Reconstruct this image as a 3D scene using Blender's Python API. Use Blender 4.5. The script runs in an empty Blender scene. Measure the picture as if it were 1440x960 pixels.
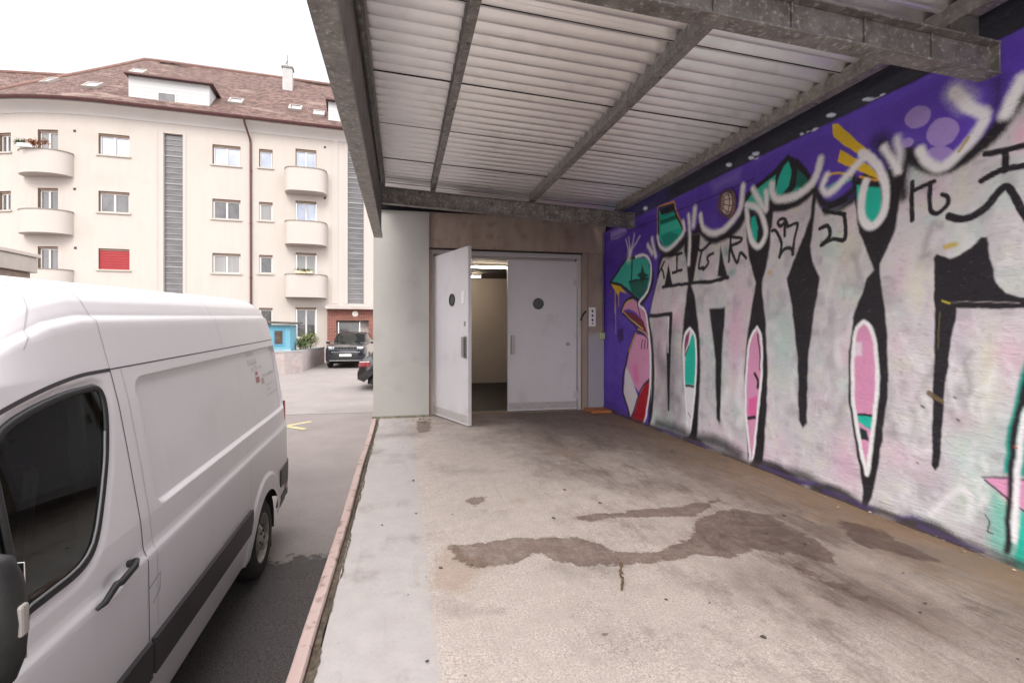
import bpy, bmesh, math, random
import numpy as np
from mathutils import Vector, Matrix
R = math.radians
SC = bpy.context.scene
COL = SC.collection
random.seed(7)

# ------------------------------------------------------------ camera
TH = math.atan(156/700.)
cd = bpy.data.cameras.new('camera'); cam = bpy.data.objects.new('camera', cd); COL.objects.link(cam)
cam.location = (0, 0, 1.22); cam.rotation_euler = (R(90), 0, -TH)
cd.sensor_width = 36; cd.lens = 36*700/1440.; cd.shift_y = -13/1440.
cd.clip_start = .05; cd.clip_end = 2000
SC.camera = cam

# ------------------------------------------------------------ light
EXPOSURE = 1.67
SUN_EL, SUN_AZ = 40, 192      # from behind and left of the camera
w = bpy.data.worlds.new('World'); SC.world = w; w.use_nodes = True
nt = w.node_tree; nt.nodes.clear(); N = nt.nodes.new; L = nt.links.new
out = N('ShaderNodeOutputWorld'); bg = N('ShaderNodeBackground'); bg.inputs[1].default_value = .12
sky = N('ShaderNodeTexSky'); sky.sky_type = 'NISHITA'; sky.sun_disc = False
sky.sun_elevation = R(SUN_EL); sky.sun_rotation = R(SUN_AZ)
tc = N('ShaderNodeTexCoord'); mp = N('ShaderNodeMapping'); mp.inputs['Scale'].default_value = (1, 1, 2.2); mp.inputs['Location'].default_value = (1.34, .14, .16)
no = N('ShaderNodeTexNoise'); no.inputs['Scale'].default_value = 1.6; no.inputs['Detail'].default_value = 3.5; no.inputs['Roughness'].default_value = .5
cr = N('ShaderNodeValToRGB'); cr.color_ramp.elements[0].position = .30; cr.color_ramp.elements[0].color = (.85, .85, .85, 1); cr.color_ramp.elements[1].position = .5; cr.color_ramp.elements[1].color = (1, 1, 1, 1)
cl = N('ShaderNodeValToRGB'); cl.color_ramp.elements[0].position = .30; cl.color_ramp.elements[0].color = (2.9, 3.1, 3.2, 1); cl.color_ramp.elements[1].position = .66; cl.color_ramp.elements[1].color = (9.6, 9.2, 9.3, 1)
mx = N('ShaderNodeMix'); mx.data_type = 'RGBA'
L(tc.outputs['Generated'], mp.inputs[0]); L(mp.outputs[0], no.inputs['Vector']); L(no.outputs[0], cr.inputs[0]); L(no.outputs[0], cl.inputs[0])
L(cr.outputs[0], mx.inputs[0]); L(sky.outputs[0], mx.inputs[6]); L(cl.outputs[0], mx.inputs[7]); L(mx.outputs[2], bg.inputs[0]); L(bg.outputs[0], out.inputs[0])
sd = bpy.data.lights.new('sun', 'SUN'); sd.energy = .8; sd.angle = R(25); sd.color = (1, .95, .88)
so = bpy.data.objects.new('sun', sd); COL.objects.link(so)
sdir = Vector((math.sin(R(SUN_AZ))*math.cos(R(SUN_EL)), math.cos(R(SUN_AZ))*math.cos(R(SUN_EL)), math.sin(R(SUN_EL))))
so.rotation_euler = sdir.to_track_quat('Z', 'Y').to_euler(); so.location = (-10, -10, 20)
SC.view_settings.view_transform = 'Standard'; SC.view_settings.look = 'None'; SC.view_settings.gamma = 1; SC.view_settings.use_curve_mapping = False
SC.view_settings.exposure = EXPOSURE

# ------------------------------------------------------------ materials
def lin(c): return tuple((v/12.92 if v <= .04045 else ((v+.055)/1.055)**2.4) for v in [x/255. for x in c])
def mat(name, c1, c2=None, scale=4, rough=.6, metal=0, bump=0, bscale=60, streak=None, spec=.5, c3=None, s3=30, coat=0, rvar=0, bdist=.01, contrast=.5):
    """two-tone noisy principled material in object space; streak=(sx,sy,sz) stretches the noise"""
    m = bpy.data.materials.new(name); m.use_nodes = True; t = m.node_tree; P = t.nodes['Principled BSDF']
    n = t.nodes.new; l = t.links.new
    P.inputs['Roughness'].default_value = rough; P.inputs['Metallic'].default_value = metal
    P.inputs['Specular IOR Level'].default_value = spec; P.inputs['Coat Weight'].default_value = coat
    P.inputs['Base Color'].default_value = (*c1, 1)
    co = n('ShaderNodeTexCoord'); ma = n('ShaderNodeMapping'); l(co.outputs['Object'], ma.inputs[0])
    if streak: ma.inputs['Scale'].default_value = streak
    if c2:
        no = n('ShaderNodeTexNoise'); no.inputs['Scale'].default_value = scale; no.inputs['Detail'].default_value = 8; no.inputs['Roughness'].default_value = .62
        l(ma.outputs[0], no.inputs['Vector'])
        r = n('ShaderNodeValToRGB'); r.color_ramp.elements[0].position = .5-contrast*.4; r.color_ramp.elements[1].position = .5+contrast*.4
        r.color_ramp.elements[0].color = (*c1, 1); r.color_ramp.elements[1].color = (*c2, 1); l(no.outputs[0], r.inputs[0])
        src = r.outputs[0]
        if c3:
            n3 = n('ShaderNodeTexNoise'); n3.inputs['Scale'].default_value = s3; n3.inputs['Detail'].default_value = 4; l(co.outputs['Object'], n3.inputs['Vector'])
            r3 = n('ShaderNodeValToRGB'); r3.color_ramp.elements[0].position = .55; r3.color_ramp.elements[1].position = .72; r3.color_ramp.elements[0].color = (0, 0, 0, 1); r3.color_ramp.elements[1].color = (1, 1, 1, 1)
            l(n3.outputs[0], r3.inputs[0]); mm = n('ShaderNodeMix'); mm.data_type = 'RGBA'; l(r3.outputs[0], mm.inputs[0]); l(src, mm.inputs[6]); mm.inputs[7].default_value = (*c3, 1); src = mm.outputs[2]
        l(src, P.inputs['Base Color'])
        if rvar:
            mr = n('ShaderNodeMapRange'); mr.inputs[3].default_value = rough-rvar; mr.inputs[4].default_value = rough+rvar; l(no.outputs[0], mr.inputs[0]); l(mr.outputs[0], P.inputs['Roughness'])
    if bump:
        nb = n('ShaderNodeTexNoise'); nb.inputs['Scale'].default_value = bscale; nb.inputs['Detail'].default_value = 5; l(co.outputs['Object'], nb.inputs['Vector'])
        b = n('ShaderNodeBump'); b.inputs['Strength'].default_value = bump; b.inputs['Distance'].default_value = bdist; l(nb.outputs[0], b.inputs['Height']); l(b.outputs[0], P.inputs['Normal'])
    return m
def emis(name, c, s):
    m = mat(name, c); P = m.node_tree.nodes['Principled BSDF']; P.inputs['Emission Color'].default_value = (*c, 1); P.inputs['Emission Strength'].default_value = s; return m

# ------------------------------------------------------------ mesh helpers
SPLIT = {'panel_seam', 'door_gap', 'rear_bumper', 'tube_holder', 'bolt', 'mud_flap', 'tail_light', 'chrome_strip', 'roof_rail', 'vent_hole', 'pilaster', 'wiper', 'underbody', 'logo_print', 'lap_shadow'}
class MB:
    def __init__(s): s.v = []; s.f = []; s.uv = {}
    def add(s, vs, fs, uv=None):
        b = len(s.v); s.v += [tuple(p) for p in vs]
        for i, f in enumerate(fs):
            if uv: s.uv[len(s.f)] = uv[i]
            s.f.append(tuple(b+k for k in f))
        return s
    def box(s, x0, x1, y0, y1, z0, z1, M=None):
        vs = [Vector((x, y, z)) for z in (z0, z1) for y in (y0, y1) for x in (x0, x1)]
        if M is not None: vs = [M @ p for p in vs]
        return s.add(vs, [(0, 2, 3, 1), (4, 5, 7, 6), (0, 1, 5, 4), (2, 6, 7, 3), (0, 4, 6, 2), (1, 3, 7, 5)])
    def quad(s, *p, uv=None): return s.add(p, [tuple(range(len(p)))], [uv] if uv else None)
    def prism(s, poly, d, M=None):
        """poly: list of 3D points (planar), extruded by vector d"""
        d = Vector(d); a = [Vector(p) for p in poly]; n = len(a); vs = a+[p+d for p in a]
        if M is not None: vs = [M @ p for p in vs]
        return s.add(vs, [tuple(range(n))[::-1], tuple(range(n, 2*n))]+[(i, (i+1) % n, n+(i+1) % n, n+i) for i in range(n)])
    def tube(s, path, r, seg=8, cap=True):
        path = [Vector(p) for p in path]; rs = r if isinstance(r, (list, tuple)) else [r]*len(path); b = len(s.v); up = None
        for i, p in enumerate(path):
            t = (path[min(i+1, len(path)-1)]-path[max(i-1, 0)]).normalized()
            if up is None: up = t.orthogonal().normalized()
            up = (up-t*up.dot(t)).normalized(); q = t.cross(up)
            for k in range(seg):
                a = 2*math.pi*k/seg; s.v.append(tuple(p+(up*math.cos(a)+q*math.sin(a))*rs[i]))
        for i in range(len(path)-1):
            for k in range(seg): s.f.append((b+i*seg+k, b+i*seg+(k+1) % seg, b+(i+1)*seg+(k+1) % seg, b+(i+1)*seg+k))
        if cap: s.f.append(tuple(b+k for k in range(seg))[::-1]); s.f.append(tuple(b+(len(path)-1)*seg+k for k in range(seg)))
        return s
    def lathe(s, prof, M, seg=32):
        """prof: (radius, axial) pairs round local z; M places it"""
        b = len(s.v); n = len(prof)
        for k in range(seg):
            a = 2*math.pi*k/seg
            for r_, z_ in prof: s.v.append(tuple(M @ Vector((r_*math.cos(a), r_*math.sin(a), z_))))
        for k in range(seg):
            for i in range(n-1):
                k2 = (k+1) % seg; s.f.append((b+k*n+i, b+k2*n+i, b+k2*n+i+1, b+k*n+i+1))
        return s
    def pieces(s):
        """split into loose pieces (shared vertices only)"""
        par = list(range(len(s.v)))
        def fnd(a):
            while par[a] != a: par[a] = par[par[a]]; a = par[a]
            return a
        for f in s.f:
            for k in f[1:]: par[fnd(k)] = fnd(f[0])
        out = {}
        for i, f in enumerate(s.f): out.setdefault(fnd(f[0]), []).append(i)
        res = []
        for ids in out.values():
            q = MB(); mp = {}
            for i in ids:
                for k in s.f[i]:
                    if k not in mp: mp[k] = len(q.v); q.v.append(s.v[k])
                if i in s.uv: q.uv[len(q.f)] = s.uv[i]
                q.f.append(tuple(mp[k] for k in s.f[i]))
            res.append(q)
        return res
    def build(s, name, m, parent=None, smooth=False, bevel=0, angle=40):
        if name in SPLIT:
            P_ = s.pieces()
            if len(P_) > 1: return [q.build(name, m, parent, smooth, bevel, angle) for q in P_]
            s = P_[0]
        used = set(k for f in s.f for k in f)
        if len(used) < len(s.v):
            idx = {k: i for i, k in enumerate(sorted(used))}; s.v = [s.v[k] for k in sorted(used)]; s.f = [tuple(idx[k] for k in f) for f in s.f]
        me = bpy.data.meshes.new(name); me.from_pydata(s.v, [], s.f)
        if s.uv:
            ul = me.uv_layers.new(name='UVMap')
            for p in me.polygons:
                if p.index in s.uv:
                    for li, u in zip(p.loop_indices, s.uv[p.index]): ul.data[li].uv = u
        bm = bmesh.new(); bm.from_mesh(me)
        if smooth: bmesh.ops.remove_doubles(bm, verts=bm.verts, dist=1e-5)
        bmesh.ops.recalc_face_normals(bm, faces=bm.faces); bm.to_mesh(me); bm.free(); me.validate()
        me.materials.append(m); o = bpy.data.objects.new(name, me); COL.objects.link(o)
        if smooth:
            me.polygons.foreach_set('use_smooth', [True]*len(me.polygons)); me.set_sharp_from_angle(angle=R(angle))
        if bevel:
            bv = o.modifiers.new('bevel', 'BEVEL'); bv.width = bevel; bv.segments = 2; bv.limit_method = 'ANGLE'; bv.angle_limit = R(50)
        if parent is not None: o.parent = parent
        return o
def tag(o, label=None, cat=None, group=None, kind=None):
    if label: o['label'] = label
    if cat: o['category'] = cat
    if group: o['group'] = group
    if kind: o['kind'] = kind
    return o
def thing(name, label, cat, loc=(0, 0, 0), rz=0, group=None):
    o = bpy.data.objects.new(name, None); COL.objects.link(o); o.location = loc; o.rotation_euler = (0, 0, rz); o.empty_display_size = .2
    return tag(o, label, cat, group)
def T(x, y, z): return Matrix.Translation((x, y, z))
RX = lambda a: Matrix.Rotation(a, 4, 'X')
RY = lambda a: Matrix.Rotation(a, 4, 'Y')
RZ = lambda a: Matrix.Rotation(a, 4, 'Z')

# ------------------------------------------------------------ palette
GALV = mat('galvanised', (.20, .19, .175), (.42, .395, .37), 14, .5, .55, .25, 90, c3=(.52, .5, .47), s3=45, contrast=.45)
GALVD = mat('galvanised_dark', (.12, .11, .10), (.26, .245, .23), 9, .55, .5, .2, 70, streak=(1, 1, 1))
SHEET = mat('corrugated_zinc', (.86, .86, .865), (.93, .93, .935), 2, .32, .78, .04, 60, c3=(.80, .79, .79), s3=5)
PLAST = mat('grey_green_plaster', (.365, .35, .33), (.395, .38, .36), 1.2, .85, 0, .2, 120, c3=(.345, .33, .31), s3=3)
BROWNC = mat('brown_concrete', (.34, .26, .21), (.44, .35, .29), 3, .85, 0, .3, 60, streak=(2.5, 2.5, .6), c3=(.29, .21, .165), s3=5)
DOORM = mat('grey_door_paint', (.60, .575, .59), (.64, .615, .63), 2, .42, 0, .08, 18, c3=(.56, .53, .55), s3=3)
FRAMEM = mat('grey_frame_paint', (.50, .47, .48), (.55, .52, .53), 4, .5, 0, .1, 50)
VOID = mat('shade_black', (.006, .005, .008), (.010, .008, .012), 3, .9, spec=.1)  # near-black, stands for shade in the gaps at the roof edges
DARK = mat('dark_interior', (.03, .025, .02), (.05, .04, .035), 3, .8)
BLACK = mat('black_plastic', (.012, .012, .013), (.02, .02, .021), 20, .45, 0, .15, 300)
RUB = mat('black_rubber', (.014, .014, .014), (.03, .028, .026), 12, .8, 0, .3, 80)
ROOMW = mat('room_wall_paint', (.44, .38, .33), (.48, .42, .37), 1.5, .8)
STEEL = mat('brushed_steel', (.34, .32, .31), None, rough=.35, metal=.5)
WHITE = mat('white_enamel', (.75, .74, .73), (.8, .79, .78), 10, .4)
SLABE = mat('dock_side_concrete', (.22, .20, .18), (.32, .29, .27), 3, .9, 0, .5, 50)
GRAF=[
('p',(30,26,34),0.05,1.0,0,[(5.915,-0.361),(5.933,0.918),(5.93,1.401),(5.836,1.673),(5.709,1.907),(5.639,2.1119999999999997),(5.553,2.214),(5.356,2.219),(5.171,2.2889999999999997),(5.068,2.327),(4.914,2.347),(4.78,2.36),(4.678,2.28),(4.532,2.2239999999999998),(4.338,2.2239999999999998),(4.168,2.288),(4.067,2.38),(3.999,2.351),(3.86,2.2249999999999996),(3.729,2.198),(3.712,2.323),(3.565,2.307),(3.413,2.3219999999999996),(3.264,2.3899999999999997),(3.237,2.3),(3.171,2.175),(3.046,2.167),(2.928,2.1999999999999997),(2.855,2.267),(2.713,2.266),(2.577,2.227),(2.541,2.3649999999999998),(2.478,2.296),(2.393,2.252),(2.293,2.2329999999999997),(2.199,2.252),(2.093,2.3299999999999996),(2.011,2.405),(1.934,2.502),(1.898,2.5829999999999997),(1.861,2.6719999999999997),(1.0,2.57),(-2.2,2.57),(-2.14,-0.1),(7.06,-0.1)]),
('p','SILVER',0.02,1.0,0,[(5.855,-0.361),(5.873,0.918),(5.93,1.331),(5.836,1.603),(5.709,1.837),(5.639,2.042),(5.553,2.144),(5.356,2.149),(5.171,2.219),(5.068,2.257),(4.914,2.277),(4.78,2.29),(4.678,2.21),(4.532,2.154),(4.338,2.154),(4.168,2.218),(4.067,2.31),(3.999,2.281),(3.86,2.155),(3.729,2.128),(3.712,2.253),(3.565,2.237),(3.413,2.252),(3.264,2.32),(3.237,2.23),(3.171,2.105),(3.046,2.097),(2.928,2.13),(2.855,2.197),(2.713,2.196),(2.577,2.157),(2.541,2.295),(2.478,2.226),(2.393,2.182),(2.293,2.163),(2.199,2.182),(2.093,2.26),(2.011,2.335),(1.934,2.432),(1.898,2.513),(1.861,2.602),(1.0,2.5),(-2.2,2.5),(-2.2,-0.1),(7.0,-0.1)]),
('e',(232,170,205),0.5,4.199,1.2,0.229,0.615),
('e',(190,225,215),0.6,4.473,0.982,0.162,0.577),
('e',(232,190,215),0.5,3.952,0.098,0.563,0.259),
('e',(180,222,212),0.45,3.605,1.202,0.209,0.54),
('e',(236,180,205),0.6,5.277,1.445,0.155,0.333),
('e',(236,170,200),0.6,5.639,1.105,0.157,0.53),
('e',(232,232,205),0.5,2.986,1.821,0.177,0.257),
('e',(190,225,215),0.5,3.107,1.894,0.101,0.265),
('e',(232,180,210),0.6,2.986,0.28,0.177,0.257),
('e',(240,236,205),0.5,2.478,1.517,0.105,0.222),
('e',(190,226,216),0.45,2.199,0.602,0.146,0.323),
('e',(238,236,205),0.6,2.093,1.014,0.074,0.273),
('e',(236,186,200),0.4,2.236,0.717,0.112,0.123),
('e',(236,186,206),0.8,1.949,2.243,0.043,0.096),
('e',(190,225,215),0.5,2.5,2.188,0.062,0.178),
('e',(215,205,220),0.5,2.312,1.207,0.157,0.252),
('e',(244,196,216),0.35,1.996,1.096,0.094,0.225),
('e',(200,230,222),0.5,1.996,0.645,0.094,0.225),
('e',(236,190,215),0.35,2.615,0.42,0.286,0.139),
('e',(60,170,150),0.6,4.262,1.801,0.075,0.048),
('e',(90,170,150),0.5,4.349,2.03,0.055,0.084),
('e',(210,170,60),0.8,3.746,1.741,0.034,0.025),
('s',(250,250,248),0.0353,0.0501,0.5480615037072821,1,[(4.044,0.757),(4.14,0.772),(4.168,0.586),(4.083,0.454),(4.162,0.351)]),
('s',(250,250,248),0.014,0.0466,0.48175556511596396,1,[(3.919,2.274),(3.883,2.244),(3.942,2.258),(3.998,2.105),(3.878,1.926)]),
('s',(250,250,248),0.0199,0.0268,0.4525117125998255,1,[(2.556,1.17),(2.56,1.183),(2.505,1.071),(2.499,1.05),(2.449,0.988)]),
('s',(160,154,160),0.0246,0.0374,0.34351882784950477,1,[(3.298,0.777),(3.365,0.742),(3.303,0.774),(3.393,0.669),(3.438,0.587)]),
('s',(246,244,248),0.0183,0.0276,0.3832436370070924,1,[(2.551,0.27),(2.534,0.23),(2.575,0.173),(2.563,0.1),(2.603,0.061)]),
('s',(250,250,248),0.0079,0.0304,0.38669894037025293,1,[(2.781,1.953),(2.718,1.919),(2.786,1.9),(2.849,1.77),(2.882,1.683)]),
('s',(236,230,238),0.0088,0.0198,0.30281893990186937,1,[(1.987,0.943),(1.949,0.887),(1.922,0.874),(1.948,0.833),(1.979,0.8)]),
('s',(236,230,238),0.0427,0.0715,0.591185642368288,1,[(5.234,-0.225),(5.293,-0.276),(5.474,-0.574),(5.509,-0.597),(5.722,-0.624)]),
('s',(160,154,160),0.0143,0.0292,0.3110607554444555,1,[(2.717,0.647),(2.742,0.665),(2.695,0.651),(2.627,0.582),(2.667,0.568)]),
('s',(236,230,238),0.0164,0.0373,0.5673076493919638,1,[(3.272,0.095),(3.21,0.048),(3.299,0.003),(3.35,-0.021),(3.404,-0.182)]),
('s',(206,200,212),0.0311,0.0401,0.5773732114556183,1,[(3.683,0.506),(3.578,0.419),(3.497,0.318),(3.598,0.249),(3.613,0.08)]),
('s',(246,244,248),0.0307,0.0409,0.38402428320446713,1,[(3.591,0.15),(3.56,0.019),(3.554,-0.083),(3.513,-0.092),(3.424,-0.228)]),
('s',(160,154,160),0.0229,0.029,0.3655624392584262,1,[(2.662,0.894),(2.646,0.795),(2.678,0.674),(2.627,0.595),(2.632,0.543)]),
('s',(206,200,212),0.0301,0.0679,0.5675250080876917,1,[(5.575,2.666),(5.4,2.642),(5.264,2.425),(5.105,2.281),(4.954,2.244)]),
('s',(206,200,212),0.0196,0.0252,0.3890815343805155,1,[(2.334,0.775),(2.388,0.788),(2.377,0.74),(2.335,0.679),(2.376,0.641)]),
('s',(206,200,212),0.0283,0.0395,0.4097647313307404,1,[(3.55,-0.096),(3.56,-0.108),(3.457,-0.122),(3.404,-0.247),(3.424,-0.236)]),
('s',(250,250,248),0.0149,0.0196,0.3529052824677346,1,[(1.935,0.651),(1.939,0.588),(1.903,0.536),(1.868,0.505),(1.899,0.445)]),
('s',(160,154,160),0.0302,0.0543,0.4562143770875957,1,[(4.518,0.824),(4.505,0.632),(4.436,0.682),(4.497,0.577),(4.502,0.433)]),
('s',(206,200,212),0.017,0.0398,0.5602578263878697,1,[(3.308,1.081),(3.371,0.936),(3.474,0.953),(3.389,0.881),(3.308,0.764)]),
('s',(236,230,238),0.0104,0.025,0.5818571836620304,1,[(2.307,0.875),(2.347,0.778),(2.363,0.699),(2.405,0.705),(2.447,0.597)]),
('s',(206,200,212),0.0128,0.0489,0.5848176503655453,1,[(4.244,0.219),(4.133,0.263),(4.092,0.094),(4.14,0.033),(4.234,-0.168)]),
('s',(246,244,248),0.0079,0.0227,0.4437392048732858,1,[(2.224,1.473),(2.177,1.47),(2.169,1.422),(2.162,1.311),(2.136,1.196)]),
('s',(250,250,248),0.0122,0.0217,0.4589282333771493,1,[(2.121,0.53),(2.105,0.437),(2.087,0.342),(2.112,0.289),(2.139,0.251)]),
('s',(250,250,248),0.0168,0.0345,0.41659387712902407,1,[(3.168,1.766),(3.085,1.726),(3.096,1.647),(3.14,1.511),(3.147,1.436)]),
('s',(160,154,160),0.0519,0.0674,0.5333756805947887,1,[(5.368,0.486),(5.167,0.374),(5.231,0.177),(5.061,0.037),(5.068,-0.101)]),
('s',(236,230,238),0.0358,0.052,0.3616465263778321,1,[(4.522,0.901),(4.378,0.911),(4.288,0.788),(4.274,0.591),(4.347,0.491)]),
('s',(246,244,248),0.0117,0.0204,0.5081285744963544,1,[(2.014,1.084),(1.981,1.021),(1.971,0.959),(2.0,0.959),(2.007,0.963)]),
('s',(250,250,248),0.0199,0.0265,0.3985266212454371,1,[(2.439,0.788),(2.481,0.674),(2.483,0.69),(2.524,0.568),(2.555,0.525)]),
('s',(206,200,212),0.0093,0.0364,0.5733057701257085,1,[(3.396,1.388),(3.321,1.415),(3.233,1.413),(3.298,1.28),(3.236,1.266)]),
('s',(160,154,160),0.0191,0.0313,0.5735211752879319,1,[(2.92,1.766),(2.883,1.634),(2.855,1.536),(2.88,1.537),(2.875,1.533)]),
('s',(250,250,248),0.0307,0.0426,0.3249928658268336,1,[(3.723,-0.046),(3.7,-0.01),(3.669,-0.021),(3.587,-0.105),(3.631,-0.277)]),
('s',(206,200,212),0.0267,0.047,0.4793618262805185,1,[(4.044,1.28),(3.917,1.308),(3.964,1.236),(3.847,1.062),(3.929,1.088)]),
('s',(236,230,238),0.0278,0.0453,0.4866765483195975,1,[(3.976,1.336),(3.902,1.162),(3.852,1.174),(3.735,1.029),(3.733,1.066)]),
('s',(206,200,212),0.0351,0.0724,0.3518595175719935,1,[(5.447,1.458),(5.458,1.465),(5.523,1.242),(5.408,1.042),(5.501,0.97)]),
('s',(160,154,160),0.0271,0.0341,0.3827835254326877,1,[(3.035,0.695),(3.033,0.621),(3.07,0.608),(3.036,0.584),(3.085,0.517)]),
('s',(236,230,238),0.0149,0.0245,0.3938331486733465,1,[(2.371,0.653),(2.332,0.637),(2.319,0.626),(2.317,0.647),(2.344,0.623)]),
('s',(206,200,212),0.0175,0.0212,0.3499407315854257,1,[(2.037,0.722),(2.019,0.621),(2.041,0.609),(2.028,0.53),(2.015,0.555)]),
('s',(246,244,248),0.0314,0.0455,0.5403701220029897,1,[(4.004,2.218),(3.88,2.162),(3.863,2.045),(3.763,2.048),(3.681,2.03)]),
('s',(246,244,248),0.0214,0.0266,0.5052353403114813,1,[(2.545,0.662),(2.528,0.573),(2.494,0.471),(2.435,0.486),(2.405,0.511)]),
('s',(206,200,212),0.0087,0.0198,0.42899982946450343,1,[(1.967,0.45),(1.95,0.389),(1.921,0.406),(1.946,0.402),(1.948,0.351)]),
('s',(206,200,212),0.026,0.0392,0.5833079790126692,1,[(3.327,0.035),(3.391,-0.023),(3.432,-0.076),(3.358,-0.21),(3.323,-0.242)]),
('s',(250,250,248),0.0393,0.0548,0.5406499886352387,1,[(4.281,-0.364),(4.369,-0.356),(4.467,-0.557),(4.393,-0.729),(4.394,-0.698)]),
('s',(250,250,248),0.0228,0.054,0.46748781067358225,1,[(4.433,1.841),(4.481,1.888),(4.417,1.808),(4.341,1.608),(4.275,1.592)]),
('s',(206,200,212),0.0072,0.0218,0.3128047856702831,1,[(2.106,0.336),(2.103,0.335),(2.093,0.278),(2.083,0.203),(2.129,0.148)]),
('s',(250,250,248),0.033,0.0551,0.5895344418383164,1,[(4.323,0.656),(4.381,0.531),(4.486,0.47),(4.43,0.381),(4.287,0.211)]),
('s',(236,230,238),0.0384,0.0643,0.3154306982577432,1,[(5.334,0.235),(5.182,0.163),(5.047,0.214),(4.996,0.215),(5.134,0.078)]),
('s',(236,230,238),0.0143,0.0229,0.5280883519705352,1,[(2.242,1.862),(2.197,1.762),(2.186,1.706),(2.21,1.726),(2.213,1.624)]),
('s',(246,244,248),0.0244,0.034,0.5366716479797414,1,[(2.927,1.322),(2.986,1.184),(3.062,1.15),(3.045,1.009),(3.069,1.001)]),
('s',(206,200,212),0.0385,0.0698,0.42721851035539465,1,[(5.331,-0.007),(5.468,-0.037),(5.371,-0.194),(5.564,-0.216),(5.385,-0.415)]),
('s',(206,200,212),0.0265,0.0604,0.40181050225721693,1,[(4.884,0.104),(4.835,0.019),(4.817,-0.122),(4.983,-0.24),(5.129,-0.259)]),
('s',(250,250,248),0.035,0.0431,0.3457831409381664,1,[(3.848,1.252),(3.813,1.274),(3.703,1.275),(3.641,1.191),(3.658,1.161)]),
('s',(206,200,212),0.0251,0.0386,0.5176852105519494,1,[(3.488,-0.118),(3.499,-0.293),(3.395,-0.34),(3.493,-0.46),(3.396,-0.441)]),
('s',(236,230,238),0.0092,0.0212,0.5590116446458281,1,[(2.005,1.021),(2.022,0.999),(2.04,0.977),(2.067,0.931),(2.087,0.9)]),
('s',(206,200,212),0.0084,0.0238,0.5752167491141924,1,[(2.286,0.436),(2.321,0.438),(2.268,0.471),(2.321,0.352),(2.377,0.26)]),
('s',(160,154,160),0.0325,0.0392,0.4302526466931816,1,[(3.449,0.831),(3.421,0.671),(3.435,0.599),(3.468,0.62),(3.535,0.559)]),
('s',(206,200,212),0.0128,0.0255,0.5192621628000333,1,[(2.41,0.239),(2.428,0.205),(2.407,0.238),(2.423,0.14),(2.414,0.092)]),
('s',(250,250,248),0.0193,0.0399,0.3927103196587026,1,[(3.376,0.836),(3.435,0.859),(3.48,0.864),(3.489,0.743),(3.435,0.6)]),
('s',(236,230,238),0.0141,0.0241,0.4865215729851644,1,[(2.312,1.524),(2.279,1.494),(2.293,1.444),(2.339,1.399),(2.286,1.365)]),
('s',(250,250,248),0.0171,0.0217,0.43189224694197587,1,[(2.055,1.014),(2.099,0.911),(2.087,0.842),(2.111,0.836),(2.113,0.735)]),
('s',(236,230,238),0.0127,0.0314,0.5150794117488162,1,[(2.921,0.733),(2.852,0.622),(2.863,0.586),(2.805,0.494),(2.851,0.455)]),
('s',(246,244,248),0.0202,0.0295,0.5006558025662855,1,[(2.829,0.106),(2.789,0.009),(2.721,-0.098),(2.687,-0.116),(2.685,-0.216)]),
('s',(250,250,248),0.0164,0.0482,0.5451297983408865,1,[(3.954,1.133),(3.916,1.131),(4.044,0.941),(3.945,0.914),(4.068,0.75)]),
('s',(206,200,212),0.0082,0.0237,0.35888054521105595,1,[(2.207,1.07),(2.254,1.083),(2.26,1.0),(2.245,0.993),(2.214,1.01)]),
('s',(246,244,248),0.0137,0.0225,0.37918081528567654,1,[(2.179,1.162),(2.134,1.115),(2.151,1.101),(2.161,1.105),(2.136,1.0)]),
('s',(246,244,248),0.0538,0.0724,0.5176440214495249,1,[(5.136,1.626),(5.325,1.453),(5.521,1.291),(5.74,1.11),(5.807,0.856)]),
('s',(160,154,160),0.0109,0.0235,0.4696677970126222,1,[(2.235,0.899),(2.202,0.793),(2.242,0.79),(2.277,0.742),(2.239,0.695)]),
('s',(236,230,238),0.0391,0.0492,0.5886155608936603,1,[(3.99,0.985),(4.125,0.922),(4.107,0.751),(4.168,0.559),(4.08,0.573)]),
('s',(160,154,160),0.0174,0.0271,0.4941292685189115,1,[(2.51,0.729),(2.491,0.66),(2.53,0.537),(2.525,0.553),(2.549,0.562)]),
('s',(236,230,238),0.0493,0.0726,0.4803316642737075,1,[(5.542,1.08),(5.421,1.098),(5.534,1.023),(5.521,0.99),(5.714,0.92)]),
('s',(206,200,212),0.0135,0.0258,0.45886693668968037,1,[(2.44,1.525),(2.399,1.471),(2.429,1.351),(2.469,1.262),(2.417,1.258)]),
('s',(160,154,160),0.0237,0.0579,0.34608858774303936,1,[(4.65,0.76),(4.646,0.585),(4.663,0.54),(4.523,0.42),(4.439,0.268)]),
('s',(250,250,248),0.0154,0.0254,0.34750913541699296,1,[(2.47,0.86),(2.414,0.8),(2.396,0.72),(2.4,0.703),(2.372,0.718)]),
('s',(250,250,248),0.0149,0.0335,0.36211009181064646,1,[(2.991,0.877),(3.044,0.843),(3.023,0.802),(3.08,0.738),(3.05,0.717)]),
('s',(246,244,248),0.0088,0.0273,0.3154617563755437,1,[(2.616,0.676),(2.579,0.619),(2.547,0.516),(2.544,0.489),(2.511,0.364)]),
('s',(160,154,160),0.0145,0.0259,0.4102650511104758,1,[(2.425,0.943),(2.443,0.91),(2.433,0.876),(2.478,0.822),(2.42,0.735)]),
('s',(250,250,248),0.0191,0.031,0.3603048696637427,1,[(2.831,1.162),(2.861,1.028),(2.836,1.032),(2.837,0.935),(2.828,0.805)]),
('s',(160,154,160),0.0194,0.0247,0.5460785503135888,1,[(2.348,1.067),(2.386,0.962),(2.336,0.975),(2.29,0.859),(2.254,0.847)]),
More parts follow.
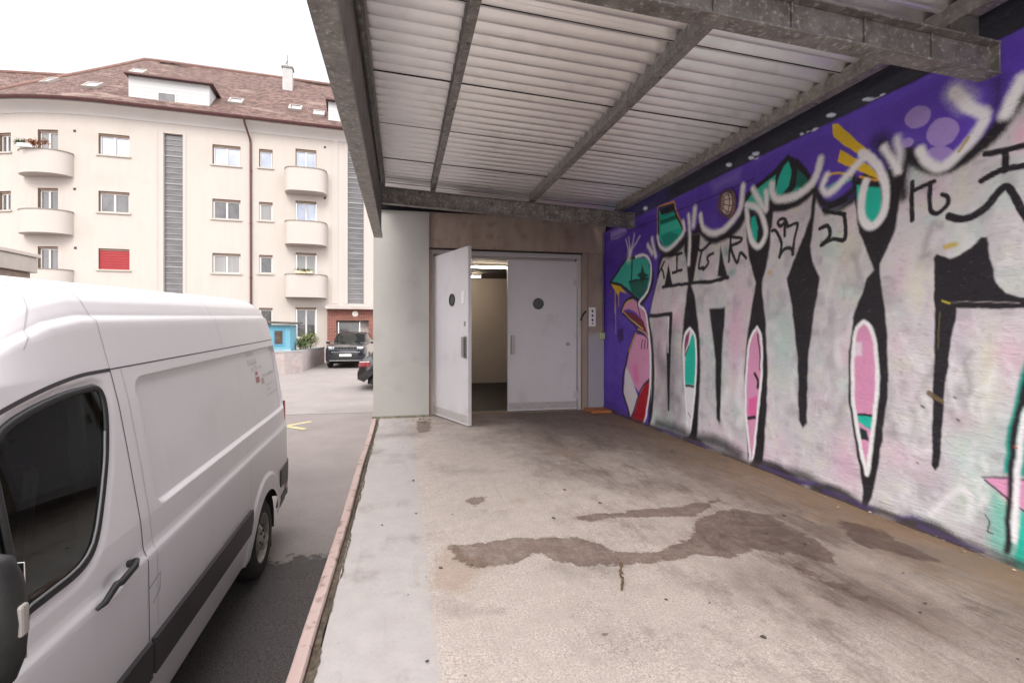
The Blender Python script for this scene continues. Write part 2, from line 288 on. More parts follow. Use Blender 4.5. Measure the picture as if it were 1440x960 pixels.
('s',(246,244,248),0.0126,0.0215,0.35320803842101006,1,[(2.136,1.09),(2.113,1.013),(2.072,1.015),(2.118,0.987),(2.141,0.954)]),
('s',(160,154,160),0.0135,0.0231,0.5821217987627645,1,[(2.174,1.112),(2.214,1.062),(2.204,1.027),(2.181,0.912),(2.187,0.868)]),
('s',(236,230,238),0.0112,0.0265,0.49970228457534205,1,[(2.552,1.175),(2.508,1.061),(2.486,1.078),(2.464,1.01),(2.436,0.956)]),
('s',(236,230,238),0.0104,0.027,0.41035601779457775,1,[(2.509,1.743),(2.505,1.647),(2.526,1.624),(2.51,1.589),(2.468,1.555)]),
('s',(250,250,248),0.0424,0.0618,0.566353033114565,1,[(5.0,-0.418),(4.866,-0.413),(4.897,-0.423),(4.818,-0.415),(4.858,-0.46)]),
('s',(236,230,238),0.0147,0.0498,0.4529493281123259,1,[(3.948,2.132),(4.055,2.075),(4.15,2.07),(4.12,2.069),(4.149,2.026)]),
('s',(236,230,238),0.024,0.035,0.3957094440064558,1,[(3.115,0.919),(3.14,0.88),(3.13,0.806),(3.136,0.753),(3.116,0.694)]),
('s',(160,154,160),0.0078,0.0216,0.42227357878491373,1,[(2.155,0.468),(2.11,0.438),(2.082,0.37),(2.051,0.38),(2.082,0.293)]),
('s',(246,244,248),0.0086,0.0313,0.45314854457320286,1,[(2.878,0.161),(2.832,0.098),(2.857,0.029),(2.9,-0.012),(2.911,-0.119)]),
('s',(236,230,238),0.0269,0.0441,0.5567349003360258,1,[(3.749,0.229),(3.695,0.233),(3.773,0.237),(3.716,0.104),(3.814,0.086)]),
('s',(250,250,248),0.0336,0.0563,0.5878498852047165,1,[(4.357,-0.204),(4.501,-0.429),(4.563,-0.476),(4.572,-0.631),(4.706,-0.719)]),
('s',(206,200,212),0.0187,0.0267,0.5422459547736531,1,[(2.597,1.384),(2.533,1.3),(2.497,1.192),(2.514,1.104),(2.496,1.122)]),
('s',(236,230,238),0.0169,0.0351,0.3856820158578936,1,[(3.202,0.711),(3.208,0.65),(3.142,0.547),(3.174,0.565),(3.227,0.459)]),
('s',(236,230,238),0.0136,0.0232,0.475760430350643,1,[(2.161,0.6),(2.184,0.476),(2.213,0.431),(2.226,0.323),(2.202,0.317)]),
('s',(206,200,212),0.0325,0.0563,0.3492440873726631,1,[(4.716,1.822),(4.641,1.677),(4.565,1.522),(4.438,1.454),(4.569,1.25)]),
('s',(246,244,248),0.012,0.0241,0.5954375858327795,1,[(2.292,1.074),(2.265,1.061),(2.287,0.967),(2.28,0.872),(2.241,0.759)]),
('s',(250,250,248),0.0183,0.0223,0.3818209048865317,1,[(2.176,0.38),(2.129,0.387),(2.14,0.342),(2.116,0.301),(2.096,0.292)]),
('s',(206,200,212),0.008,0.0236,0.49036986806445354,1,[(2.246,0.758),(2.208,0.741),(2.245,0.706),(2.275,0.686),(2.227,0.65)]),
('s',(246,244,248),0.0118,0.0327,0.3594328883975906,1,[(2.925,0.558),(2.949,0.462),(2.966,0.382),(2.932,0.364),(2.89,0.255)]),
('s',(160,154,160),0.0087,0.0212,0.5373738661868207,1,[(2.053,0.536),(2.072,0.55),(2.04,0.561),(2.007,0.522),(2.021,0.453)]),
('s',(160,154,160),0.0284,0.0411,0.381687744397222,1,[(3.612,1.536),(3.635,1.544),(3.564,1.541),(3.65,1.393),(3.711,1.374)]),
('s',(206,200,212),0.0426,0.0519,0.3670221508794236,1,[(4.308,-0.12),(4.287,-0.294),(4.285,-0.434),(4.153,-0.551),(4.165,-0.626)]),
('s',(246,244,248),0.0143,0.0204,0.33845364828079094,1,[(1.997,0.672),(1.959,0.644),(1.973,0.605),(1.952,0.522),(1.941,0.442)]),
('s',(250,250,248),0.0089,0.0241,0.4666256574786295,1,[(2.223,1.01),(2.262,0.942),(2.292,0.91),(2.287,0.904),(2.317,0.915)]),
('s',(236,230,238),0.0099,0.0267,0.3895080918836244,1,[(2.439,1.064),(2.448,1.014),(2.497,0.933),(2.547,0.873),(2.498,0.837)]),
('s',(236,230,238),0.0433,0.0578,0.47929793601032455,1,[(4.835,2.137),(4.68,1.969),(4.658,1.887),(4.636,1.773),(4.478,1.743)]),
('s',(250,250,248),0.015,0.0386,0.45330326315325253,1,[(3.389,1.784),(3.342,1.62),(3.392,1.505),(3.299,1.419),(3.376,1.296)]),
('s',(246,244,248),0.0133,0.0303,0.44694512635264166,1,[(2.794,1.19),(2.804,1.086),(2.78,1.034),(2.76,0.927),(2.706,0.869)]),
('s',(160,154,160),0.0194,0.0257,0.5984432168363694,1,[(2.348,1.856),(2.384,1.875),(2.416,1.79),(2.445,1.69),(2.415,1.703)]),
('s',(250,250,248),0.0448,0.0636,0.4512018699268153,1,[(5.137,0.475),(4.978,0.38),(5.006,0.145),(4.916,-0.044),(4.799,-0.243)]),
('s',(236,230,238),0.0082,0.0266,0.4344094816352028,1,[(2.541,1.418),(2.49,1.333),(2.491,1.293),(2.505,1.167),(2.484,1.066)]),
('s',(236,230,238),0.0276,0.0399,0.4850514378573042,1,[(3.538,1.678),(3.567,1.608),(3.482,1.524),(3.439,1.48),(3.454,1.356)]),
('s',(250,250,248),0.0094,0.0223,0.5424538459501405,1,[(2.058,1.047),(2.092,0.935),(2.14,0.899),(2.176,0.8),(2.14,0.746)]),
('s',(120,112,118),0.0578,0.1388,0.4,1,[(5.345,0.972),(5.351,0.719),(5.397,0.46)]),
('s',(120,112,118),0.0532,0.1276,0.4,1,[(5.127,0.933),(5.021,0.699),(5.218,0.433)]),
('s',(120,112,118),0.0646,0.1552,0.4,1,[(5.763,1.348),(5.816,1.077),(5.625,0.816)]),
('s',(120,112,118),0.0613,0.1471,0.4,1,[(5.689,0.946),(5.59,0.687),(5.745,0.404)]),
('s',(120,112,118),0.0629,0.151,0.4,1,[(5.576,1.302),(5.7,1.036),(5.553,0.779)]),
('s',(120,112,118),0.0583,0.1399,0.4,1,[(5.396,1.296),(5.38,1.041),(5.396,0.786)]),
('s',(120,112,118),0.0583,0.1399,0.4,1,[(5.312,1.264),(5.381,1.011),(5.219,0.769)]),
('s',(120,112,118),0.0579,0.139,0.4,1,[(5.317,0.704),(5.356,0.447),(5.296,0.204)]),
('s',(120,112,118),0.0585,0.1404,0.4,1,[(5.516,0.774),(5.396,0.528),(5.519,0.254)]),
('s',(120,112,118),0.0595,0.1428,0.4,1,[(5.465,0.755),(5.466,0.496),(5.5,0.233)]),
('p',(30,26,34),0.0202,1.0,0,[(5.083,2.26),(4.941,2.29),(4.78,2.29),(4.793,2.154),(4.86,1.956),(4.914,1.784),(4.955,1.74),(4.887,1.609),(4.833,1.351),(4.793,1.12),(4.78,0.815),(4.82,0.35),(4.846,-0.002),(4.955,-0.026),(5.025,0.063),(5.068,0.311),(5.126,0.789),(5.141,1.114),(5.112,1.317),(5.054,1.621),(5.011,1.769),(5.039,1.98),(5.097,2.15)]),
('p',(30,26,34),0.015,1.0,0,[(4.067,2.33),(3.952,2.303),(3.703,2.307),(3.737,2.098),(3.746,1.976),(3.789,1.783),(3.842,1.663),(3.842,1.6),(3.798,1.308),(3.771,0.89),(3.789,0.513),(3.833,0.082),(3.878,-0.063),(3.971,-0.037),(4.028,0.08),(4.067,0.469),(4.077,0.867),(4.028,1.22),(3.971,1.461),(3.924,1.671),(4.018,1.904),(4.057,2.155)]),
('p',(30,26,34),0.0102,1.0,0,[(2.922,2.296),(2.911,2.121),(2.88,1.919),(2.796,1.712),(2.77,1.641),(2.823,1.588),(2.855,1.503),(2.928,1.326),(2.968,1.092),(2.974,0.744),(2.911,0.414),(2.861,0.182),(2.833,-0.002),(2.801,0.009),(2.764,0.177),(2.713,0.492),(2.668,0.821),(2.673,1.201),(2.713,1.539),(2.723,1.616),(2.728,1.679),(2.625,1.869),(2.577,2.134),(2.541,2.3),(2.606,2.335),(2.673,2.288),(2.764,2.341)]),
('p',(30,26,34),0.0129,1.0,0,[(3.278,2.324),(3.309,2.12),(3.384,1.972),(3.465,1.83),(3.549,1.67),(3.487,1.378),(3.435,1.018),(3.428,0.512),(3.391,0.45),(3.348,0.498),(3.327,1.023),(3.271,1.37),(3.211,1.634),(3.285,1.77),(3.306,1.901),(3.271,2.111),(3.244,2.276)]),
('p',(30,26,34),0.0131,1.0,0,[(4.427,2.092),(4.485,1.791),(4.316,1.731),(4.382,1.907)]),
('p',(30,26,34),0.0121,1.0,0,[(5.436,2.041),(5.536,1.768),(5.34,1.759)]),
('s',(30,26,34),0.0203,0.0102,1,0,[(5.57,1.771),(5.201,1.771),(4.846,1.761),(4.592,1.744),(4.316,1.759)]),
('s',(30,26,34),0.0246,0.0123,1,0,[(5.892,1.431),(5.604,1.431),(5.372,1.44)]),
('p',(30,26,34),0.0118,1.0,0,[(5.404,1.441),(5.34,1.439),(5.388,0.982),(5.42,0.281),(5.453,0.276),(5.486,0.979)]),
('s',(254,253,255),0.0095,0.0118,1.0,1,[(5.428,1.391),(5.444,1.194),(5.453,0.98)]),
('p',(30,26,34),0.0181,1.0,0,[(4.629,1.465),(4.36,1.467),(4.416,1.006),(4.439,0.339),(4.462,0.292),(4.497,0.343),(4.532,1.001)]),
('p',(30,26,34),0.0065,1.0,0,[(2.381,1.667),(2.364,1.686),(2.285,1.653),(2.236,1.666),(2.177,1.697),(2.128,1.748),(2.1,1.739),(2.087,1.624),(2.053,1.485),(2.011,1.424),(1.946,1.404),(1.898,1.398),(1.898,1.34),(2.247,1.36),(2.273,1.208),(2.312,0.926),(2.348,0.425),(2.372,0.385),(2.393,0.414),(2.385,0.82),(2.376,1.164),(2.376,1.507)]),
('s',(210,190,60),0.006,0.004,0.9,1,[(2.328,1.402),(2.289,1.387)]),
('s',(190,180,180),0.0022,0.0037,0.7,1,[(2.281,1.39),(2.128,1.39),(1.958,1.372)]),
('s',(150,140,90),0.0031,0.0042,0.5,1,[(2.348,1.335),(2.356,1.122)]),
('p',(240,238,244),0.0106,1.0,0,[(4.983,1.268),(5.083,1.18),(5.112,0.977),(5.09,0.631),(5.054,0.313),(5.025,0.063),(4.997,0.068),(4.948,0.236),(4.9,0.494),(4.86,0.809),(4.86,1.042),(4.887,1.181)]),
('p',(30,200,176),0.0153,1.0,0,[(5.068,0.955),(4.914,1.236),(4.86,1.042),(4.873,0.645),(5.083,0.623)]),
('p',(150,60,100),0.0162,1.0,0,[(4.983,1.252),(5.083,1.155),(5.083,0.954),(5.011,1.116)]),
('s',(30,26,34),0.0128,0.0102,1.0,1,[(5.083,0.615),(4.873,0.629)]),
('s',(30,26,34),0.0079,0.0106,1.0,1,[(5.068,0.955),(4.997,1.061)]),
('s',(140,60,100),0.0052,0.0104,1.0,1,[(5.011,0.32),(4.941,0.268)]),
('s',(254,253,255),0.0159,0.0106,1.0,1,[(4.983,1.268),(5.083,1.18),(5.112,0.977),(5.09,0.631),(5.054,0.313),(5.025,0.063),(4.997,0.068),(4.948,0.236),(4.9,0.494),(4.86,0.809),(4.86,1.042),(4.887,1.181),(4.983,1.268)]),
('p',(232,160,198),0.0118,1.0,0,[(3.905,1.265),(3.999,1.135),(4.047,0.849),(4.057,0.47),(3.999,0.106),(3.971,-0.004),(3.952,0.098),(3.905,0.449),(3.851,0.82),(3.851,1.157)]),
('p',(240,110,170),0.0116,1.0,0,[(4.018,0.608),(3.896,0.65),(3.924,0.453),(4.018,0.45)]),
('s',(30,26,34),0.0153,0.0077,1.0,1,[(3.933,0.845),(3.896,0.784),(3.896,0.72)]),
('s',(30,26,34),0.0156,0.0078,1.0,1,[(4.018,0.424),(3.942,0.45)]),
('s',(30,26,34),0.0076,0.0076,1.0,1,[(3.896,1.201),(3.869,1.01),(3.869,0.882)]),
('s',(254,253,255),0.0141,0.011,1.0,1,[(3.905,1.265),(3.999,1.135),(4.047,0.849),(4.057,0.47),(3.999,0.106),(3.971,-0.004),(3.952,0.098),(3.905,0.449),(3.851,0.82),(3.851,1.157),(3.905,1.265)]),
('p',(232,160,198),0.0077,1.0,0,[(2.839,1.294),(2.916,1.22),(2.934,1.022),(2.934,0.754),(2.888,0.495),(2.833,0.269),(2.817,0.274),(2.785,0.515),(2.749,0.811),(2.749,1.032),(2.785,1.235)]),
('p',(30,200,176),0.0076,1.0,0,[(2.905,0.637),(2.78,0.652),(2.785,0.545),(2.9,0.593)]),
('s',(30,26,34),0.0088,0.005,1.0,1,[(2.905,0.637),(2.78,0.652)]),
('p',(25,50,54),0.0077,1.0,0,[(2.894,0.554),(2.828,0.541),(2.807,0.472),(2.883,0.466)]),
('p',(232,160,198),0.0052,1.0,0,[(2.877,0.437),(2.828,0.467),(2.839,0.366)]),
('p',(244,225,240),0.0157,1.0,0,[(2.928,1.154),(2.861,1.146),(2.866,1.056),(2.928,1.043)]),
('s',(254,253,255),0.0154,0.0103,1.0,1,[(2.839,1.294),(2.916,1.22),(2.934,1.022),(2.934,0.754),(2.888,0.495),(2.833,0.269),(2.817,0.274),(2.785,0.515),(2.749,0.811),(2.749,1.032),(2.785,1.235),(2.839,1.294)]),
('s',(30,26,34),0.0387,0.0232,1.0,1,[(1.898,2.531),(1.934,2.465),(2.011,2.362),(2.1,2.278),(2.217,2.216),(2.352,2.194),(2.469,2.276),(2.541,2.359)]),
('s',(30,26,34),0.0324,0.0371,1.0,1,[(2.644,2.348),(2.587,2.224),(2.568,2.095)]),
('s',(30,26,34),0.0286,0.0572,0.8,1,[(2.044,2.566),(2.067,2.443)]),
('s',(30,26,34),0.0607,0.0654,0.9,1,[(2.723,2.494),(2.606,2.303),(2.523,2.321)]),
('s',(30,26,34),0.0396,0.0264,1.0,1,[(4.807,2.364),(4.691,2.235),(4.532,2.168),(4.338,2.175),(4.168,2.231),(4.077,2.332)]),
('s',(30,26,34),0.0507,0.0338,1.0,1,[(5.691,2.307),(5.486,2.169),(5.247,2.19),(5.068,2.266)]),
('s',(30,26,34),0.0322,0.0193,1.0,1,[(3.729,2.313),(3.565,2.273),(3.391,2.281),(3.278,2.335)]),
('s',(30,26,34),0.0251,0.0223,1.0,1,[(3.258,2.318),(3.171,2.197),(3.015,2.189),(2.911,2.252),(2.928,2.318)]),
('p',(30,26,34),0.013,1.0,0,[(4.117,2.429),(4.047,2.511),(3.887,2.569),(3.703,2.614),(3.541,2.698),(3.42,2.604),(3.292,2.439),(3.278,2.357),(3.45,2.267),(3.729,2.288),(3.999,2.314)]),
('p',(60,200,175),0.0107,1.0,0,[(4.087,2.401),(3.999,2.471),(3.86,2.523),(3.686,2.572),(3.686,2.474),(3.746,2.404),(3.789,2.315),(3.952,2.329)]),
('p',(30,200,176),0.0102,1.0,0,[(3.686,2.437),(3.645,2.535),(3.589,2.613),(3.534,2.637),(3.503,2.55),(3.534,2.43),(3.645,2.365)]),
('p',(14,110,92),0.0095,1.0,0,[(3.465,2.399),(3.442,2.543),(3.348,2.445),(3.313,2.384),(3.391,2.332)]),
('p',(40,170,150),0.0128,1.0,0,[(3.541,2.35),(3.45,2.406),(3.376,2.362),(3.465,2.294)]),
('p',(30,200,176),0.0115,1.0,0,[(3.99,2.273),(3.933,2.273),(3.896,2.162),(3.924,2.007),(3.98,2.062)]),
('p',(30,200,176),0.013,1.0,0,[(5.656,2.735),(5.308,2.72),(5.262,2.567),(5.171,2.44),(5.083,2.341),(5.277,2.262),(5.486,2.229),(5.656,2.39)]),
('p',(70,210,185),0.011,1.0,0,[(5.621,2.533),(5.231,2.518),(5.156,2.42),(5.604,2.433)]),
('p',(14,110,92),0.0113,1.0,0,[(5.639,2.608),(5.277,2.595),(5.247,2.538),(5.621,2.551)]),
('p',(30,26,34),0.0114,1.0,0,[(5.656,2.744),(5.324,2.732),(5.293,2.641),(5.604,2.662)]),
('p',(20,160,140),0.0111,1.0,0,[(5.604,2.398),(5.404,2.429),(5.201,2.347),(5.356,2.267),(5.519,2.269)]),
('s',(30,26,34),0.0201,0.0115,1,0,[(5.674,2.393),(5.674,2.775),(5.324,2.749),(5.262,2.592),(5.068,2.338)]),
('s',(226,160,90),0.0103,0.0115,1,0,[(5.7,2.416),(5.691,2.788),(5.316,2.759),(5.231,2.585),(5.061,2.361)]),
('p',(60,195,175),0.0157,1.0,0,[(7.148,1.986),(6.578,2.275),(6.334,2.25),(5.968,2.178),(5.873,2.045),(5.93,1.839),(6.126,1.658),(6.421,1.756),(6.767,1.907)]),
('p',(14,110,92),0.0161,1.0,0,[(6.51,1.944),(5.93,1.932),(5.988,1.77),(6.167,1.67),(6.421,1.776)]),
('p',(20,70,60),0.0138,1.0,0,[(6.106,2.131),(6.046,2.01),(5.93,1.96),(6.066,1.928),(6.106,1.837),(6.167,1.948),(6.25,1.995),(6.146,2.031)]),
('s',(30,26,34),0.0198,0.0153,1,0,[(7.148,1.975),(6.578,2.275),(6.313,2.247)]),
('s',(30,26,34),0.0192,0.0148,1,0,[(6.399,2.24),(6.421,1.935)]),
('s',(30,26,34),0.0207,0.0148,1.0,1,[(7.148,1.975),(6.767,1.907),(6.421,1.756),(6.208,1.653)]),
('s',(30,26,34),0.012,0.0133,1.0,1,[(6.488,1.932),(5.949,1.925)]),
('p',(240,200,40),0.0128,1.0,0,[(7.121,1.962),(6.767,1.886),(6.555,1.766),(6.791,1.826),(6.865,1.758),(6.965,1.84),(7.042,1.889)]),
('s',(240,200,40),0.0115,0.0132,1.0,1,[(6.965,1.883),(6.965,1.509)]),
('s',(240,200,40),0.0097,0.0129,1.0,1,[(6.84,1.84),(6.84,1.609)]),
('s',(200,180,200),0.0082,0.0164,1.0,1,[(6.94,1.614),(6.94,1.209)]),
('p',(120,40,50),0.0132,1.0,0,[(6.695,1.529),(6.377,1.486),(6.046,1.361),(5.892,1.146),(6.066,1.229),(6.377,1.388)]),
('p',(232,160,198),0.0131,1.0,0,[(6.719,1.53),(6.578,1.646),(6.377,1.674),(6.146,1.592),(5.949,1.405),(5.873,1.119),(5.93,1.137),(6.066,1.362),(6.271,1.482),(6.51,1.552)]),
('s',(240,200,40),0.01,0.0092,1.0,1,[(6.719,1.53),(6.601,1.637),(6.377,1.674)]),
('s',(240,200,40),0.0095,0.0088,1.0,1,[(6.695,1.519),(6.377,1.368),(6.086,1.267)]),
('s',(30,26,34),0.0176,0.0117,1.0,1,[(6.767,1.532),(6.601,1.668),(6.377,1.704),(6.208,1.634)]),
('s',(30,26,34),0.0168,0.0112,1.0,1,[(6.695,1.488),(6.377,1.338),(6.167,1.22),(5.93,1.118)]),
('s',(30,26,34),0.0112,0.0112,1.0,1,[(6.25,1.598),(6.167,1.431)]),
('p',(232,160,198),0.014,1.0,0,[(6.292,1.201),(6.51,0.918),(6.578,0.733),(6.465,0.571),(6.167,0.387),(5.892,0.623),(5.873,1.101),(6.066,1.173)]),
('p',(236,228,232),0.0141,1.0,0,[(6.601,0.752),(6.671,0.346),(6.432,-0.003),(6.208,0.324),(6.313,0.457),(6.421,0.594)]),
('p',(180,10,36),0.0147,1.0,0,[(5.873,0.615),(6.027,0.535),(6.208,0.344),(6.399,-0.017),(6.066,-0.035),(5.949,0.172)]),
('p',(240,130,185),0.0422,1.0,0,[(6.399,0.745),(6.25,0.784),(6.187,0.567),(6.313,0.506)]),
('s',(30,26,34),0.0234,0.0156,1,0,[(6.292,1.22),(6.533,0.917),(6.601,0.742),(6.695,0.57),(6.695,0.344),(6.421,-0.001),(6.229,-0.084)]),
('s',(30,26,34),0.0159,0.0144,1.0,1,[(5.892,0.613),(6.126,0.468),(6.313,0.193),(6.421,-0.001)]),
('s',(240,200,40),0.009,0.009,1.0,1,[(6.292,1.21),(6.51,0.949)]),
('s',(240,200,40),0.0082,0.0082,1.0,1,[(6.229,1.259),(6.046,1.22),(5.949,1.155)]),
('s',(30,26,34),0.0111,0.0111,1.0,1,[(6.106,1.116),(6.126,1.001)]),
('s',(30,26,34),0.0109,0.0109,1.0,1,[(6.027,1.117),(6.046,1.004)]),
('s',(30,26,34),0.0107,0.0107,1.0,1,[(5.949,1.118),(5.968,1.006)]),
('s',(30,26,34),0.0323,0.0194,1.0,1,[(6.229,1.635),(6.007,1.472),(5.873,1.193),(5.818,0.875),(5.818,0.511),(5.855,0.215),(5.911,-0.024)]),
('s',(30,26,34),0.033,0.0198,1.0,1,[(5.892,2.093),(5.818,1.92),(5.911,1.745),(6.146,1.592)]),
('s',(254,253,255),0.0203,0.0136,1.0,1,[(6.292,2.253),(6.046,2.236),(5.892,2.13),(5.873,1.944),(5.968,1.75),(6.208,1.605),(6.027,1.492),(5.93,1.22),(5.883,0.871),(5.892,0.531),(5.968,0.216),(6.046,-0.031)]),
('s',(254,253,255),0.0153,0.0153,1.0,1,[(6.066,-0.035),(6.601,-0.114)]),
('p',(60,36,120),0.0311,1.0,0,[(6.865,1.262),(6.695,1.282),(6.671,1.107),(6.815,1.063),(6.89,1.146)]),
('s',(254,253,255),0.0118,0.0221,0.9,1,[(6.488,2.272),(6.399,2.428),(6.334,2.574)]),
('s',(254,253,255),0.0098,0.021,0.8,1,[(6.465,2.339),(6.167,2.513)]),
('s',(254,253,255),0.0107,0.023,0.8,1,[(6.488,2.312),(6.601,2.543)]),
('s',(254,253,255),0.0105,0.0226,0.8,1,[(6.465,2.309),(6.51,2.557)]),
('s',(254,253,255),0.0376,0.0753,0.9,1,[(6.465,2.369),(6.51,2.255)]),
('p',(178,152,222),0.0304,0.9,0,[(7.148,2.752),(6.648,2.747),(6.555,2.646),(6.84,2.608),(7.121,2.627)]),
('p',(178,152,222),0.0747,0.35,0,[(4.592,2.762),(4.147,2.754),(4.147,2.673),(4.532,2.657)]),
('s',(40,24,90),0.0076,0.0095,0.7,0,[(7.095,2.655),(5.691,2.637),(4.592,2.622),(3.952,2.614)]),
('p',(240,200,40),0.0052,1.0,0,[(3.101,2.768),(3.054,2.754),(2.807,2.464),(2.828,2.425),(2.894,2.478),(3.095,2.67)]),
('p',(240,200,40),0.0051,1.0,0,[(3.03,2.557),(3.054,2.471),(2.928,2.383),(2.796,2.292),(2.713,2.234),(2.796,2.361),(2.894,2.433)]),
('s',(235,190,60),0.0085,0.0056,1.0,1,[(3.139,2.403),(3.046,2.385),(2.939,2.336)]),
('s',(235,170,80),0.0076,0.0051,1.0,1,[(2.872,2.306),(2.796,2.268),(2.713,2.234)]),
('p',(30,26,34),0.0098,1.0,0,[(2.928,2.297),(2.713,2.215),(2.703,2.164),(2.911,2.252)]),
('p',(30,200,176),0.01,1.0,0,[(2.9,2.259),(2.723,2.189),(2.713,2.062),(2.754,1.966),(2.807,1.948),(2.866,2.026),(2.894,2.157)]),
('p',(90,190,175),0.0162,1.0,0,[(3.146,2.319),(2.986,2.335),(2.939,2.311),(3.076,2.268)]),
('p',(178,152,222),0.0055,1.0,0,[(2.405,2.573),(2.399,2.552),(2.401,2.532),(2.41,2.514),(2.426,2.501),(2.446,2.492),(2.471,2.491),(2.496,2.495),(2.52,2.506),(2.54,2.523),(2.555,2.543),(2.561,2.565),(2.559,2.586),(2.549,2.604),(2.533,2.618),(2.51,2.625),(2.486,2.626),(2.46,2.62),(2.437,2.609),(2.418,2.592)]),
('p',(178,152,222),0.0051,1.0,0,[(2.252,2.435),(2.243,2.408),(2.243,2.382),(2.251,2.358),(2.267,2.339),(2.29,2.326),(2.317,2.321),(2.346,2.324),(2.374,2.336),(2.398,2.355),(2.416,2.38),(2.426,2.407),(2.426,2.435),(2.417,2.46),(2.4,2.48),(2.375,2.492),(2.347,2.496),(2.318,2.491),(2.291,2.478),(2.268,2.459)]),
('p',(178,152,222),0.0055,1.0,0,[(2.501,2.431),(2.498,2.422),(2.5,2.413),(2.505,2.405),(2.513,2.4),(2.523,2.396),(2.535,2.396),(2.547,2.398),(2.558,2.403),(2.566,2.41),(2.572,2.419),(2.575,2.428),(2.573,2.437),(2.568,2.444),(2.56,2.45),(2.549,2.453),(2.537,2.454),(2.526,2.451),(2.515,2.446),(2.506,2.439)]),
('p',(178,152,222),0.0052,1.0,0,[(2.266,2.25),(2.269,2.236),(2.28,2.225),(2.297,2.22),(2.319,2.22),(2.344,2.226),(2.369,2.237),(2.392,2.252),(2.41,2.269),(2.422,2.288),(2.426,2.305),(2.422,2.32),(2.41,2.33),(2.392,2.335),(2.369,2.334),(2.344,2.328),(2.319,2.316),(2.297,2.301),(2.28,2.284),(2.269,2.266)]),
('s',(254,253,255),0.031,0.0189,0.95,1,[(2.266,2.613),(2.191,2.498),(2.114,2.413),(2.163,2.326),(2.247,2.247),(2.344,2.2),(2.426,2.266),(2.465,2.345)]),
('s',(254,253,255),0.0526,0.0493,0.5,1,[(2.266,2.622),(2.206,2.533)]),
('s',(254,253,255),0.0358,0.0246,1.0,1,[(1.943,2.528),(1.98,2.46),(2.011,2.388)]),
('s',(200,170,70),0.0078,0.0039,0.9,1,[(2.191,2.325),(2.243,2.262)]),
('s',(254,253,255),0.0251,0.0229,1.0,1,[(2.698,2.452),(2.654,2.366),(2.606,2.266)]),
('s',(254,253,255),0.0244,0.0297,0.85,1,[(2.606,2.266),(2.591,2.376),(2.61,2.471)]),
('s',(254,253,255),0.0288,0.014,1.0,1,[(2.861,2.466),(2.775,2.388),(2.713,2.281),(2.683,2.149),(2.698,2.021),(2.754,1.952),(2.807,1.948),(2.855,2.023),(2.861,2.148),(2.828,2.258)]),
('s',(254,253,255),0.0276,0.0234,1.0,1,[(2.828,2.445),(2.928,2.378),(3.034,2.308),(3.139,2.269),(3.197,2.329),(3.152,2.407)]),
('s',(254,253,255),0.0324,0.022,1.0,1,[(3.211,2.545),(3.244,2.446),(3.32,2.369),(3.45,2.331),(3.573,2.34),(3.67,2.359),(3.72,2.434),(3.729,2.504)]),
('s',(254,253,255),0.0272,0.0237,1.0,1,[(3.961,2.526),(3.878,2.401),(3.798,2.299),(3.789,2.378),(3.798,2.455)]),
('s',(254,253,255),0.028,0.0183,1.0,1,[(4.047,2.405),(3.933,2.363),(3.842,2.246),(3.798,2.092),(3.878,1.992),(3.971,2.047),(4.028,2.202),(4.047,2.365)]),
('s',(254,253,255),0.0326,0.0249,1.0,1,[(4.78,2.473),(4.729,2.333),(4.556,2.239),(4.371,2.245),(4.22,2.317),(4.127,2.411),(4.097,2.591)]),
('s',(254,253,255),0.038,0.0331,1.0,1,[(4.887,2.568),(4.914,2.402)]),
('s',(254,253,255),0.0263,0.0263,1.0,1,[(5.011,2.526),(4.983,2.266),(5.004,1.983)]),
('s',(254,253,255),0.0239,0.0239,1.0,1,[(5.119,2.478),(5.104,2.361),(5.277,2.262),(5.486,2.22),(5.639,2.298),(5.691,2.414)]),
('s',(254,253,255),0.0254,0.0382,1.0,1,[(5.836,2.414),(5.745,2.182)]),
('s',(254,253,255),0.026,0.039,1.0,1,[(5.949,2.351),(5.836,2.232)]),
('s',(30,26,34),0.0186,0.01,1,1,[(5.519,2.156),(5.639,2.139),(5.674,2.029),(5.691,1.915)]),
('s',(30,26,34),0.0183,0.0098,1,1,[(5.536,2.081),(5.604,2.02)]),
('s',(30,26,34),0.0183,0.0098,1,1,[(5.691,1.915),(5.604,2.011),(5.536,1.889)]),
('s',(30,26,34),0.0178,0.0088,1,1,[(5.388,2.137),(5.141,2.124)]),
('s',(30,26,34),0.0183,0.009,1,1,[(5.247,2.132),(5.247,1.933)]),
('s',(30,26,34),0.0178,0.0088,1,1,[(5.34,1.919),(5.141,1.937)]),
('s',(30,26,34),0.0174,0.008,1,1,[(4.833,2.161),(4.767,2.089),(4.604,2.152)]),
('s',(30,26,34),0.0176,0.008,1,1,[(4.755,2.087),(4.807,1.911),(4.729,1.909)]),
('s',(30,26,34),0.0169,0.0077,1,1,[(4.729,1.886),(4.641,1.942),(4.653,2.011),(4.556,2.033)]),
('s',(30,26,34),0.0165,0.007,1,1,[(4.273,2.163),(4.305,1.911)]),
('s',(30,26,34),0.0163,0.0069,1,1,[(4.305,2.162),(4.127,2.108),(4.147,2.072),(4.273,2.052),(4.188,1.888),(4.137,1.969),(4.057,1.91)]),
('s',(30,26,34),0.015,0.0056,1,1,[(3.72,2.095),(3.67,2.085),(3.613,1.972),(3.637,1.861)]),
('s',(30,26,34),0.0145,0.0054,1,1,[(3.637,1.861),(3.581,1.918),(3.503,1.906),(3.487,1.862)]),
('s',(30,26,34),0.0141,0.0052,1,1,[(3.487,1.862),(3.472,1.97),(3.435,2.096),(3.541,2.101)]),
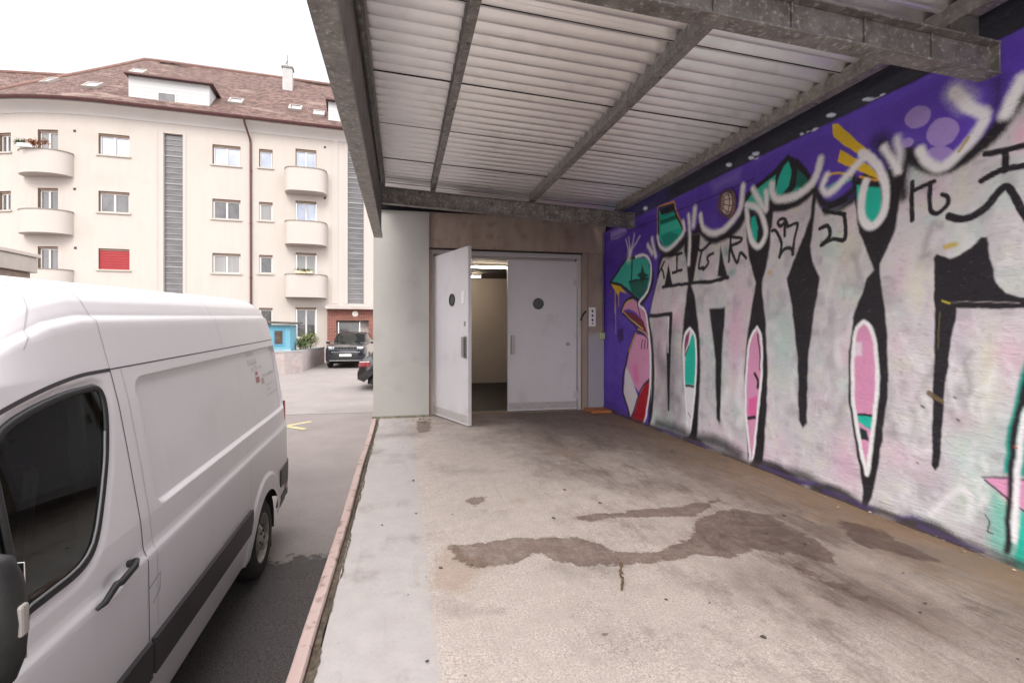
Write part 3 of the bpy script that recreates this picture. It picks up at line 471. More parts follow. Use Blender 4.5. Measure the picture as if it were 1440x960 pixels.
('s',(30,26,34),0.0153,0.0056,1,1,[(3.541,2.101),(3.573,2.167),(3.629,2.174),(3.653,2.143),(3.613,2.116),(3.573,2.137),(3.573,2.024)]),
('s',(30,26,34),0.016,0.0047,1,1,[(2.992,2.167),(3.178,2.153),(2.998,2.076)]),
('s',(30,26,34),0.0162,0.0048,1,1,[(2.998,2.076),(2.992,1.894),(3.095,1.913),(3.204,1.884),(3.126,1.94),(3.146,2.019),(3.211,2.016)]),
('s',(30,26,34),0.0151,0.0036,1,1,[(2.509,2.164),(2.514,1.923)]),
('s',(30,26,34),0.0142,0.0034,1,1,[(2.505,2.109),(2.381,2.126)]),
('s',(30,26,34),0.0137,0.0032,1,1,[(2.401,2.106),(2.405,1.973),(2.36,1.933),(2.304,1.97),(2.3,2.019),(2.332,2.036)]),
('s',(30,26,34),0.0165,0.0028,1,1,[(2.11,2.2),(2.021,2.191),(1.916,2.183)]),
('s',(30,26,34),0.0165,0.0028,1,1,[(2.018,2.182),(2.018,2.08)]),
('s',(30,26,34),0.0168,0.0028,1,1,[(2.131,2.057),(2.05,2.087),(1.916,2.077)]),
('s',(30,26,34),0.0203,0.0028,1,1,[(2.297,1.901),(2.224,1.868),(2.128,1.89),(2.05,1.972),(2.005,1.993),(1.974,1.925),(1.916,1.793)]),
('s',(200,170,40),0.0139,0.0119,0.9,1,[(2.312,1.72),(2.262,1.728)]),
('p',(40,165,150),0.0104,1.0,0,[(1.916,1.136),(1.952,0.987),(1.989,0.796),(2.008,0.688),(2.027,0.471),(1.916,0.472),(1.916,1.136)]),
('p',(110,200,180),0.0395,0.8,0,[(2.077,0.357),(2.002,0.312),(1.916,0.29),(1.916,0.005),(2.005,0.002),(2.093,0.079)]),
('p',(232,160,198),0.0066,1.0,0,[(2.114,0.42),(1.916,0.469),(1.916,0.29),(1.996,0.314)]),
('s',(30,26,34),0.0049,0.0066,0.9,1,[(2.128,0.42),(1.916,0.465)]),
('s',(30,26,34),0.0049,0.0049,1.0,1,[(2.114,0.408),(1.916,0.279)]),
('s',(30,26,34),0.0154,0.0103,1.0,1,[(1.916,1.008),(1.964,0.763),(1.986,0.572),(1.996,0.344),(2.002,0.06)]),
('s',(254,253,255),0.0142,0.0109,1.0,1,[(1.922,0.825),(1.958,0.579),(1.971,0.352),(1.974,0.128)]),
('p',(30,200,176),0.0065,1.0,0,[(1.946,0.287),(1.898,0.267),(1.898,-0.023),(1.964,0.002)]),
('s',(250,246,250),0.0175,0.0195,0.7,1,[(2.188,0.185),(2.177,0.285),(2.228,0.318),(2.304,0.244),(2.393,0.12)]),
('s',(30,26,34),0.0029,0.0036,1.0,1,[(2.107,0.218),(2.087,0.187),(2.1,0.135),(2.073,0.126)]),
('s',(30,26,34),0.0566,0.0647,0.85,1,[(4.251,-0.078),(4.067,-0.063),(3.905,-0.096)]),
('s',(30,26,34),0.0505,0.0505,0.85,1,[(3.686,-0.009),(3.526,0.047),(3.341,0.065),(3.171,0.016)]),
('s',(30,26,34),0.0568,0.0682,0.8,1,[(5.691,0.079),(5.277,0.087),(4.914,0.062)]),
('s',(30,26,34),0.064,0.064,0.85,1,[(4.78,0.074),(4.473,0.102),(4.147,0.051)]),
('s',(30,26,34),0.0147,0.0159,0.88,1,[(7.1,0.009),(7.009,0.029),(6.917,0.011)]),
('s',(30,26,34),0.008,0.0187,0.8,1,[(6.917,0.005),(6.759,0.017),(6.602,0.007)]),
('s',(30,26,34),0.0086,0.03,0.86,1,[(6.717,0.005),(6.506,0.017),(6.295,0.007)]),
('s',(30,26,34),0.015,0.0141,0.93,1,[(6.279,0.006),(6.102,0.02),(5.925,0.008)]),
('s',(84,56,150),0.021,0.0202,0.79,1,[(6.002,0.004),(5.912,0.014),(5.823,0.005)]),
('s',(30,26,34),0.0201,0.0162,0.87,1,[(5.864,0.004),(5.712,0.011),(5.56,0.004)]),
('s',(84,56,150),0.0187,0.0225,0.86,1,[(5.65,0.01),(5.406,0.032),(5.161,0.012)]),
('s',(84,56,150),0.0209,0.028,0.74,1,[(5.327,0.005),(5.176,0.016),(5.026,0.006)]),
('s',(30,26,34),0.0134,0.0125,0.63,1,[(5.091,0.012),(4.945,0.039),(4.8,0.015)]),
('s',(30,26,34),0.0157,0.0255,0.68,1,[(4.812,0.008),(4.563,0.024),(4.314,0.009)]),
('s',(30,26,34),0.0104,0.0183,0.92,1,[(4.362,0.005),(4.196,0.016),(4.03,0.006)]),
('s',(30,26,34),0.0089,0.0266,0.87,1,[(4.106,0.004),(3.932,0.013),(3.759,0.005)]),
('s',(30,26,34),0.0214,0.0193,0.95,1,[(3.832,0.011),(3.643,0.036),(3.453,0.014)]),
('s',(84,56,150),0.0133,0.0164,0.91,1,[(3.422,0.013),(3.25,0.042),(3.078,0.016)]),
('s',(84,56,150),0.0148,0.0271,0.62,1,[(3.187,0.017),(3.114,0.055),(3.041,0.021)]),
('s',(30,26,34),0.009,0.0181,0.91,1,[(3.081,0.008),(2.966,0.027),(2.851,0.01)]),
('s',(30,26,34),0.0214,0.0215,0.86,1,[(2.83,0.01),(2.628,0.031),(2.426,0.012)]),
('s',(84,56,150),0.0203,0.0228,0.75,1,[(2.582,0.017),(2.481,0.056),(2.381,0.021)]),
('s',(30,26,34),0.0119,0.0258,0.6,1,[(2.403,0.013),(2.182,0.044),(1.96,0.017)]),
('s',(30,26,34),0.017,0.0273,0.8,1,[(1.986,0.014),(1.745,0.047),(1.503,0.018)]),
('s',(84,56,150),0.0099,0.0137,0.63,1,[(1.634,0.019),(1.497,0.061),(1.36,0.023)]),
('s',(30,26,34),0.0172,0.0143,0.79,1,[(1.466,0.018),(1.321,0.059),(1.176,0.023)]),
('s',(30,26,34),0.0106,0.0188,0.85,1,[(1.245,0.008),(1.092,0.027),(0.938,0.01)]),
('s',(30,26,34),0.0188,0.0262,0.6,1,[(0.976,0.018),(0.907,0.059),(0.839,0.023)]),
('s',(84,56,150),0.018,0.0166,0.84,1,[(0.862,0.008),(0.79,0.027),(0.718,0.011)]),
('s',(30,26,34),0.0206,0.0173,0.78,1,[(0.753,0.01),(0.685,0.034),(0.617,0.013)]),
('s',(30,26,34),0.0151,0.0252,0.94,1,[(0.634,0.014),(0.394,0.047),(0.153,0.018)]),
('s',(30,26,34),0.0089,0.0267,0.94,1,[(0.271,0.014),(0.078,0.045),(-0.115,0.017)]),
('s',(84,56,150),0.0091,0.0133,0.89,1,[(-0.029,0.008),(-0.149,0.024),(-0.27,0.009)]),
('s',(30,26,34),0.017,0.02,0.78,1,[(-0.265,0.006),(-0.41,0.02),(-0.555,0.008)]),
('s',(30,26,34),0.0141,0.0164,0.85,1,[(-0.496,0.007),(-0.632,0.022),(-0.768,0.008)]),
('s',(30,26,34),0.0134,0.0208,0.82,1,[(-0.771,0.009),(-0.968,0.03),(-1.166,0.012)]),
('s',(30,26,34),0.018,0.028,0.87,1,[(-1.198,0.013),(-1.274,0.042),(-1.35,0.016)]),
('s',(30,26,34),0.0178,0.0243,0.69,1,[(-1.337,0.018),(-1.541,0.059),(-1.745,0.023)]),
('s',(30,26,34),0.0215,0.0298,0.6,1,[(-1.769,0.018),(-1.902,0.057),(-2.036,0.022)]),
('s',(30,26,34),0.0157,0.0134,0.71,1,[(-1.971,0.008),(-2.09,0.026),(-2.209,0.01)]),
('p',(30,26,34),0.025,0.92,1,[(4.0,-0.03),(3.96,0.04000000000000001),(3.85,0.09000000000000001),(3.675,0.1),(3.47,0.05500000000000001),(3.35,-0.03),(4.0,-0.03)]),
('s',(80,50,150),0.012,0.014,0.8,0,[(3.85,0.03),(3.35,0.025)]),
('p',(30,26,34),0.025,0.92,1,[(3.3,-0.03),(3.26,0.034),(3.15,0.07650000000000001),(3.025,0.085),(2.87,0.04675000000000001),(2.75,-0.03),(3.3,-0.03)]),
('s',(80,50,150),0.012,0.014,0.8,0,[(3.15,0.025500000000000002),(2.75,0.02125)]),
('p',(30,26,34),0.025,0.92,1,[(2.6,-0.03),(2.56,0.03),(2.45,0.0675),(2.35,0.075),(2.22,0.04125),(2.1,-0.03),(2.6,-0.03)]),
('s',(80,50,150),0.012,0.014,0.8,0,[(2.45,0.0225),(2.1,0.01875)]),
('p',(30,26,34),0.025,0.92,1,[(5.1,-0.03),(5.06,0.034),(4.949999999999999,0.07650000000000001),(4.85,0.085),(4.72,0.04675000000000001),(4.6,-0.03),(5.1,-0.03)]),
('s',(80,50,150),0.012,0.014,0.8,0,[(4.949999999999999,0.025500000000000002),(4.6,0.02125)]),
('s',(110,90,60),0.0167,0.0063,0.9,1,[(2.405,0.848),(2.372,0.831)]),
('s',(120,100,70),0.0144,0.0062,0.9,1,[(2.36,0.823),(2.332,0.809)]),
('s',(40,34,34),0.0065,0.0065,0.9,1,[(2.452,0.767),(2.439,0.761)]),
('s',(40,34,34),0.0049,0.0059,0.9,1,[(2.251,0.714),(2.241,0.709)]),
('s',(190,80,40),0.0051,0.0051,0.9,1,[(1.977,0.619),(1.967,0.615)]),
('s',(60,50,50),0.0039,0.0059,0.9,1,[(2.262,0.84),(2.254,0.836)]),
('s',(50,45,50),0.0044,0.0066,0.9,1,[(2.483,0.408),(2.474,0.405)]),
('p',(30,26,34),0.01,1.0,1,[(1.5,2.45),(1.1,2.1),(0.9,1.2),(0.7,0.3),(0.55,0.3),(0.6,1.3),(0.5,2.2),(0.8,2.5)]),
('p',(30,26,34),0.01,1.0,1,[(0.1,2.5),(-0.1,1.9),(-0.35,0.25),(-0.5,0.25),(-0.45,1.4),(-0.7,2.4)]),
('p',(30,26,34),0.01,1.0,1,[(-1.1,2.4),(-1.2,1.2),(-1.15,0.2),(-1.3,0.2),(-1.45,1.3),(-1.5,2.3)]),
('p',(232,160,198),0.008,1.0,1,[(0.62,1.4),(0.75,1.0),(0.66,0.45),(0.58,0.9)]),
('s',(254,253,255),0.012,0.008,1.0,1,[(0.62,1.4),(0.76,1.0),(0.66,0.43),(0.57,0.9),(0.62,1.4)]),
('p',(30,200,176),0.02,1.0,1,[(1.55,0.1),(1.45,1.2),(1.3,0.8),(1.25,0.05)]),
('s',(254,253,255),0.03,0.03,0.9,1,[(1.5,2.3),(1.0,2.42),(0.6,2.25),(0.2,2.5),(-0.3,2.4),(-0.8,2.6),(-1.4,2.4),(-2.2,2.6)]),
('s',(30,26,34),0.04,0.03,0.9,1,[(1.6,2.2),(1.0,2.34),(0.6,2.17),(0.2,2.42),(-0.3,2.32),(-0.8,2.52),(-1.4,2.32),(-2.2,2.52)]),
('p',(22,16,34),0.02,1.0,0,[(7.6,2.8),(-2.2,2.78),(-2.2,3.5),(7.6,3.5)]),  # band at the wall top: black paint and roof shade in one colour
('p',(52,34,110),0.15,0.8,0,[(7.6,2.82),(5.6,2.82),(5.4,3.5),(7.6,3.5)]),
('p',(226,224,240),0.0168,1.0,0,[(6.047,2.86),(6.048,2.852),(6.055,2.847),(6.067,2.844),(6.083,2.843),(6.101,2.845),(6.12,2.85),(6.137,2.857),(6.152,2.865),(6.162,2.874),(6.166,2.883),(6.165,2.89),(6.158,2.896),(6.146,2.899),(6.13,2.899),(6.111,2.897),(6.092,2.892),(6.075,2.885),(6.061,2.877),(6.051,2.868)]),
('p',(226,224,240),0.0108,1.0,0,[(4.327,2.877),(4.328,2.872),(4.334,2.868),(4.343,2.866),(4.355,2.867),(4.368,2.869),(4.382,2.874),(4.395,2.88),(4.405,2.887),(4.413,2.894),(4.416,2.9),(4.414,2.906),(4.409,2.91),(4.399,2.911),(4.387,2.911),(4.374,2.908),(4.36,2.903),(4.347,2.897),(4.337,2.89),(4.33,2.883)]),
('p',(226,224,240),0.0098,1.0,0,[(4.009,2.831),(4.01,2.826),(4.015,2.823),(4.023,2.821),(4.033,2.821),(4.045,2.824),(4.057,2.828),(4.068,2.833),(4.078,2.84),(4.084,2.846),(4.087,2.852),(4.086,2.858),(4.081,2.861),(4.073,2.863),(4.062,2.862),(4.05,2.86),(4.038,2.856),(4.027,2.85),(4.018,2.844),(4.012,2.837)]),
('p',(226,224,240),0.0096,1.0,0,[(3.943,2.848),(3.944,2.843),(3.95,2.84),(3.96,2.839),(3.973,2.84),(3.987,2.843),(4.002,2.848),(4.016,2.855),(4.027,2.862),(4.034,2.868),(4.037,2.875),(4.036,2.88),(4.03,2.883),(4.02,2.884),(4.007,2.882),(3.992,2.879),(3.977,2.874),(3.964,2.868),(3.953,2.861),(3.946,2.854)]),
('p',(226,224,240),0.0094,1.0,0,[(3.887,2.79),(3.888,2.785),(3.893,2.781),(3.9,2.78),(3.91,2.78),(3.921,2.782),(3.933,2.786),(3.944,2.791),(3.952,2.797),(3.958,2.804),(3.961,2.81),(3.96,2.815),(3.955,2.818),(3.948,2.82),(3.938,2.819),(3.926,2.817),(3.915,2.813),(3.904,2.808),(3.896,2.802),(3.89,2.795)]),
('p',(226,224,240),0.0079,1.0,0,[(3.42,2.825),(3.421,2.82),(3.423,2.817),(3.428,2.815),(3.434,2.814),(3.44,2.816),(3.447,2.819),(3.454,2.823),(3.459,2.828),(3.463,2.833),(3.465,2.838),(3.464,2.843),(3.462,2.846),(3.457,2.848),(3.451,2.848),(3.444,2.847),(3.437,2.844),(3.431,2.84),(3.426,2.835),(3.422,2.83)]),
('p',(226,224,240),0.0077,1.0,0,[(3.355,2.81),(3.356,2.806),(3.358,2.803),(3.362,2.801),(3.368,2.8),(3.375,2.802),(3.381,2.805),(3.388,2.809),(3.393,2.813),(3.396,2.819),(3.398,2.824),(3.398,2.828),(3.395,2.832),(3.391,2.834),(3.385,2.834),(3.378,2.833),(3.372,2.83),(3.365,2.826),(3.36,2.821),(3.357,2.816)]),
('p',(226,224,240),0.0076,1.0,0,[(3.231,2.792),(3.233,2.788),(3.24,2.786),(3.252,2.787),(3.266,2.789),(3.283,2.794),(3.3,2.8),(3.316,2.807),(3.329,2.814),(3.337,2.821),(3.341,2.827),(3.338,2.831),(3.331,2.832),(3.319,2.832),(3.304,2.829),(3.287,2.824),(3.27,2.818),(3.254,2.811),(3.242,2.804),(3.234,2.797)]),
('p',(226,224,240),0.0072,1.0,0,[(3.12,2.854),(3.122,2.85),(3.128,2.848),(3.137,2.848),(3.149,2.85),(3.163,2.854),(3.177,2.86),(3.19,2.866),(3.201,2.873),(3.208,2.879),(3.21,2.885),(3.209,2.888),(3.203,2.89),(3.193,2.89),(3.18,2.888),(3.167,2.884),(3.153,2.878),(3.14,2.872),(3.13,2.865),(3.123,2.859)]),
('p',(226,224,240),0.0064,1.0,0,[(2.807,2.828),(2.809,2.825),(2.815,2.824),(2.825,2.825),(2.839,2.828),(2.854,2.832),(2.869,2.839),(2.883,2.846),(2.894,2.853),(2.902,2.859),(2.905,2.864),(2.903,2.867),(2.896,2.869),(2.885,2.868),(2.872,2.864),(2.857,2.859),(2.841,2.853),(2.828,2.846),(2.817,2.839),(2.81,2.833)]),
('p',(226,224,240),0.0061,1.0,0,[(2.765,2.806),(2.765,2.803),(2.768,2.8),(2.772,2.799),(2.778,2.799),(2.784,2.801),(2.791,2.804),(2.797,2.808),(2.802,2.812),(2.805,2.817),(2.806,2.822),(2.806,2.825),(2.803,2.828),(2.799,2.829),(2.793,2.829),(2.787,2.827),(2.78,2.824),(2.774,2.82),(2.769,2.816),(2.766,2.811)]),
('p',(226,224,240),0.006,1.0,0,[(2.723,2.812),(2.724,2.808),(2.728,2.806),(2.733,2.805),(2.74,2.806),(2.748,2.808),(2.756,2.812),(2.763,2.816),(2.769,2.821),(2.773,2.826),(2.775,2.831),(2.774,2.834),(2.771,2.837),(2.765,2.838),(2.758,2.837),(2.75,2.834),(2.742,2.831),(2.735,2.826),(2.729,2.821),(2.725,2.816)])]
WET=[[(0.269,2.847),(0.473,2.841),(0.589,2.896),(0.737,2.843),(0.828,2.843),(1.005,2.814),(1.107,2.699),(1.148,2.585),(1.291,2.535),(1.436,2.539),(1.691,2.661),(1.882,2.92),(2.233,3.016),(2.409,2.868),(2.369,2.553),(2.335,2.339),(2.224,2.205),(2.094,2.347),(1.887,2.439),(1.784,2.38),(1.575,2.444),(1.283,2.431),(1.038,2.436),(0.888,2.486),(0.741,2.657),(0.644,2.608),(0.39,2.541),(0.311,2.648)],[(1.122,3.115),(1.542,3.142),(1.854,3.144),(2.26,3.22),(1.89,2.957),(1.5,3.057),(1.186,3.05)],[(2.769,2.697),(2.913,2.579),(2.823,2.268),(2.807,2.067),(2.673,2.182),(2.594,2.319),(2.629,2.495)],[(2.02,2.057),(2.09,1.999),(2.061,1.874),(1.998,1.945)],[(2.02,2.259),(2.051,2.243),(2.057,2.13),(1.981,2.139)],[(0.491,3.646),(0.598,3.654),(0.598,3.559),(0.505,3.459)],[(0.2,6.955),(0.391,6.913),(0.36,6.214),(0.203,6.16)]]
BROWN=[[(0.269,2.847),(0.457,2.566),(0.299,2.344),(0.142,2.392),(0.172,2.589)],[(0.812,3.526),(0.856,3.532),(0.825,3.447)],[(1.46,4.883),(1.703,4.923),(1.748,4.727),(1.495,4.638)]]
# ============================================================ ground
def road_z(y):
    y = max(-30., min(23., y)); return -.98+.032*(y-4.9)
ROADM = mat('asphalt_concrete', (.25, .222, .212), (.31, .278, .266), 1.2, .9, 0, .5, 160, c3=(.20, .178, .166), s3=55)
# dark bitumen patch with a ragged edge near the van (a different surfacing, darkened further for the shade by the van)
t = ROADM.node_tree; n = t.nodes.new; l = t.links.new; P = t.nodes['Principled BSDF']
src = P.inputs['Base Color'].links[0].from_socket
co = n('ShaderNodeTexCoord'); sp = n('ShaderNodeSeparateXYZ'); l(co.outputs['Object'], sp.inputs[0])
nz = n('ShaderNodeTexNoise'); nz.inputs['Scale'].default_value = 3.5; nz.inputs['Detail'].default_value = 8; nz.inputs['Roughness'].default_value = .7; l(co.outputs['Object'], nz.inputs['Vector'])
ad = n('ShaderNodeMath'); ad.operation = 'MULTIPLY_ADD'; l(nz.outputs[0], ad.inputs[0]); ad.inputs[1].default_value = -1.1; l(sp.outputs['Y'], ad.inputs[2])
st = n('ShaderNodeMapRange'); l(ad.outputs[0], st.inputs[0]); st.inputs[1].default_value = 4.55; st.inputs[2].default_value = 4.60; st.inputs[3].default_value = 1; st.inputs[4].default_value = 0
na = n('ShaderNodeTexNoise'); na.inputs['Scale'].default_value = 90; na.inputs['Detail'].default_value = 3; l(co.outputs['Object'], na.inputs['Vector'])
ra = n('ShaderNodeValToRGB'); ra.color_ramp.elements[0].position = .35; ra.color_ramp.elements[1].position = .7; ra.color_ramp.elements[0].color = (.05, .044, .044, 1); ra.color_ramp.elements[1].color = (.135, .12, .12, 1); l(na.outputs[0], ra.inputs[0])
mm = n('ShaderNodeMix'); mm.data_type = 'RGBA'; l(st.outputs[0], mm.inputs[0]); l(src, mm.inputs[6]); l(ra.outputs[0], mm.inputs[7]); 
# mid-tone band of older asphalt up to the seam, paler concrete beyond it
st2 = n('ShaderNodeMapRange'); l(sp.outputs['Y'], st2.inputs[0]); st2.inputs[1].default_value = 12.62; st2.inputs[2].default_value = 12.66; st2.inputs[3].default_value = 1; st2.inputs[4].default_value = 0
m2 = n('ShaderNodeMix'); m2.data_type = 'RGBA'; m2.blend_type = 'MULTIPLY'; l(st2.outputs[0], m2.inputs[0]); l(mm.outputs[2], m2.inputs[6]); m2.inputs[7].default_value = (.88, .86, .86, 1); l(m2.outputs[2], P.inputs['Base Color'])
g = MB()
ys = [-600, -30, -10, 0, 5, 10, 16, 23, 30, 60, 200, 900]; xs = [-900, -60, -12, -6, -3, -.36, 4, 12, 60, 900]
for j in range(len(ys)-1):
    for i in range(len(xs)-1):
        g.quad(*[(xs[a], ys[b], road_z(ys[b])) for a, b in ((i, j), (i+1, j), (i+1, j+1), (i, j+1))])
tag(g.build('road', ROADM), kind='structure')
# seam groove line and yellow marking
YEL = mat('worn_yellow_paint', (.62, .52, .20), (.45, .40, .28), 9, .8, c3=(.34, .31, .28), s3=22)
m = MB()
def strip(m, pts, wd, dz=.005):
    for (x0, y0), (x1, y1) in zip(pts[:-1], pts[1:]):
        d = Vector((x1-x0, y1-y0)).normalized()*wd/2
        m.quad(*[(x, y, road_z(y)+dz) for x, y in ((x0-d.y, y0+d.x), (x0+d.y, y0-d.x), (x1+d.y, y1-d.x), (x1-d.y, y1+d.x))])
strip(m, [(-2.75, 11.05), (-1.95, 11.75)], .12); strip(m, [(-2.33, 11.28), (-1.93, 10.95)], .12, .009)
tag(m.build('road_marking', YEL), kind='structure')
m = MB(); strip(m, [(-5, 12.66), (-.4, 12.60)], .03, .004)
tag(m.build('road_joint', mat('joint_dirt', (.10, .09, .08), (.16, .15, .13), 20, .95)), kind='structure')

# ============================================================ loading dock
dock = thing('loading_dock', 'stained concrete loading dock with a pinkish steel edge beside the van', 'loading dock', (0, 0, -1))
def local(o, root):     # keep world geometry under a root that is not at the origin
    o.matrix_parent_inverse = root.matrix_basis.inverted() if False else Matrix.Translation(-Vector(root.location))
    return o
X0, X1, Y0, Y1 = -.30, 3.14, -2.2, 7.42
def sdpoly(px, py, poly):
    """signed distance (negative inside) of numpy points to a polygon"""
    d = np.full(px.shape, 1e9); ins = np.zeros(px.shape, bool); n_ = len(poly)
    for i in range(n_):
        ax, ay = poly[i]; bx, by = poly[(i+1) % n_]; ex, ey = bx-ax, by-ay
        L2 = ex*ex+ey*ey+1e-12; t_ = np.clip(((px-ax)*ex+(py-ay)*ey)/L2, 0, 1)
        d = np.minimum(d, (px-ax-t_*ex)**2+(py-ay-t_*ey)**2)
        c = ((ay > py) != (by > py)) & (px < (bx-ax)*(py-ay)/(by-ay+1e-15)+ax); ins ^= c
    d = np.sqrt(d); return np.where(ins, -d, d)
def sdline(px, py, pts):
    d = np.full(px.shape, 1e9)
    for (ax, ay), (bx, by) in zip(pts[:-1], pts[1:]):
        ex, ey = bx-ax, by-ay; t_ = np.clip(((px-ax)*ex+(py-ay)*ey)/(ex*ex+ey*ey+1e-12), 0, 1)
        d = np.minimum(d, (px-ax-t_*ex)**2+(py-ay-t_*ey)**2)
    return np.sqrt(d)
def gridmesh(name, P3, nu, nv, m):
    """P3: (nu*nv,3) array, index i*nv+j"""
    me = bpy.data.meshes.new(name); nf = (nu-1)*(nv-1)
    i, j = np.meshgrid(np.arange(nu-1), np.arange(nv-1), indexing='ij'); a = (i*nv+j).ravel()
    q = np.stack([a, a+nv, a+nv+1, a+1], 1).astype(np.int32)
    me.vertices.add(nu*nv); me.vertices.foreach_set('co', P3.astype(np.float32).ravel())
    me.loops.add(nf*4); me.loops.foreach_set('vertex_index', q.ravel())
    me.polygons.add(nf); me.polygons.foreach_set('loop_start', np.arange(0, nf*4, 4, dtype=np.int32))
    me.update(calc_edges=True); me.validate(); me.materials.append(m)
    o = bpy.data.objects.new(name, me); COL.objects.link(o); return o
gy = np.arange(Y0, Y1+.001, .035); gx = np.linspace(X0, X1, 99)
GX, GY = np.meshgrid(gx, gy, indexing='ij'); px, py = GX.ravel(), GY.ravel()
wet = np.full(px.shape, 9.); brn = np.full(px.shape, 9.)
for p_ in WET: wet = np.minimum(wet, sdpoly(px, py, p_))
for p_ in BROWN: brn = np.minimum(brn, sdpoly(px, py, p_))
def attr(o, name, arr):
    a = o.data.attributes.new(name, 'FLOAT', 'POINT'); a.data.foreach_set('value', arr.astype(np.float32))
FLOOR = bpy.data.materials.new('dock_concrete'); FLOOR.use_nodes = True
t = FLOOR.node_tree; n = t.nodes.new; l = t.links.new; P = t.nodes['Principled BSDF']
co = n('ShaderNodeTexCoord'); OB = co.outputs['Object']; sp = n('ShaderNodeSeparateXYZ'); l(OB, sp.inputs[0])
def noise(s, d=5, r=.6, vec=OB, dist=0):
    k = n('ShaderNodeTexNoise'); k.inputs['Scale'].default_value = s; k.inputs['Detail'].default_value = d; k.inputs['Roughness'].default_value = r; k.inputs['Distortion'].default_value = dist; l(vec, k.inputs['Vector']); return k.outputs[0]
def mathn(op, a, b=None, c=None):
    k = n('ShaderNodeMath'); k.operation = op
    for i, v in enumerate((a, b, c)):
        if v is None: continue
        if isinstance(v, (int, float)): k.inputs[i].default_value = v
        else: l(v, k.inputs[i])
    return k.outputs[0]
def rng(v, a, b, c=0., d=1., smooth=False):
    k = n('ShaderNodeMapRange'); l(v, k.inputs[0]); k.inputs[1].default_value = a; k.inputs[2].default_value = b; k.inputs[3].default_value = c; k.inputs[4].default_value = d
    if smooth: k.interpolation_type = 'SMOOTHSTEP'
    return k.outputs[0]
def mix(f, a, b, mode='MIX'):
    k = n('ShaderNodeMix'); k.data_type = 'RGBA'; k.blend_type = mode
    if isinstance(f, (int, float)): k.inputs[0].default_value = f
    else: l(f, k.inputs[0])
    for i, v in ((6, a), (7, b)):
        if isinstance(v, tuple): k.inputs[i].default_value = (*v, 1)
        else: l(v, k.inputs[i])
    return k.outputs[2]
def mapv(scale, rot=(0, 0, 0)):
    k = n('ShaderNodeMapping'); k.inputs['Scale'].default_value = scale; k.inputs['Rotation'].default_value = rot; l(OB, k.inputs[0]); return k.outputs[0]
def att(name):
    k = n('ShaderNodeAttribute'); k.attribute_name = name; return k.outputs['Fac']
X, Y = sp.outputs['X'], sp.outputs['Y']
n1 = noise(1.3, 6, .6); n2 = noise(9, 6, .65); n3 = noise(105, 4, .8)
rough_c = mix(rng(n3, .34, .62), (.20, .155, .138), (.64, .555, .50))                   # exposed aggregate
rough_c = mix(rng(noise(420, 2, .6), .5, .7), rough_c, (.60, .55, .51))
rough_c = mix(rng(n2, .35, .75), rough_c, (.40, .345, .31))
smooth_c = mix(rng(n2, .3, .7), (.39, .355, .345), (.45, .415, .40)); smooth_c = mix(rng(noise(60, 5, .7), .58, .72), smooth_c, (.31, .28, .27))
edge = mathn('ADD', X, mathn('MULTIPLY', mathn('SUBTRACT', noise(9, 8, .75), .5), .10))
base = mix(rng(edge, .125, .14), smooth_c, rough_c)
# brown ingrained dirt: towards the wall and in broad patches
dirt = mathn('ADD', mathn('ADD', rng(X, .8, 2.7, -.16, .74), rng(Y, 3.6, 6.6, 0, .5)), mathn('MULTIPLY', mathn('SUBTRACT', noise(1.1, 7, .68, mapv((1, .7, 1))), .48), 1.7))
base = mix(rng(dirt, .05, .85, 0, .86, True), base, (.14, .100, .080))
base = mix(mathn('MULTIPLY', rng(noise(2.1, 9, .78, mapv((1.6, .6, 1))), .50, .62, 0, .75), rng(X, .8, 1.9)), base, (.095, .066, .052))
base = mix(mathn('MULTIPLY', rng(noise(4.5, 9, .8, mapv((1.4, .5, 1))), .56, .64, 0, .5), rng(X, 1.0, 2.2)), base, (.33, .25, .19))
fine = noise(3.2, 8, .75, mapv((14, 1.1, 1), (0, 0, R(1)))); base = mix(mathn('MULTIPLY', rng(fine, .52, .70, 0, .55), rng(X, .9, 2.2)), base, (.10, .072, .055)); base = mix(mathn('MULTIPLY', rng(fine, .50, .36, 0, .35), rng(X, 1.2, 2.6)), base, (.36, .27, .20))
base = mix(rng(noise(2.6, 8, .72), .56, .70, 0, .4), base, (.13, .098, .08))
tr = noise(2.2, 6, .6, mapv((9, .55, 1), (0, 0, 0)))
base = mix(rng(tr, .58, .8, 0, .3), base, (.16, .12, .095))
rust = rng(mathn('ADD', X, mathn('MULTIPLY', mathn('SUBTRACT', noise(3, 6), .5), 1.3)), 2.55, 3.0, 0, .6)
base = mix(rust, base, (.25, .155, .085))
base = mix(rng(noise(1.6, 6, .62, mapv((1, .8, 1))), .55, .7, 0, .45), base, (.16, .13, .115))
# dirty strip against wall, spots
spots = n('ShaderNodeTexVoronoi'); spots.inputs['Scale'].default_value = 3.3; spots.inputs['Randomness'].default_value = 1; l(OB, spots.inputs['Vector'])
sm = mathn('ADD', spots.outputs['Distance'], mathn('MULTIPLY', noise(30, 4), .12)); base = mix(rng(sm, .088, .098, .75, 0), base, (.13, .105, .09))
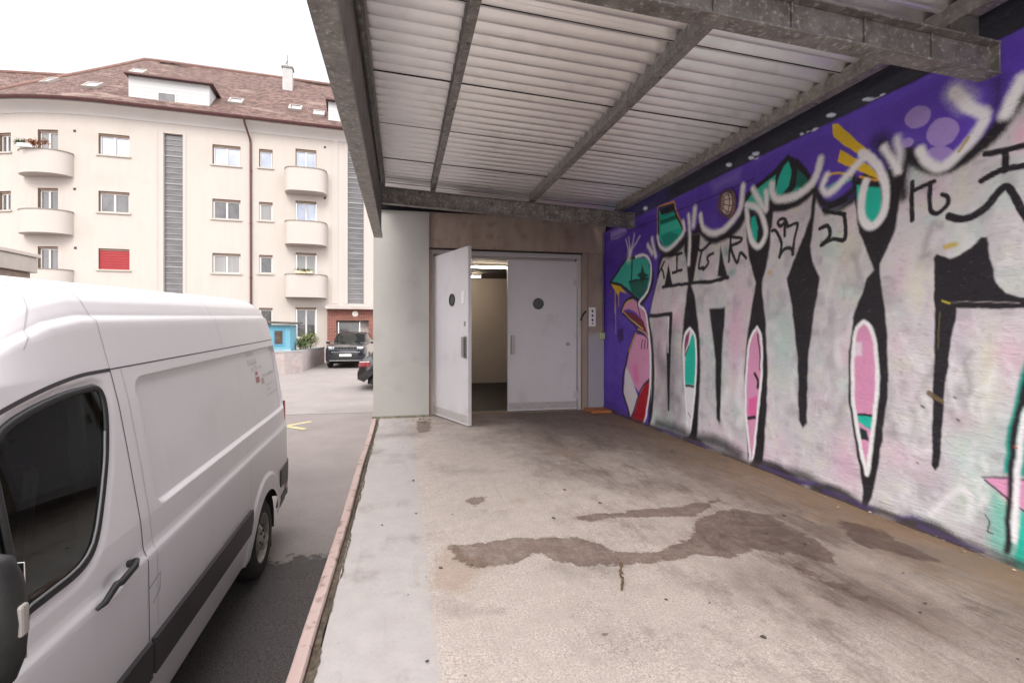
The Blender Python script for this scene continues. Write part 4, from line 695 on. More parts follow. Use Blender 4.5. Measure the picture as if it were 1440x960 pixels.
# hairline cracks
vc = n('ShaderNodeTexVoronoi'); vc.feature = 'DISTANCE_TO_EDGE'; vc.inputs['Scale'].default_value = 26
vm = n('ShaderNodeVectorMath'); vm.operation = 'ADD'; l(OB, vm.inputs[0]); nn = n('ShaderNodeTexNoise'); nn.inputs['Scale'].default_value = 12; nn.inputs['Detail'].default_value = 5; l(OB, nn.inputs['Vector']); vs_ = n('ShaderNodeVectorMath'); vs_.operation = 'SCALE'; vs_.inputs[3].default_value = .12; l(nn.outputs[1], vs_.inputs[0]); l(vs_.outputs[0], vm.inputs[1]); l(vm.outputs[0], vc.inputs['Vector'])
ck = mathn('MULTIPLY', rng(vc.outputs[0], .0, .035, 1, 0), rng(noise(1.7, 4), .5, .62)); ck = mathn('MULTIPLY', ck, rng(edge, .2, .5))
base = mix(mathn('MULTIPLY', ck, .6), base, (.13, .105, .09))
# spills: shape from the stored distance, edge broken up by noise
wob = mathn('ADD', mathn('MULTIPLY', mathn('SUBTRACT', noise(6, 8, .72), .5), .26), mathn('MULTIPLY', mathn('SUBTRACT', noise(34, 5, .7), .5), .05))
wd = mathn('ADD', att('wet'), wob); wmask = rng(wd, -.004, .012, 1, 0)
hol = rng(noise(9, 8, .8), .46, .66, 1, .45); wmask = mathn('MULTIPLY', wmask, hol)
bd = rng(mathn('ADD', att('brown'), wob), -.03, .05, 1, 0)
base = mix(mathn('MULTIPLY', bd, .45), base, (.30, .20, .14))
base = mix(wmask, base, mix(1., base, (.46, .39, .36), 'MULTIPLY'))
rim = mathn('MULTIPLY', rng(wd, -.004, .012, 1, 0), rng(wd, -.03, -.004, 0, 1)); base = mix(mathn('MULTIPLY', rim, .35), base, (.12, .09, .07))
l(base, P.inputs['Base Color'])
rg = mathn('SUBTRACT', rng(n2, .2, .8, .62, .85), mathn('MULTIPLY', wmask, .2)); l(rg, P.inputs['Roughness'])
hh = mathn('ADD', mathn('MULTIPLY', n3, rng(edge, .05, .3, .25, 1)), mathn('MULTIPLY', n2, 1.5)); hh = mathn('SUBTRACT', hh, mathn('MULTIPLY', ck, .5))
bp = n('ShaderNodeBump'); bp.inputs['Strength'].default_value = .45; bp.inputs['Distance'].default_value = .006; l(hh, bp.inputs['Height']); l(bp.outputs[0], P.inputs['Normal'])
z_ = .004*np.sin(px*3.1+1)*np.cos(py*2.3)
o = gridmesh('floor_surface', np.stack([px, py, z_], 1), len(gx), len(gy), FLOOR); attr(o, 'wet', wet); attr(o, 'brown', brn); o.parent = dock; local(o, dock)
m = MB().box(-.36, 3.2, Y0+.002, 7.40, -1.6, -.03); local(m.build('concrete_base', SLABE, dock), dock)
EDGE = mat('worn_pink_edge_paint', (.42, .30, .27), (.50, .385, .355), 5, .6, .1, .2, 60, c3=(.20, .12, .09), s3=14, streak=(1, .3, 1))
# steel edge: slightly uneven bar
m = MB(); yy = np.linspace(Y0, 7.2, 60); rr = random.Random(3)
for a, b in zip(yy[:-1], yy[1:]): pass
prof = [(-.388, -.06), (-.388, .006), (-.381, .014), (-.340, .014), (-.333, .006), (-.333, -.06)]
vs = []
for y in yy:
    dx = .004*math.sin(y*2.3)+rr.uniform(-.0012, .0012); dz = .003*math.sin(y*1.7+1)
    vs += [(x+dx, y, z+dz) for x, z in prof]
k = len(prof); m.add(vs, [(i*k+j, i*k+j+1, (i+1)*k+j+1, (i+1)*k+j) for i in range(len(yy)-1) for j in range(k-1)])
local(m.build('steel_edge', EDGE, dock, smooth=True, angle=35), dock)
m = MB(); vs = []
for y in np.linspace(Y0, 7.2, 300):
    vs += [(-.333, y, -.010), (-.315, y, -.012+rr.uniform(-.004, .004)), (-.297+rr.uniform(-.0045, .0045)+.006*math.sin(y*5)+.004*math.sin(y*17), y, .0055)]
m.add(vs, [(i*3+j, i*3+j+1, i*3+j+4, i*3+j+3) for i in range(299) for j in range(2)])
local(m.build('joint_filler', mat('dirty_joint', (.035, .026, .02), (.15, .115, .08), 30, .95, 0, .6, 120), dock), dock)

# ============================================================ graffiti wall
GY_ = np.concatenate([np.arange(-2.2, 1.5, .025), np.arange(1.5, 4.2, .0062), np.arange(4.2, 7.62, .0095)]); GZ_ = np.arange(-.06, 3.4, .0075)
A, B = np.meshgrid(GY_, GZ_, indexing='ij'); py, pz = A.ravel(), B.ravel()
def vnoise(x, y, s, seed):
    r_ = np.random.RandomState(seed); tb = r_.rand(64, 64); x = x*s; y = y*s; xi = np.floor(x).astype(int); yi = np.floor(y).astype(int); fx = x-xi; fy = y-yi
    fx = fx*fx*(3-2*fx); fy = fy*fy*(3-2*fy); g_ = lambda i, j: tb[i % 64, j % 64]
    return (g_(xi, yi)*(1-fx)+g_(xi+1, yi)*fx)*(1-fy)+(g_(xi, yi+1)*(1-fx)+g_(xi+1, yi+1)*fx)*fy
ny = py+(vnoise(py, pz, 14, 1)-.5)*.010+(vnoise(py, pz, 50, 2)-.5)*.004
nz_ = pz+(vnoise(py, pz, 14, 3)-.5)*.010+(vnoise(py, pz, 50, 4)-.5)*.004
C3 = np.empty((len(py), 3))
k1 = vnoise(py, pz, 1.3, 5)[:, None]; k2 = vnoise(py, pz, 4.2, 6)[:, None]; k3 = vnoise(py, pz*.5, 22, 12)[:, None]
C3[:] = np.array(lin((86, 54, 172)))*(1-k1)+np.array(lin((108, 74, 202)))*k1; C3 *= (.86+.2*k2+.1*k3)
C3 = np.where((k2 > .78), C3*.9+.1*np.array(lin((120, 95, 190))), C3)
f1 = vnoise(py+.3*vnoise(py, pz, 3, 20), pz, 2.6, 7)[:, None]; f2 = vnoise(py, pz+.2*vnoise(py, pz, 4, 21), 5, 8)[:, None]; f3 = vnoise(py, pz, 9, 9)[:, None]; f4 = vnoise(py, pz, 24, 10)[:, None]
sil = np.array(lin((228, 222, 226)))*(1-f1)+np.array(lin((206, 202, 206)))*f1
def tint(c, f, a, b, amt):
    global sil
    w_ = np.clip((f-a)/(b-a), 0, 1)*amt; sil = sil*(1-w_)+np.array(lin(c))*w_
tint((232, 200, 218), f2, .66, .92, .5); tint((196, 222, 214), 1-f2, .68, .92, .5); tint((224, 222, 206), f3, .66, .9, .5); tint((160, 152, 158), 1-f3, .7, .9, .4); tint((232, 228, 232), f4, .72, .95, .55); tint((170, 162, 170), 1-f4, .8, .97, .4)
def smoothpts(pts, closed=False, sub=4):
    if len(pts) < 3: return pts
    o_ = []; n_ = len(pts)
    for i in range(n_-1):
        p0 = pts[i-1] if i > 0 else pts[0]; p1 = pts[i]; p2 = pts[i+1]; p3 = pts[i+2] if i+2 < n_ else pts[-1]
        for k_ in range(sub):
            u = k_/sub; o_.append(tuple(.5*((2*p1[a])+(-p0[a]+p2[a])*u+(2*p0[a]-5*p1[a]+4*p2[a]-p3[a])*u*u+(-p0[a]+3*p1[a]-3*p2[a]+p3[a])*u**3) for a in (0, 1)))
    return o_+[pts[-1]]
speck = np.random.RandomState(3).rand(len(py))
for g_ in GRAF:
    if g_[0] == 'e':
        _, c, a_, cy, cz, ry, rz = g_; d = ((py-cy)/ry)**2+((pz-cz)/rz)**2; w_ = (a_*np.exp(-d*1.6))[:, None]; C3 = C3*(1-w_)+np.array(lin(c))*w_; continue
    if g_[0] == 'p': _, c, soft, a_, smo, pts = g_; wdt = 0
    else: _, c, wdt, soft, a_, smo, pts = g_
    if smo: pts = smoothpts(pts)
    pad = wdt+soft*2.2+.01; q = np.array(pts)
    I = np.nonzero((py > q[:, 0].min()-pad) & (py < q[:, 0].max()+pad) & (pz > q[:, 1].min()-pad) & (pz < q[:, 1].max()+pad))[0]
    if not len(I): continue
    d = sdpoly(ny[I], nz_[I], pts) if g_[0] == 'p' else sdline(ny[I], nz_[I], pts)-wdt
    sf = max(soft, .004); w_ = np.clip(.5-d/(2*sf), 0, 1); w_ = w_*w_*(3-2*w_)
    if sf > .02: w_ = np.clip(w_+(speck[I]-.5)*.35*(w_*(1-w_)*4), 0, 1)
    w_ = (w_*a_)[:, None]; cc = sil[I] if c == 'SILVER' else np.array(lin(c))
    C3[I] = C3[I]*(1-w_)+cc*w_
GM = bpy.data.materials.new('sprayed_wall_paint'); GM.use_nodes = True; t = GM.node_tree; n = t.nodes.new; l = t.links.new; P = t.nodes['Principled BSDF']
co = n('ShaderNodeTexCoord'); OB = co.outputs['Object']; ca = n('ShaderNodeVertexColor'); ca.layer_name = 'paint'
pn = noise(230, 2, .6); pc = mix(rng(pn, .62, .75, 0, .07), ca.outputs[0], (.75, .72, .76)); pc = mix(rng(noise(190, 3, .7), .3, .42, .18, 0), pc, (.05, .04, .05))
scr = rng(noise(7, 9, .8, mapv((1, 1, 3))), .72, .74, 0, .35); pc = mix(scr, pc, (.42, .38, .36))
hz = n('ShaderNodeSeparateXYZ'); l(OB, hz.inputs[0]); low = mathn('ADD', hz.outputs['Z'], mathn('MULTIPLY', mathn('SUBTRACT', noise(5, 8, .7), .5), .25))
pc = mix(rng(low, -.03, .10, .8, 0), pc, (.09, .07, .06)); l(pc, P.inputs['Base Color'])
P.inputs['Roughness'].default_value = .5; l(rng(noise(20, 4), .3, .7, .36, .6), P.inputs['Roughness'])
hb = mathn('ADD', mathn('MULTIPLY', noise(150, 4, .65), .5), mathn('ADD', noise(28, 6, .6), mathn('MULTIPLY', noise(5, 3), 3)))
bp = n('ShaderNodeBump'); bp.inputs['Strength'].default_value = .85; bp.inputs['Distance'].default_value = .013; l(hb, bp.inputs['Height']); l(bp.outputs[0], P.inputs['Normal'])
wx = 3.14+np.where(pz > 2.80, .05, 0)-.02*np.exp(-((pz)/.07)**2)*(1+.6*vnoise(py, pz, 6, 11))+(vnoise(py, pz, 2, 13)-.5)*.008
gw = thing('graffiti_wall', 'long wall covered in spray-painted silver, black and purple graffiti letters beside the dock', 'wall', (3.3, 2.6, -1))
o = gridmesh('painted_face', np.stack([wx, py, pz], 1), len(GY_), len(GZ_), GM); o.parent = gw; local(o, gw)
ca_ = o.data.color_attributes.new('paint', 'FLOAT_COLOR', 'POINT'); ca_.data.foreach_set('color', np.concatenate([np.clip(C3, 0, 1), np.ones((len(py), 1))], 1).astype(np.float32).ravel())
o.data.polygons.foreach_set('use_smooth', [True]*len(o.data.polygons))
local(MB().box(3.20, 3.6, -2.2, 12, -1.6, 4.2).build('masonry', SLABE, gw), gw)
local(MB().box(3.12, 3.7, -2.25, 12.05, 4.2, 4.28).build('coping', SLABE, gw, bevel=.01), gw)
# ============================================================ canopy
cn = thing('canopy', 'galvanised steel canopy with corrugated sheet roof over the loading dock', 'canopy', (-.3, 2, 2.6))
def cz(x): return 1.22+1.765-.046*x                     # underside of the purlins
CY0, CY1 = .95, 6.32
def cpart(o):
    for q in (o if isinstance(o, list) else [o]): local(q, cn)
    return o
# corrugated sheets, one every 0.9 m, each lapping the next
sh0 = .94; i = 0; p = .128; rs = random.Random(5)
while sh0 < 7.2:
    a, b = sh0-.03, min(sh0+.9, 7.23); nn_ = int((b-a)/p*14); xs_ = [-.222, 0, .5, 1, 1.5, 2, 2.5, 2.945]; vs = []
    dz0 = .004*(i % 2); wob_ = rs.uniform(-.002, .002)
    for k in range(nn_+1):
        y = a+(b-a)*k/nn_; ph = y/p*math.pi; s_ = abs(math.sin(ph)); zz = -.046*(s_**1.15)
        for x in xs_: vs.append((x, y, cz(x)+.125+zz+dz0+wob_*math.sin(x*2+i)))
    c_ = len(xs_); m = MB().add(vs, [(k*c_+j, k*c_+j+1, (k+1)*c_+j+1, (k+1)*c_+j) for k in range(nn_) for j in range(c_-1)])
    o = cpart(m.build('roof_sheet', SHEET, cn, smooth=True, angle=50)); 
    lm = MB(); lm.add([(x, b+.001, cz(x)+.125+dz0+q) for x in (-.222, 2.945) for q in (-.055, -.012)], [(0, 1, 3, 2)]); cpart(lm.build('lap_shadow', DARK, cn)); sh0 += .9; i += 1  # dark strip drawn as the shadow line at each sheet lap
cpart(MB().box(2.946, 3.188, CY0, 7.29, 3.0, 3.012).build('wall_gap_shade', VOID, cn))  # added black sheet, stands for the dark void between roof and wall
cpart(MB().box(-.375, 3.19, 7.235, 7.2985, 2.96, 3.35).build('end_light_block', VOID, cn))  # added block, stops light leaking in between roof and door wall
# purlins: C sections running away from the camera
def purlin(x, wd, dp, m_, y0=CY0, y1=CY1-.06):
    z = cz(x); m = MB(); t_ = .006; rr_ = random.Random(int(x*10))
    m.box(x-wd/2, x+wd/2, y0, y1, z, z+t_); m.box(x-wd/2, x-wd/2+t_, y0, y1, z+t_, z+dp); m.box(x-wd/2+t_, x+wd/2, y0, y1, z+dp-t_, z+dp)
    m.box(x+wd/2-t_, x+wd/2, y0, y1, z+t_, z+.022)
    cpart(m.build('purlin', m_, cn, bevel=.002))
purlin(.385, .062, .10, GALV); purlin(1.66, .076, .10, GALV); purlin(2.88, .085, .10, GALV)
# cross beams: I sections, sloping with the roof
BEAMM = mat('brownish_galvanised', (.15, .135, .12), (.36, .34, .32), 10, .5, .45, .35, 80, c3=(.55, .53, .50), s3=38, contrast=.5)
def xbeam(y, x0, x1, drop, dep, fl, name='cross_beam'):
    m = MB(); t_ = .010
    def bx(xa, xb, ya, yb, za, zb):
        vs = [(x, yy_, cz(x)-drop+zz) for zz in (za, zb) for yy_ in (ya, yb) for x in (xa, xb)]
        m.add(vs, [(0, 2, 3, 1), (4, 5, 7, 6), (0, 1, 5, 4), (2, 6, 7, 3), (0, 4, 6, 2), (1, 3, 7, 5)])
    bx(x0, x1, y-fl/2, y+fl/2, 0, t_); bx(x0, x1, y-.005, y+.005, t_, dep-t_); bx(x0, x1, y-fl/2, y+fl/2, dep-t_, dep)
    bx(x1-.008, x1, y-fl/2+.004, y+fl/2-.004, t_, dep-t_)
    for sx in np.arange(x0+.35, x1-.1, .42): bx(sx, sx+.006, y-.018, y-.006, t_, dep-t_)
    return cpart(m.build(name, BEAMM, cn, bevel=.002))
xbeam(6.2, -.222, 3.06, .225, .20, .09)
xbeam(2.03, -.222, 3.06, .275, .17, .10)
m = MB()
for x in (.385, 1.66, 2.88): m.box(x-.04, x+.04, 1.99, 2.07, cz(x)-.106, cz(x)-.001)
for q in m.pieces(): cpart(q.build('packing_block', GALVD, cn))
# deep channel along the open edge
m = MB(); x0, x1, zb, zt = -.326, -.224, 2.385, 3.10; t_ = .008
m.box(x0, x1, CY0, 6.36, zb, zb+t_); m.box(x0, x0+t_, CY0, 6.36, zb+t_, zt); m.box(x0+t_, x1, CY0, 6.36, zt-t_, zt); m.box(x1-t_, x1, CY0, 6.36, zb+t_, zb+.035)
m.box(x0+t_, x0+.03, CY0, 6.34, 2.70, 2.72); m.box(x0+t_, x1-.012, 6.345, 6.353, zb+.036, zt-t_)
cpart(m.build('edge_channel', GALV, cn, bevel=.002))
m = MB().box(x1-.02, x1-.012, CY0, 6.34, zb+.04, 2.98); cpart(m.build('web_plate', GALVD, cn))
m = MB().box(-.205, -.185, CY0, 6.13, 2.90, 3.02); cpart(m.build('gutter_lip', GALVD, cn))
# bolts
m = MB()
for y in np.arange(1.2, 6.2, .9):
    for x in (.385, 1.66, 2.88):
        m.lathe([(0, 0), (.009, 0), (.009, -.008), (0, -.010)], T(x+.012, y, cz(x)-.0005), 6)
cpart(m.build('bolt', GALVD, cn))

# ============================================================ loading building (door wall)
bl = thing('loading_building', 'concrete building end with grey double doors at the back of the dock', 'building', (.4, 8, -1))
def bp_(o, par=None): o.matrix_parent_inverse = T(*(-Vector(bl.location))); return o
bp_(MB().box(-.385, .400, 7.30, 7.62, -.9, 3.4).build('plaster_column', PLAST, bl, bevel=.008))
bp_(MB().box(-.40, .404, 7.285, 7.31, -.01, .028).build('base_strip', mat('mossy_base', (.10, .09, .06), (.26, .25, .19), 14, .95, 0, .5, 60), bl, bevel=.004))
m = MB().box(.402, 3.17, 7.372, 7.62, 2.46, 3.4); bp_(m.build('lintel', BROWNC, bl, bevel=.006))
bp_(MB().box(.41, .452, 7.40, 7.60, .0, 2.458).build('jamb', BROWNC, bl))
m = MB().box(2.775, 3.135, 7.375, 7.60, -.01, 2.457)
PIER = mat('stained_pier', (.29, .22, .175), (.38, .295, .24), 4, .85, 0, .3, 60, streak=(2, 2, .8))
t = PIER.node_tree; n = t.nodes.new; l = t.links.new; P = t.nodes['Principled BSDF']; src = P.inputs['Base Color'].links[0].from_socket
co = n('ShaderNodeTexCoord'); OB = co.outputs['Object']; s_ = n('ShaderNodeSeparateXYZ'); l(OB, s_.inputs[0])
msk = mathn('MULTIPLY', rng(mathn('ADD', s_.outputs['Z'], mathn('MULTIPLY', noise(9, 5), .12)), 1.20, 1.30, 1, 0), rng(s_.outputs['X'], 2.868, 2.872)); c_ = mix(msk, src, (.38, .37, .39))
def spray(c_, x, z, r, col, amt):
    dx = mathn('SUBTRACT', s_.outputs['X'], x); dz = mathn('SUBTRACT', s_.outputs['Z'], z); d = mathn('SQRT', mathn('ADD', mathn('MULTIPLY', dx, dx), mathn('MULTIPLY', mathn('MULTIPLY', dz, dz), .35)))
    return mix(rng(mathn('ADD', d, mathn('MULTIPLY', noise(60, 3), .05)), r*.3, r, amt, 0, True), c_, col)
c_ = spray(c_, 3.13, 1.72, .13, (.25, .38, .05), .8); c_ = spray(c_, 3.11, 2.05, .11, (.10, .17, .32), .8); c_ = spray(c_, 3.14, 1.15, .10, (.42, .5, .25), .6); l(c_, P.inputs['Base Color'])
bp_(m.build('pier', PIER, bl, bevel=.004))
bp_(MB().box(2.862, 2.868, 7.371, 7.377, 0, 2.45).build('pier_joint', DARK, bl))
bp_(MB().box(.402, 3.14, 7.378, 7.60, 2.44, 2.4585).build('joint_line', DARK, bl))
# frame
m = MB(); m.box(.453, 2.77, 7.43, 7.50, 2.37, 2.44); m.box(2.715, 2.77, 7.43, 7.50, .0, 2.37); m.box(.453, .475, 7.43, 7.50, .0, 2.37); m.box(.60, 2.70, 7.50, 7.53, 2.345, 2.37)
bp_(m.build('door_frame', FRAMEM, bl, bevel=.003))
bp_(MB().box(.475, 2.715, 7.36, 7.60, -.02, .006).build('sill', mat('worn_sill', (.25, .19, .14), (.35, .28, .22), 9, .7), bl))
# door leaves built flat: local x from the hinge, y = thickness, z up
LW, LH = 1.125, 2.33
def leaf(root_M, mirrored, seed):
    e = bpy.data.objects.new('door', None); COL.objects.link(e); e.parent = bl; e.matrix_local = T(*(-Vector(bl.location))) @ root_M
    s = -1 if mirrored else 1
    def B(m, x0, x1, y0, y1, z0, z1): a, b = sorted((s*x0, s*x1)); m.box(a, b, y0, y1, z0, z1)
    m = MB(); B(m, .012, LW, 0, .045, .015, LH); m.build('leaf', DOORM, e, bevel=.003)
    m = MB(); B(m, .012, LW, -.004, 0, .015, .035); B(m, LW-.018, LW, -.004, 0, .04, LH); B(m, .012, LW-.02, -.004, 0, LH-.018, LH); m.build('edge_fold', DOORM, e, bevel=.001)
    cx_ = s*.64; cz_ = 1.66
    m = MB().lathe([(.086, 0), (.086, -.010), (.074, -.012), (.074, 0)], T(cx_, -.002, cz_) @ RX(R(90)) @ RX(R(180)), 32); m.lathe([(.086, 0), (.086, -.010), (.074, -.012), (.074, 0)], T(cx_, 0, cz_) @ RX(R(90)), 32)
    wn = m.build('round_window', BLACK, e, smooth=True); m = MB().lathe([(0, 0), (.075, 0)], T(cx_, -.004, cz_) @ RX(R(90)), 32); g = m.build('pane', mat('dark_grille_glass', (.03, .03, .035), (.10, .10, .10), 60, .2), wn)
    m = MB(); B(m, .012, LW, -.001, .0, .016, .14); m.build('kick_strip', mat('scuffed_paint', (.50, .47, .47), (.38, .35, .34), 9, .5, streak=(1, 1, 4)), e)
    m = MB(); B(m, LW-.10, LW-.045, -.012, -.002, .88, 1.17); B(m, LW-.10, LW-.088, -.05, -.012, .89, 1.16); B(m, LW-.088, LW-.058, -.05, -.042, .89, 1.16); m.build('handle', STEEL, e, bevel=.003)
    for z in (.24, 2.0):
        h = MB().tube([(s*.0, -.012, z-.075), (s*.0, -.012, z+.075)], .013, 10); B(h, .008, .07, -.008, -.001, z-.05, z+.05); h.build('hinge', FRAMEM, e, bevel=.001)
    return e, B
hx = .470; e1, B1 = leaf(T(hx, 7.425, 0) @ RZ(R(-70.5)), False, 1)
m = MB(); B1(m, LW-.20, LW-.12, -.006, -.001, 1.60, 1.76); m.build('sticker', WHITE, e1)
m = MB(); B1(m, LW-.12, LW-.08, -.006, -.001, 1.30, 1.36); m.build('lock_plate', STEEL, e1)
m = MB(); B1(m, LW-.14, LW-.11, -.04, -.005, .90, 1.16); m.build('pull_bar', STEEL, e1, bevel=.003)
e2, B2 = leaf(T(2.712, 7.432, 0), True, 2)
m = MB(); B2(m, .13, .19, -.006, -.001, 1.01, 1.06); B2(m, .152, .17, -.010, -.006, 1.028, 1.045); m.build('lock_plate', STEEL, e2)
# pen scribble on the closed door
m = MB(); rs = random.Random(2); pts = [(-.52, 1.38), (-.47, 1.47), (-.44, 1.38), (-.42, 1.45), (-.38, 1.36), (-.34, 1.43), (-.33, 1.33), (-.28, 1.36), (-.26, 1.30)]
m.tube([(x, -.0015, z) for x, z in pts], .0018, 4); m.tube([(-.53, -.0015, 1.47), (-.40, -.0015, 1.50), (-.31, -.0015, 1.46)], .0015, 4); m.build('pen_scribble', mat('pen_ink', (.30, .29, .30)), e2)
# interior room
m = MB()
x0, x1, y0, y1, z1 = .20, 3.4, 7.62, 11.9, 2.52
m.quad((x0, y1, .3), (x1, y1, .3), (x1, y1, z1), (x0, y1, z1)); m.quad((x0, y0, 0), (x0, y1, 0), (x0, y1, z1), (x0, y0, z1)); m.quad((x1, y0, 0), (x1, y1, 0), (x1, y1, z1), (x1, y0, z1)); m.quad((x0, y1, 0), (x1, y1, 0), (x1, y1, .3), (x0, y1, .3))
bp_(m.build('room_wall', ROOMW, bl))
bp_(MB().quad((x0, 7.52, -.003), (x1, 7.52, -.003), (x1, y1, -.003), (x0, y1, -.003)).build('room_floor', mat('dark_room_floor', (.010, .009, .008), (.022, .018, .016), 2, .6), bl))
bp_(MB().quad((x0, y0, z1), (x1, y0, z1), (x1, y1, z1), (x0, y1, z1)).build('room_ceiling', mat('room_ceiling_paint', (.055, .043, .035), (.07, .055, .045), 1.5, .8), bl))
# outer shell
SHW = mat('render_side_wall', (.50, .48, .45), (.56, .54, .51), 2, .9, 0, .2, 80)
bp_(MB().box(-.372, -.17, 7.63, 13.9, -1.2, 3.38).build('side_wall', SHW, bl)); bp_(MB().box(-.17, 3.16, 12.2, 13.9, -1.2, 3.38).build('rear_wall', SHW, bl))
bp_(MB().box(-.42, 3.18, 7.60, 13.95, 3.41, 3.55).build('roof', SLABE, bl, bevel=.01))
# ceiling lights
TUBE = emis('lit_tube', (1., .86, .68), 22)
for i, (x0, x1, y, lb) in enumerate([(.80, 2.0, 9.35, 'lit fluorescent tube nearest the doors on the room ceiling'), (.55, 1.75, 11.0, 'lit fluorescent tube deeper inside on the room ceiling')]):
    lt = thing('ceiling_light', lb, 'ceiling light', ((x0+x1)/2, y, 2.50), 0, 'fluorescent lights in the room behind the doors')
    h = (x1-x0)/2; MB().box(-h, h, -.02, .02, -.025, .0).build('housing', WHITE, lt, bevel=.003); MB().tube([(-h+.02, 0, -.05), (h-.02, 0, -.05)], .012, 10).build('tube', TUBE, lt, smooth=True)
    m = MB(); m.box(-h, -h+.02, -.015, .015, -.065, -.025); m.box(h-.02, h, -.015, .015, -.065, -.025); m.build('tube_holder', WHITE, lt)

# ============================================================ small things on the wall
sp_ = thing('switch_panel', 'narrow white switch panel with black pictograms on the brown pier beside the doors', 'switch panel', (2.93, 7.372, 1.46))
MB().box(-.055, .055, -.03, 0, -.15, .15).build('plate', WHITE, sp_, bevel=.004)
m = MB()
for z in (.09, .02, -.05): m.box(-.012, .012, -.033, -.029, z-.018, z+.018); m.box(-.02, -.014, -.033, -.029, z-.004, z+.01)
m.prism([(-.014, -.033, -.115), (.014, -.033, -.115), (0, -.033, -.085)], (0, .003, 0)); [q.build('pictogram', BLACK, sp_) for q in m.pieces()]
sk = thing('power_socket', 'green overspray-stained white power socket in the corner by the graffiti wall', 'power socket', (3.085, 7.36, 1.17))
SKM = mat('sprayed_socket', (.55, .58, .42), (.35, .45, .18), 18, .5)
MB().box(-.045, .045, -.055, .012, -.06, .06).build('box', SKM, sk, bevel=.008); MB().lathe([(.03, 0), (.03, .012), (.022, .014), (.022, .004), (0, .004)], T(0, -.055, -.01) @ RX(R(90)), 20).build('outlet', SKM, sk); MB().box(-.03, .03, -.07, -.055, .045, .055).build('lid', BLACK, sk, bevel=.002)
m = MB().tube([(3.105, 7.345, 1.22), (3.105, 7.345, 2.78)], .012, 8); tag(m.build('cable_conduit', mat('painted_conduit', (.12, .08, .22), (.2, .15, .12), 5, .5)), 'thin painted conduit rising in the corner above the socket', 'conduit')
m = MB().tube([(2.745, 7.365, 1.40), (2.76, 7.36, 1.46), (2.79, 7.36, 1.51), (2.83, 7.362, 1.55)], .014, 8); tag(m.build('rubber_hose_stub', RUB, smooth=True), 'short curved black hose stub beside the closed door', 'hose')
m = MB(); m.box(2.78, 3.10, 6.99, 7.33, .006, .045, T(0, 0, 0)); wb = m.build('wooden_board', mat('orange_board', (.42, .13, .03), (.55, .20, .05), 5, .6, 0, .3, 60, streak=(1, 6, 1), c3=(.25, .10, .04), s3=12), bevel=.006); wb.rotation_euler = (0, 0, 0); tag(wb, 'flat orange wooden board on the floor in the corner by the pier', 'board')
# bulkhead lamp with wire cage
lp = thing('bulkhead_lamp', 'oval bulkhead lamp behind a rusty wire cage on the purple graffiti wall', 'wall lamp', (3.135, 4.27, 2.47))
Ml = RY(R(-90)) @ Matrix.Diagonal((1.05, .66, .8, 1))
GL = mat('dusty_lamp_glass', (.60, .50, .42), (.80, .72, .66), 20, .25, 0); CAGE = mat('painted_cage', (.30, .18, .10), (.16, .10, .16), 30, .5, .4)
MB().lathe([(0, 0), (.13, 0), (.135, .02), (.12, .045), (0, .05)], Ml, 32).build('base', CAGE, lp, smooth=True)
MB().lathe([(.105, .045), (.10, .08), (.075, .115), (.035, .13), (0, .133)], Ml, 32).build('glass', GL, lp, smooth=True)
m = MB()
for k in range(6):
    a = math.pi*k/6+.2; pts = [Ml @ Vector((r_*math.cos(a), r_*math.sin(a), z)) for r_, z in [(-.125, .03), (-.118, .09), (-.08, .135), (0, .152), (.08, .135), (.118, .09), (.125, .03)]]; m.tube(pts, .0042, 5)
for r_, z in ((.118, .088), (.075, .138)): m.tube([Ml @ Vector((r_*math.cos(2*math.pi*k/24), r_*math.sin(2*math.pi*k/24), z)) for k in range(25)], .0042, 5)
m.build('wire_cage', CAGE, lp, smooth=True)
# leaf litter by the column
LF = mat('dead_leaf', (.07, .045, .025), (.14, .09, .05), 20, .8)
rs = random.Random(12)
m = MB()
for k in range(46):
    x = rs.gauss(.30, .055); y = rs.gauss(6.95, .14); a = rs.uniform(0, 6.28); s_ = rs.uniform(.008, .024)
    m.quad(*[(x+s_*math.cos(a+b)*q, y+s_*math.sin(a+b)*q, .006+rs.uniform(0, .012)) for b, q in ((0, 1), (1.3, .6), (3.14, 1), (4.6, .5))])
tag(m.build('leaf_litter', LF), 'small heap of dark leaf litter beside the plaster column', 'leaf litter', kind='stuff')
m = MB()
for k in range(160):
    y = rs.uniform(1.8, 7.2); x = 3.13-abs(rs.gauss(0, .07)); a = rs.uniform(0, 6.28); s_ = rs.uniform(.004, .014)
    m.quad(*[(x+s_*math.cos(a+b)*q, y+s_*math.sin(a+b)*q, .006+rs.uniform(0, .008)) for b, q in ((0, 1), (1.3, .6), (3.14, 1), (4.6, .5))])
tag(m.build('wall_foot_debris', mat('wall_debris', (.20, .10, .05), (.45, .38, .3), 40, .8)), 'crumbs and leaf bits strewn along the foot of the graffiti wall', 'debris', kind='stuff')

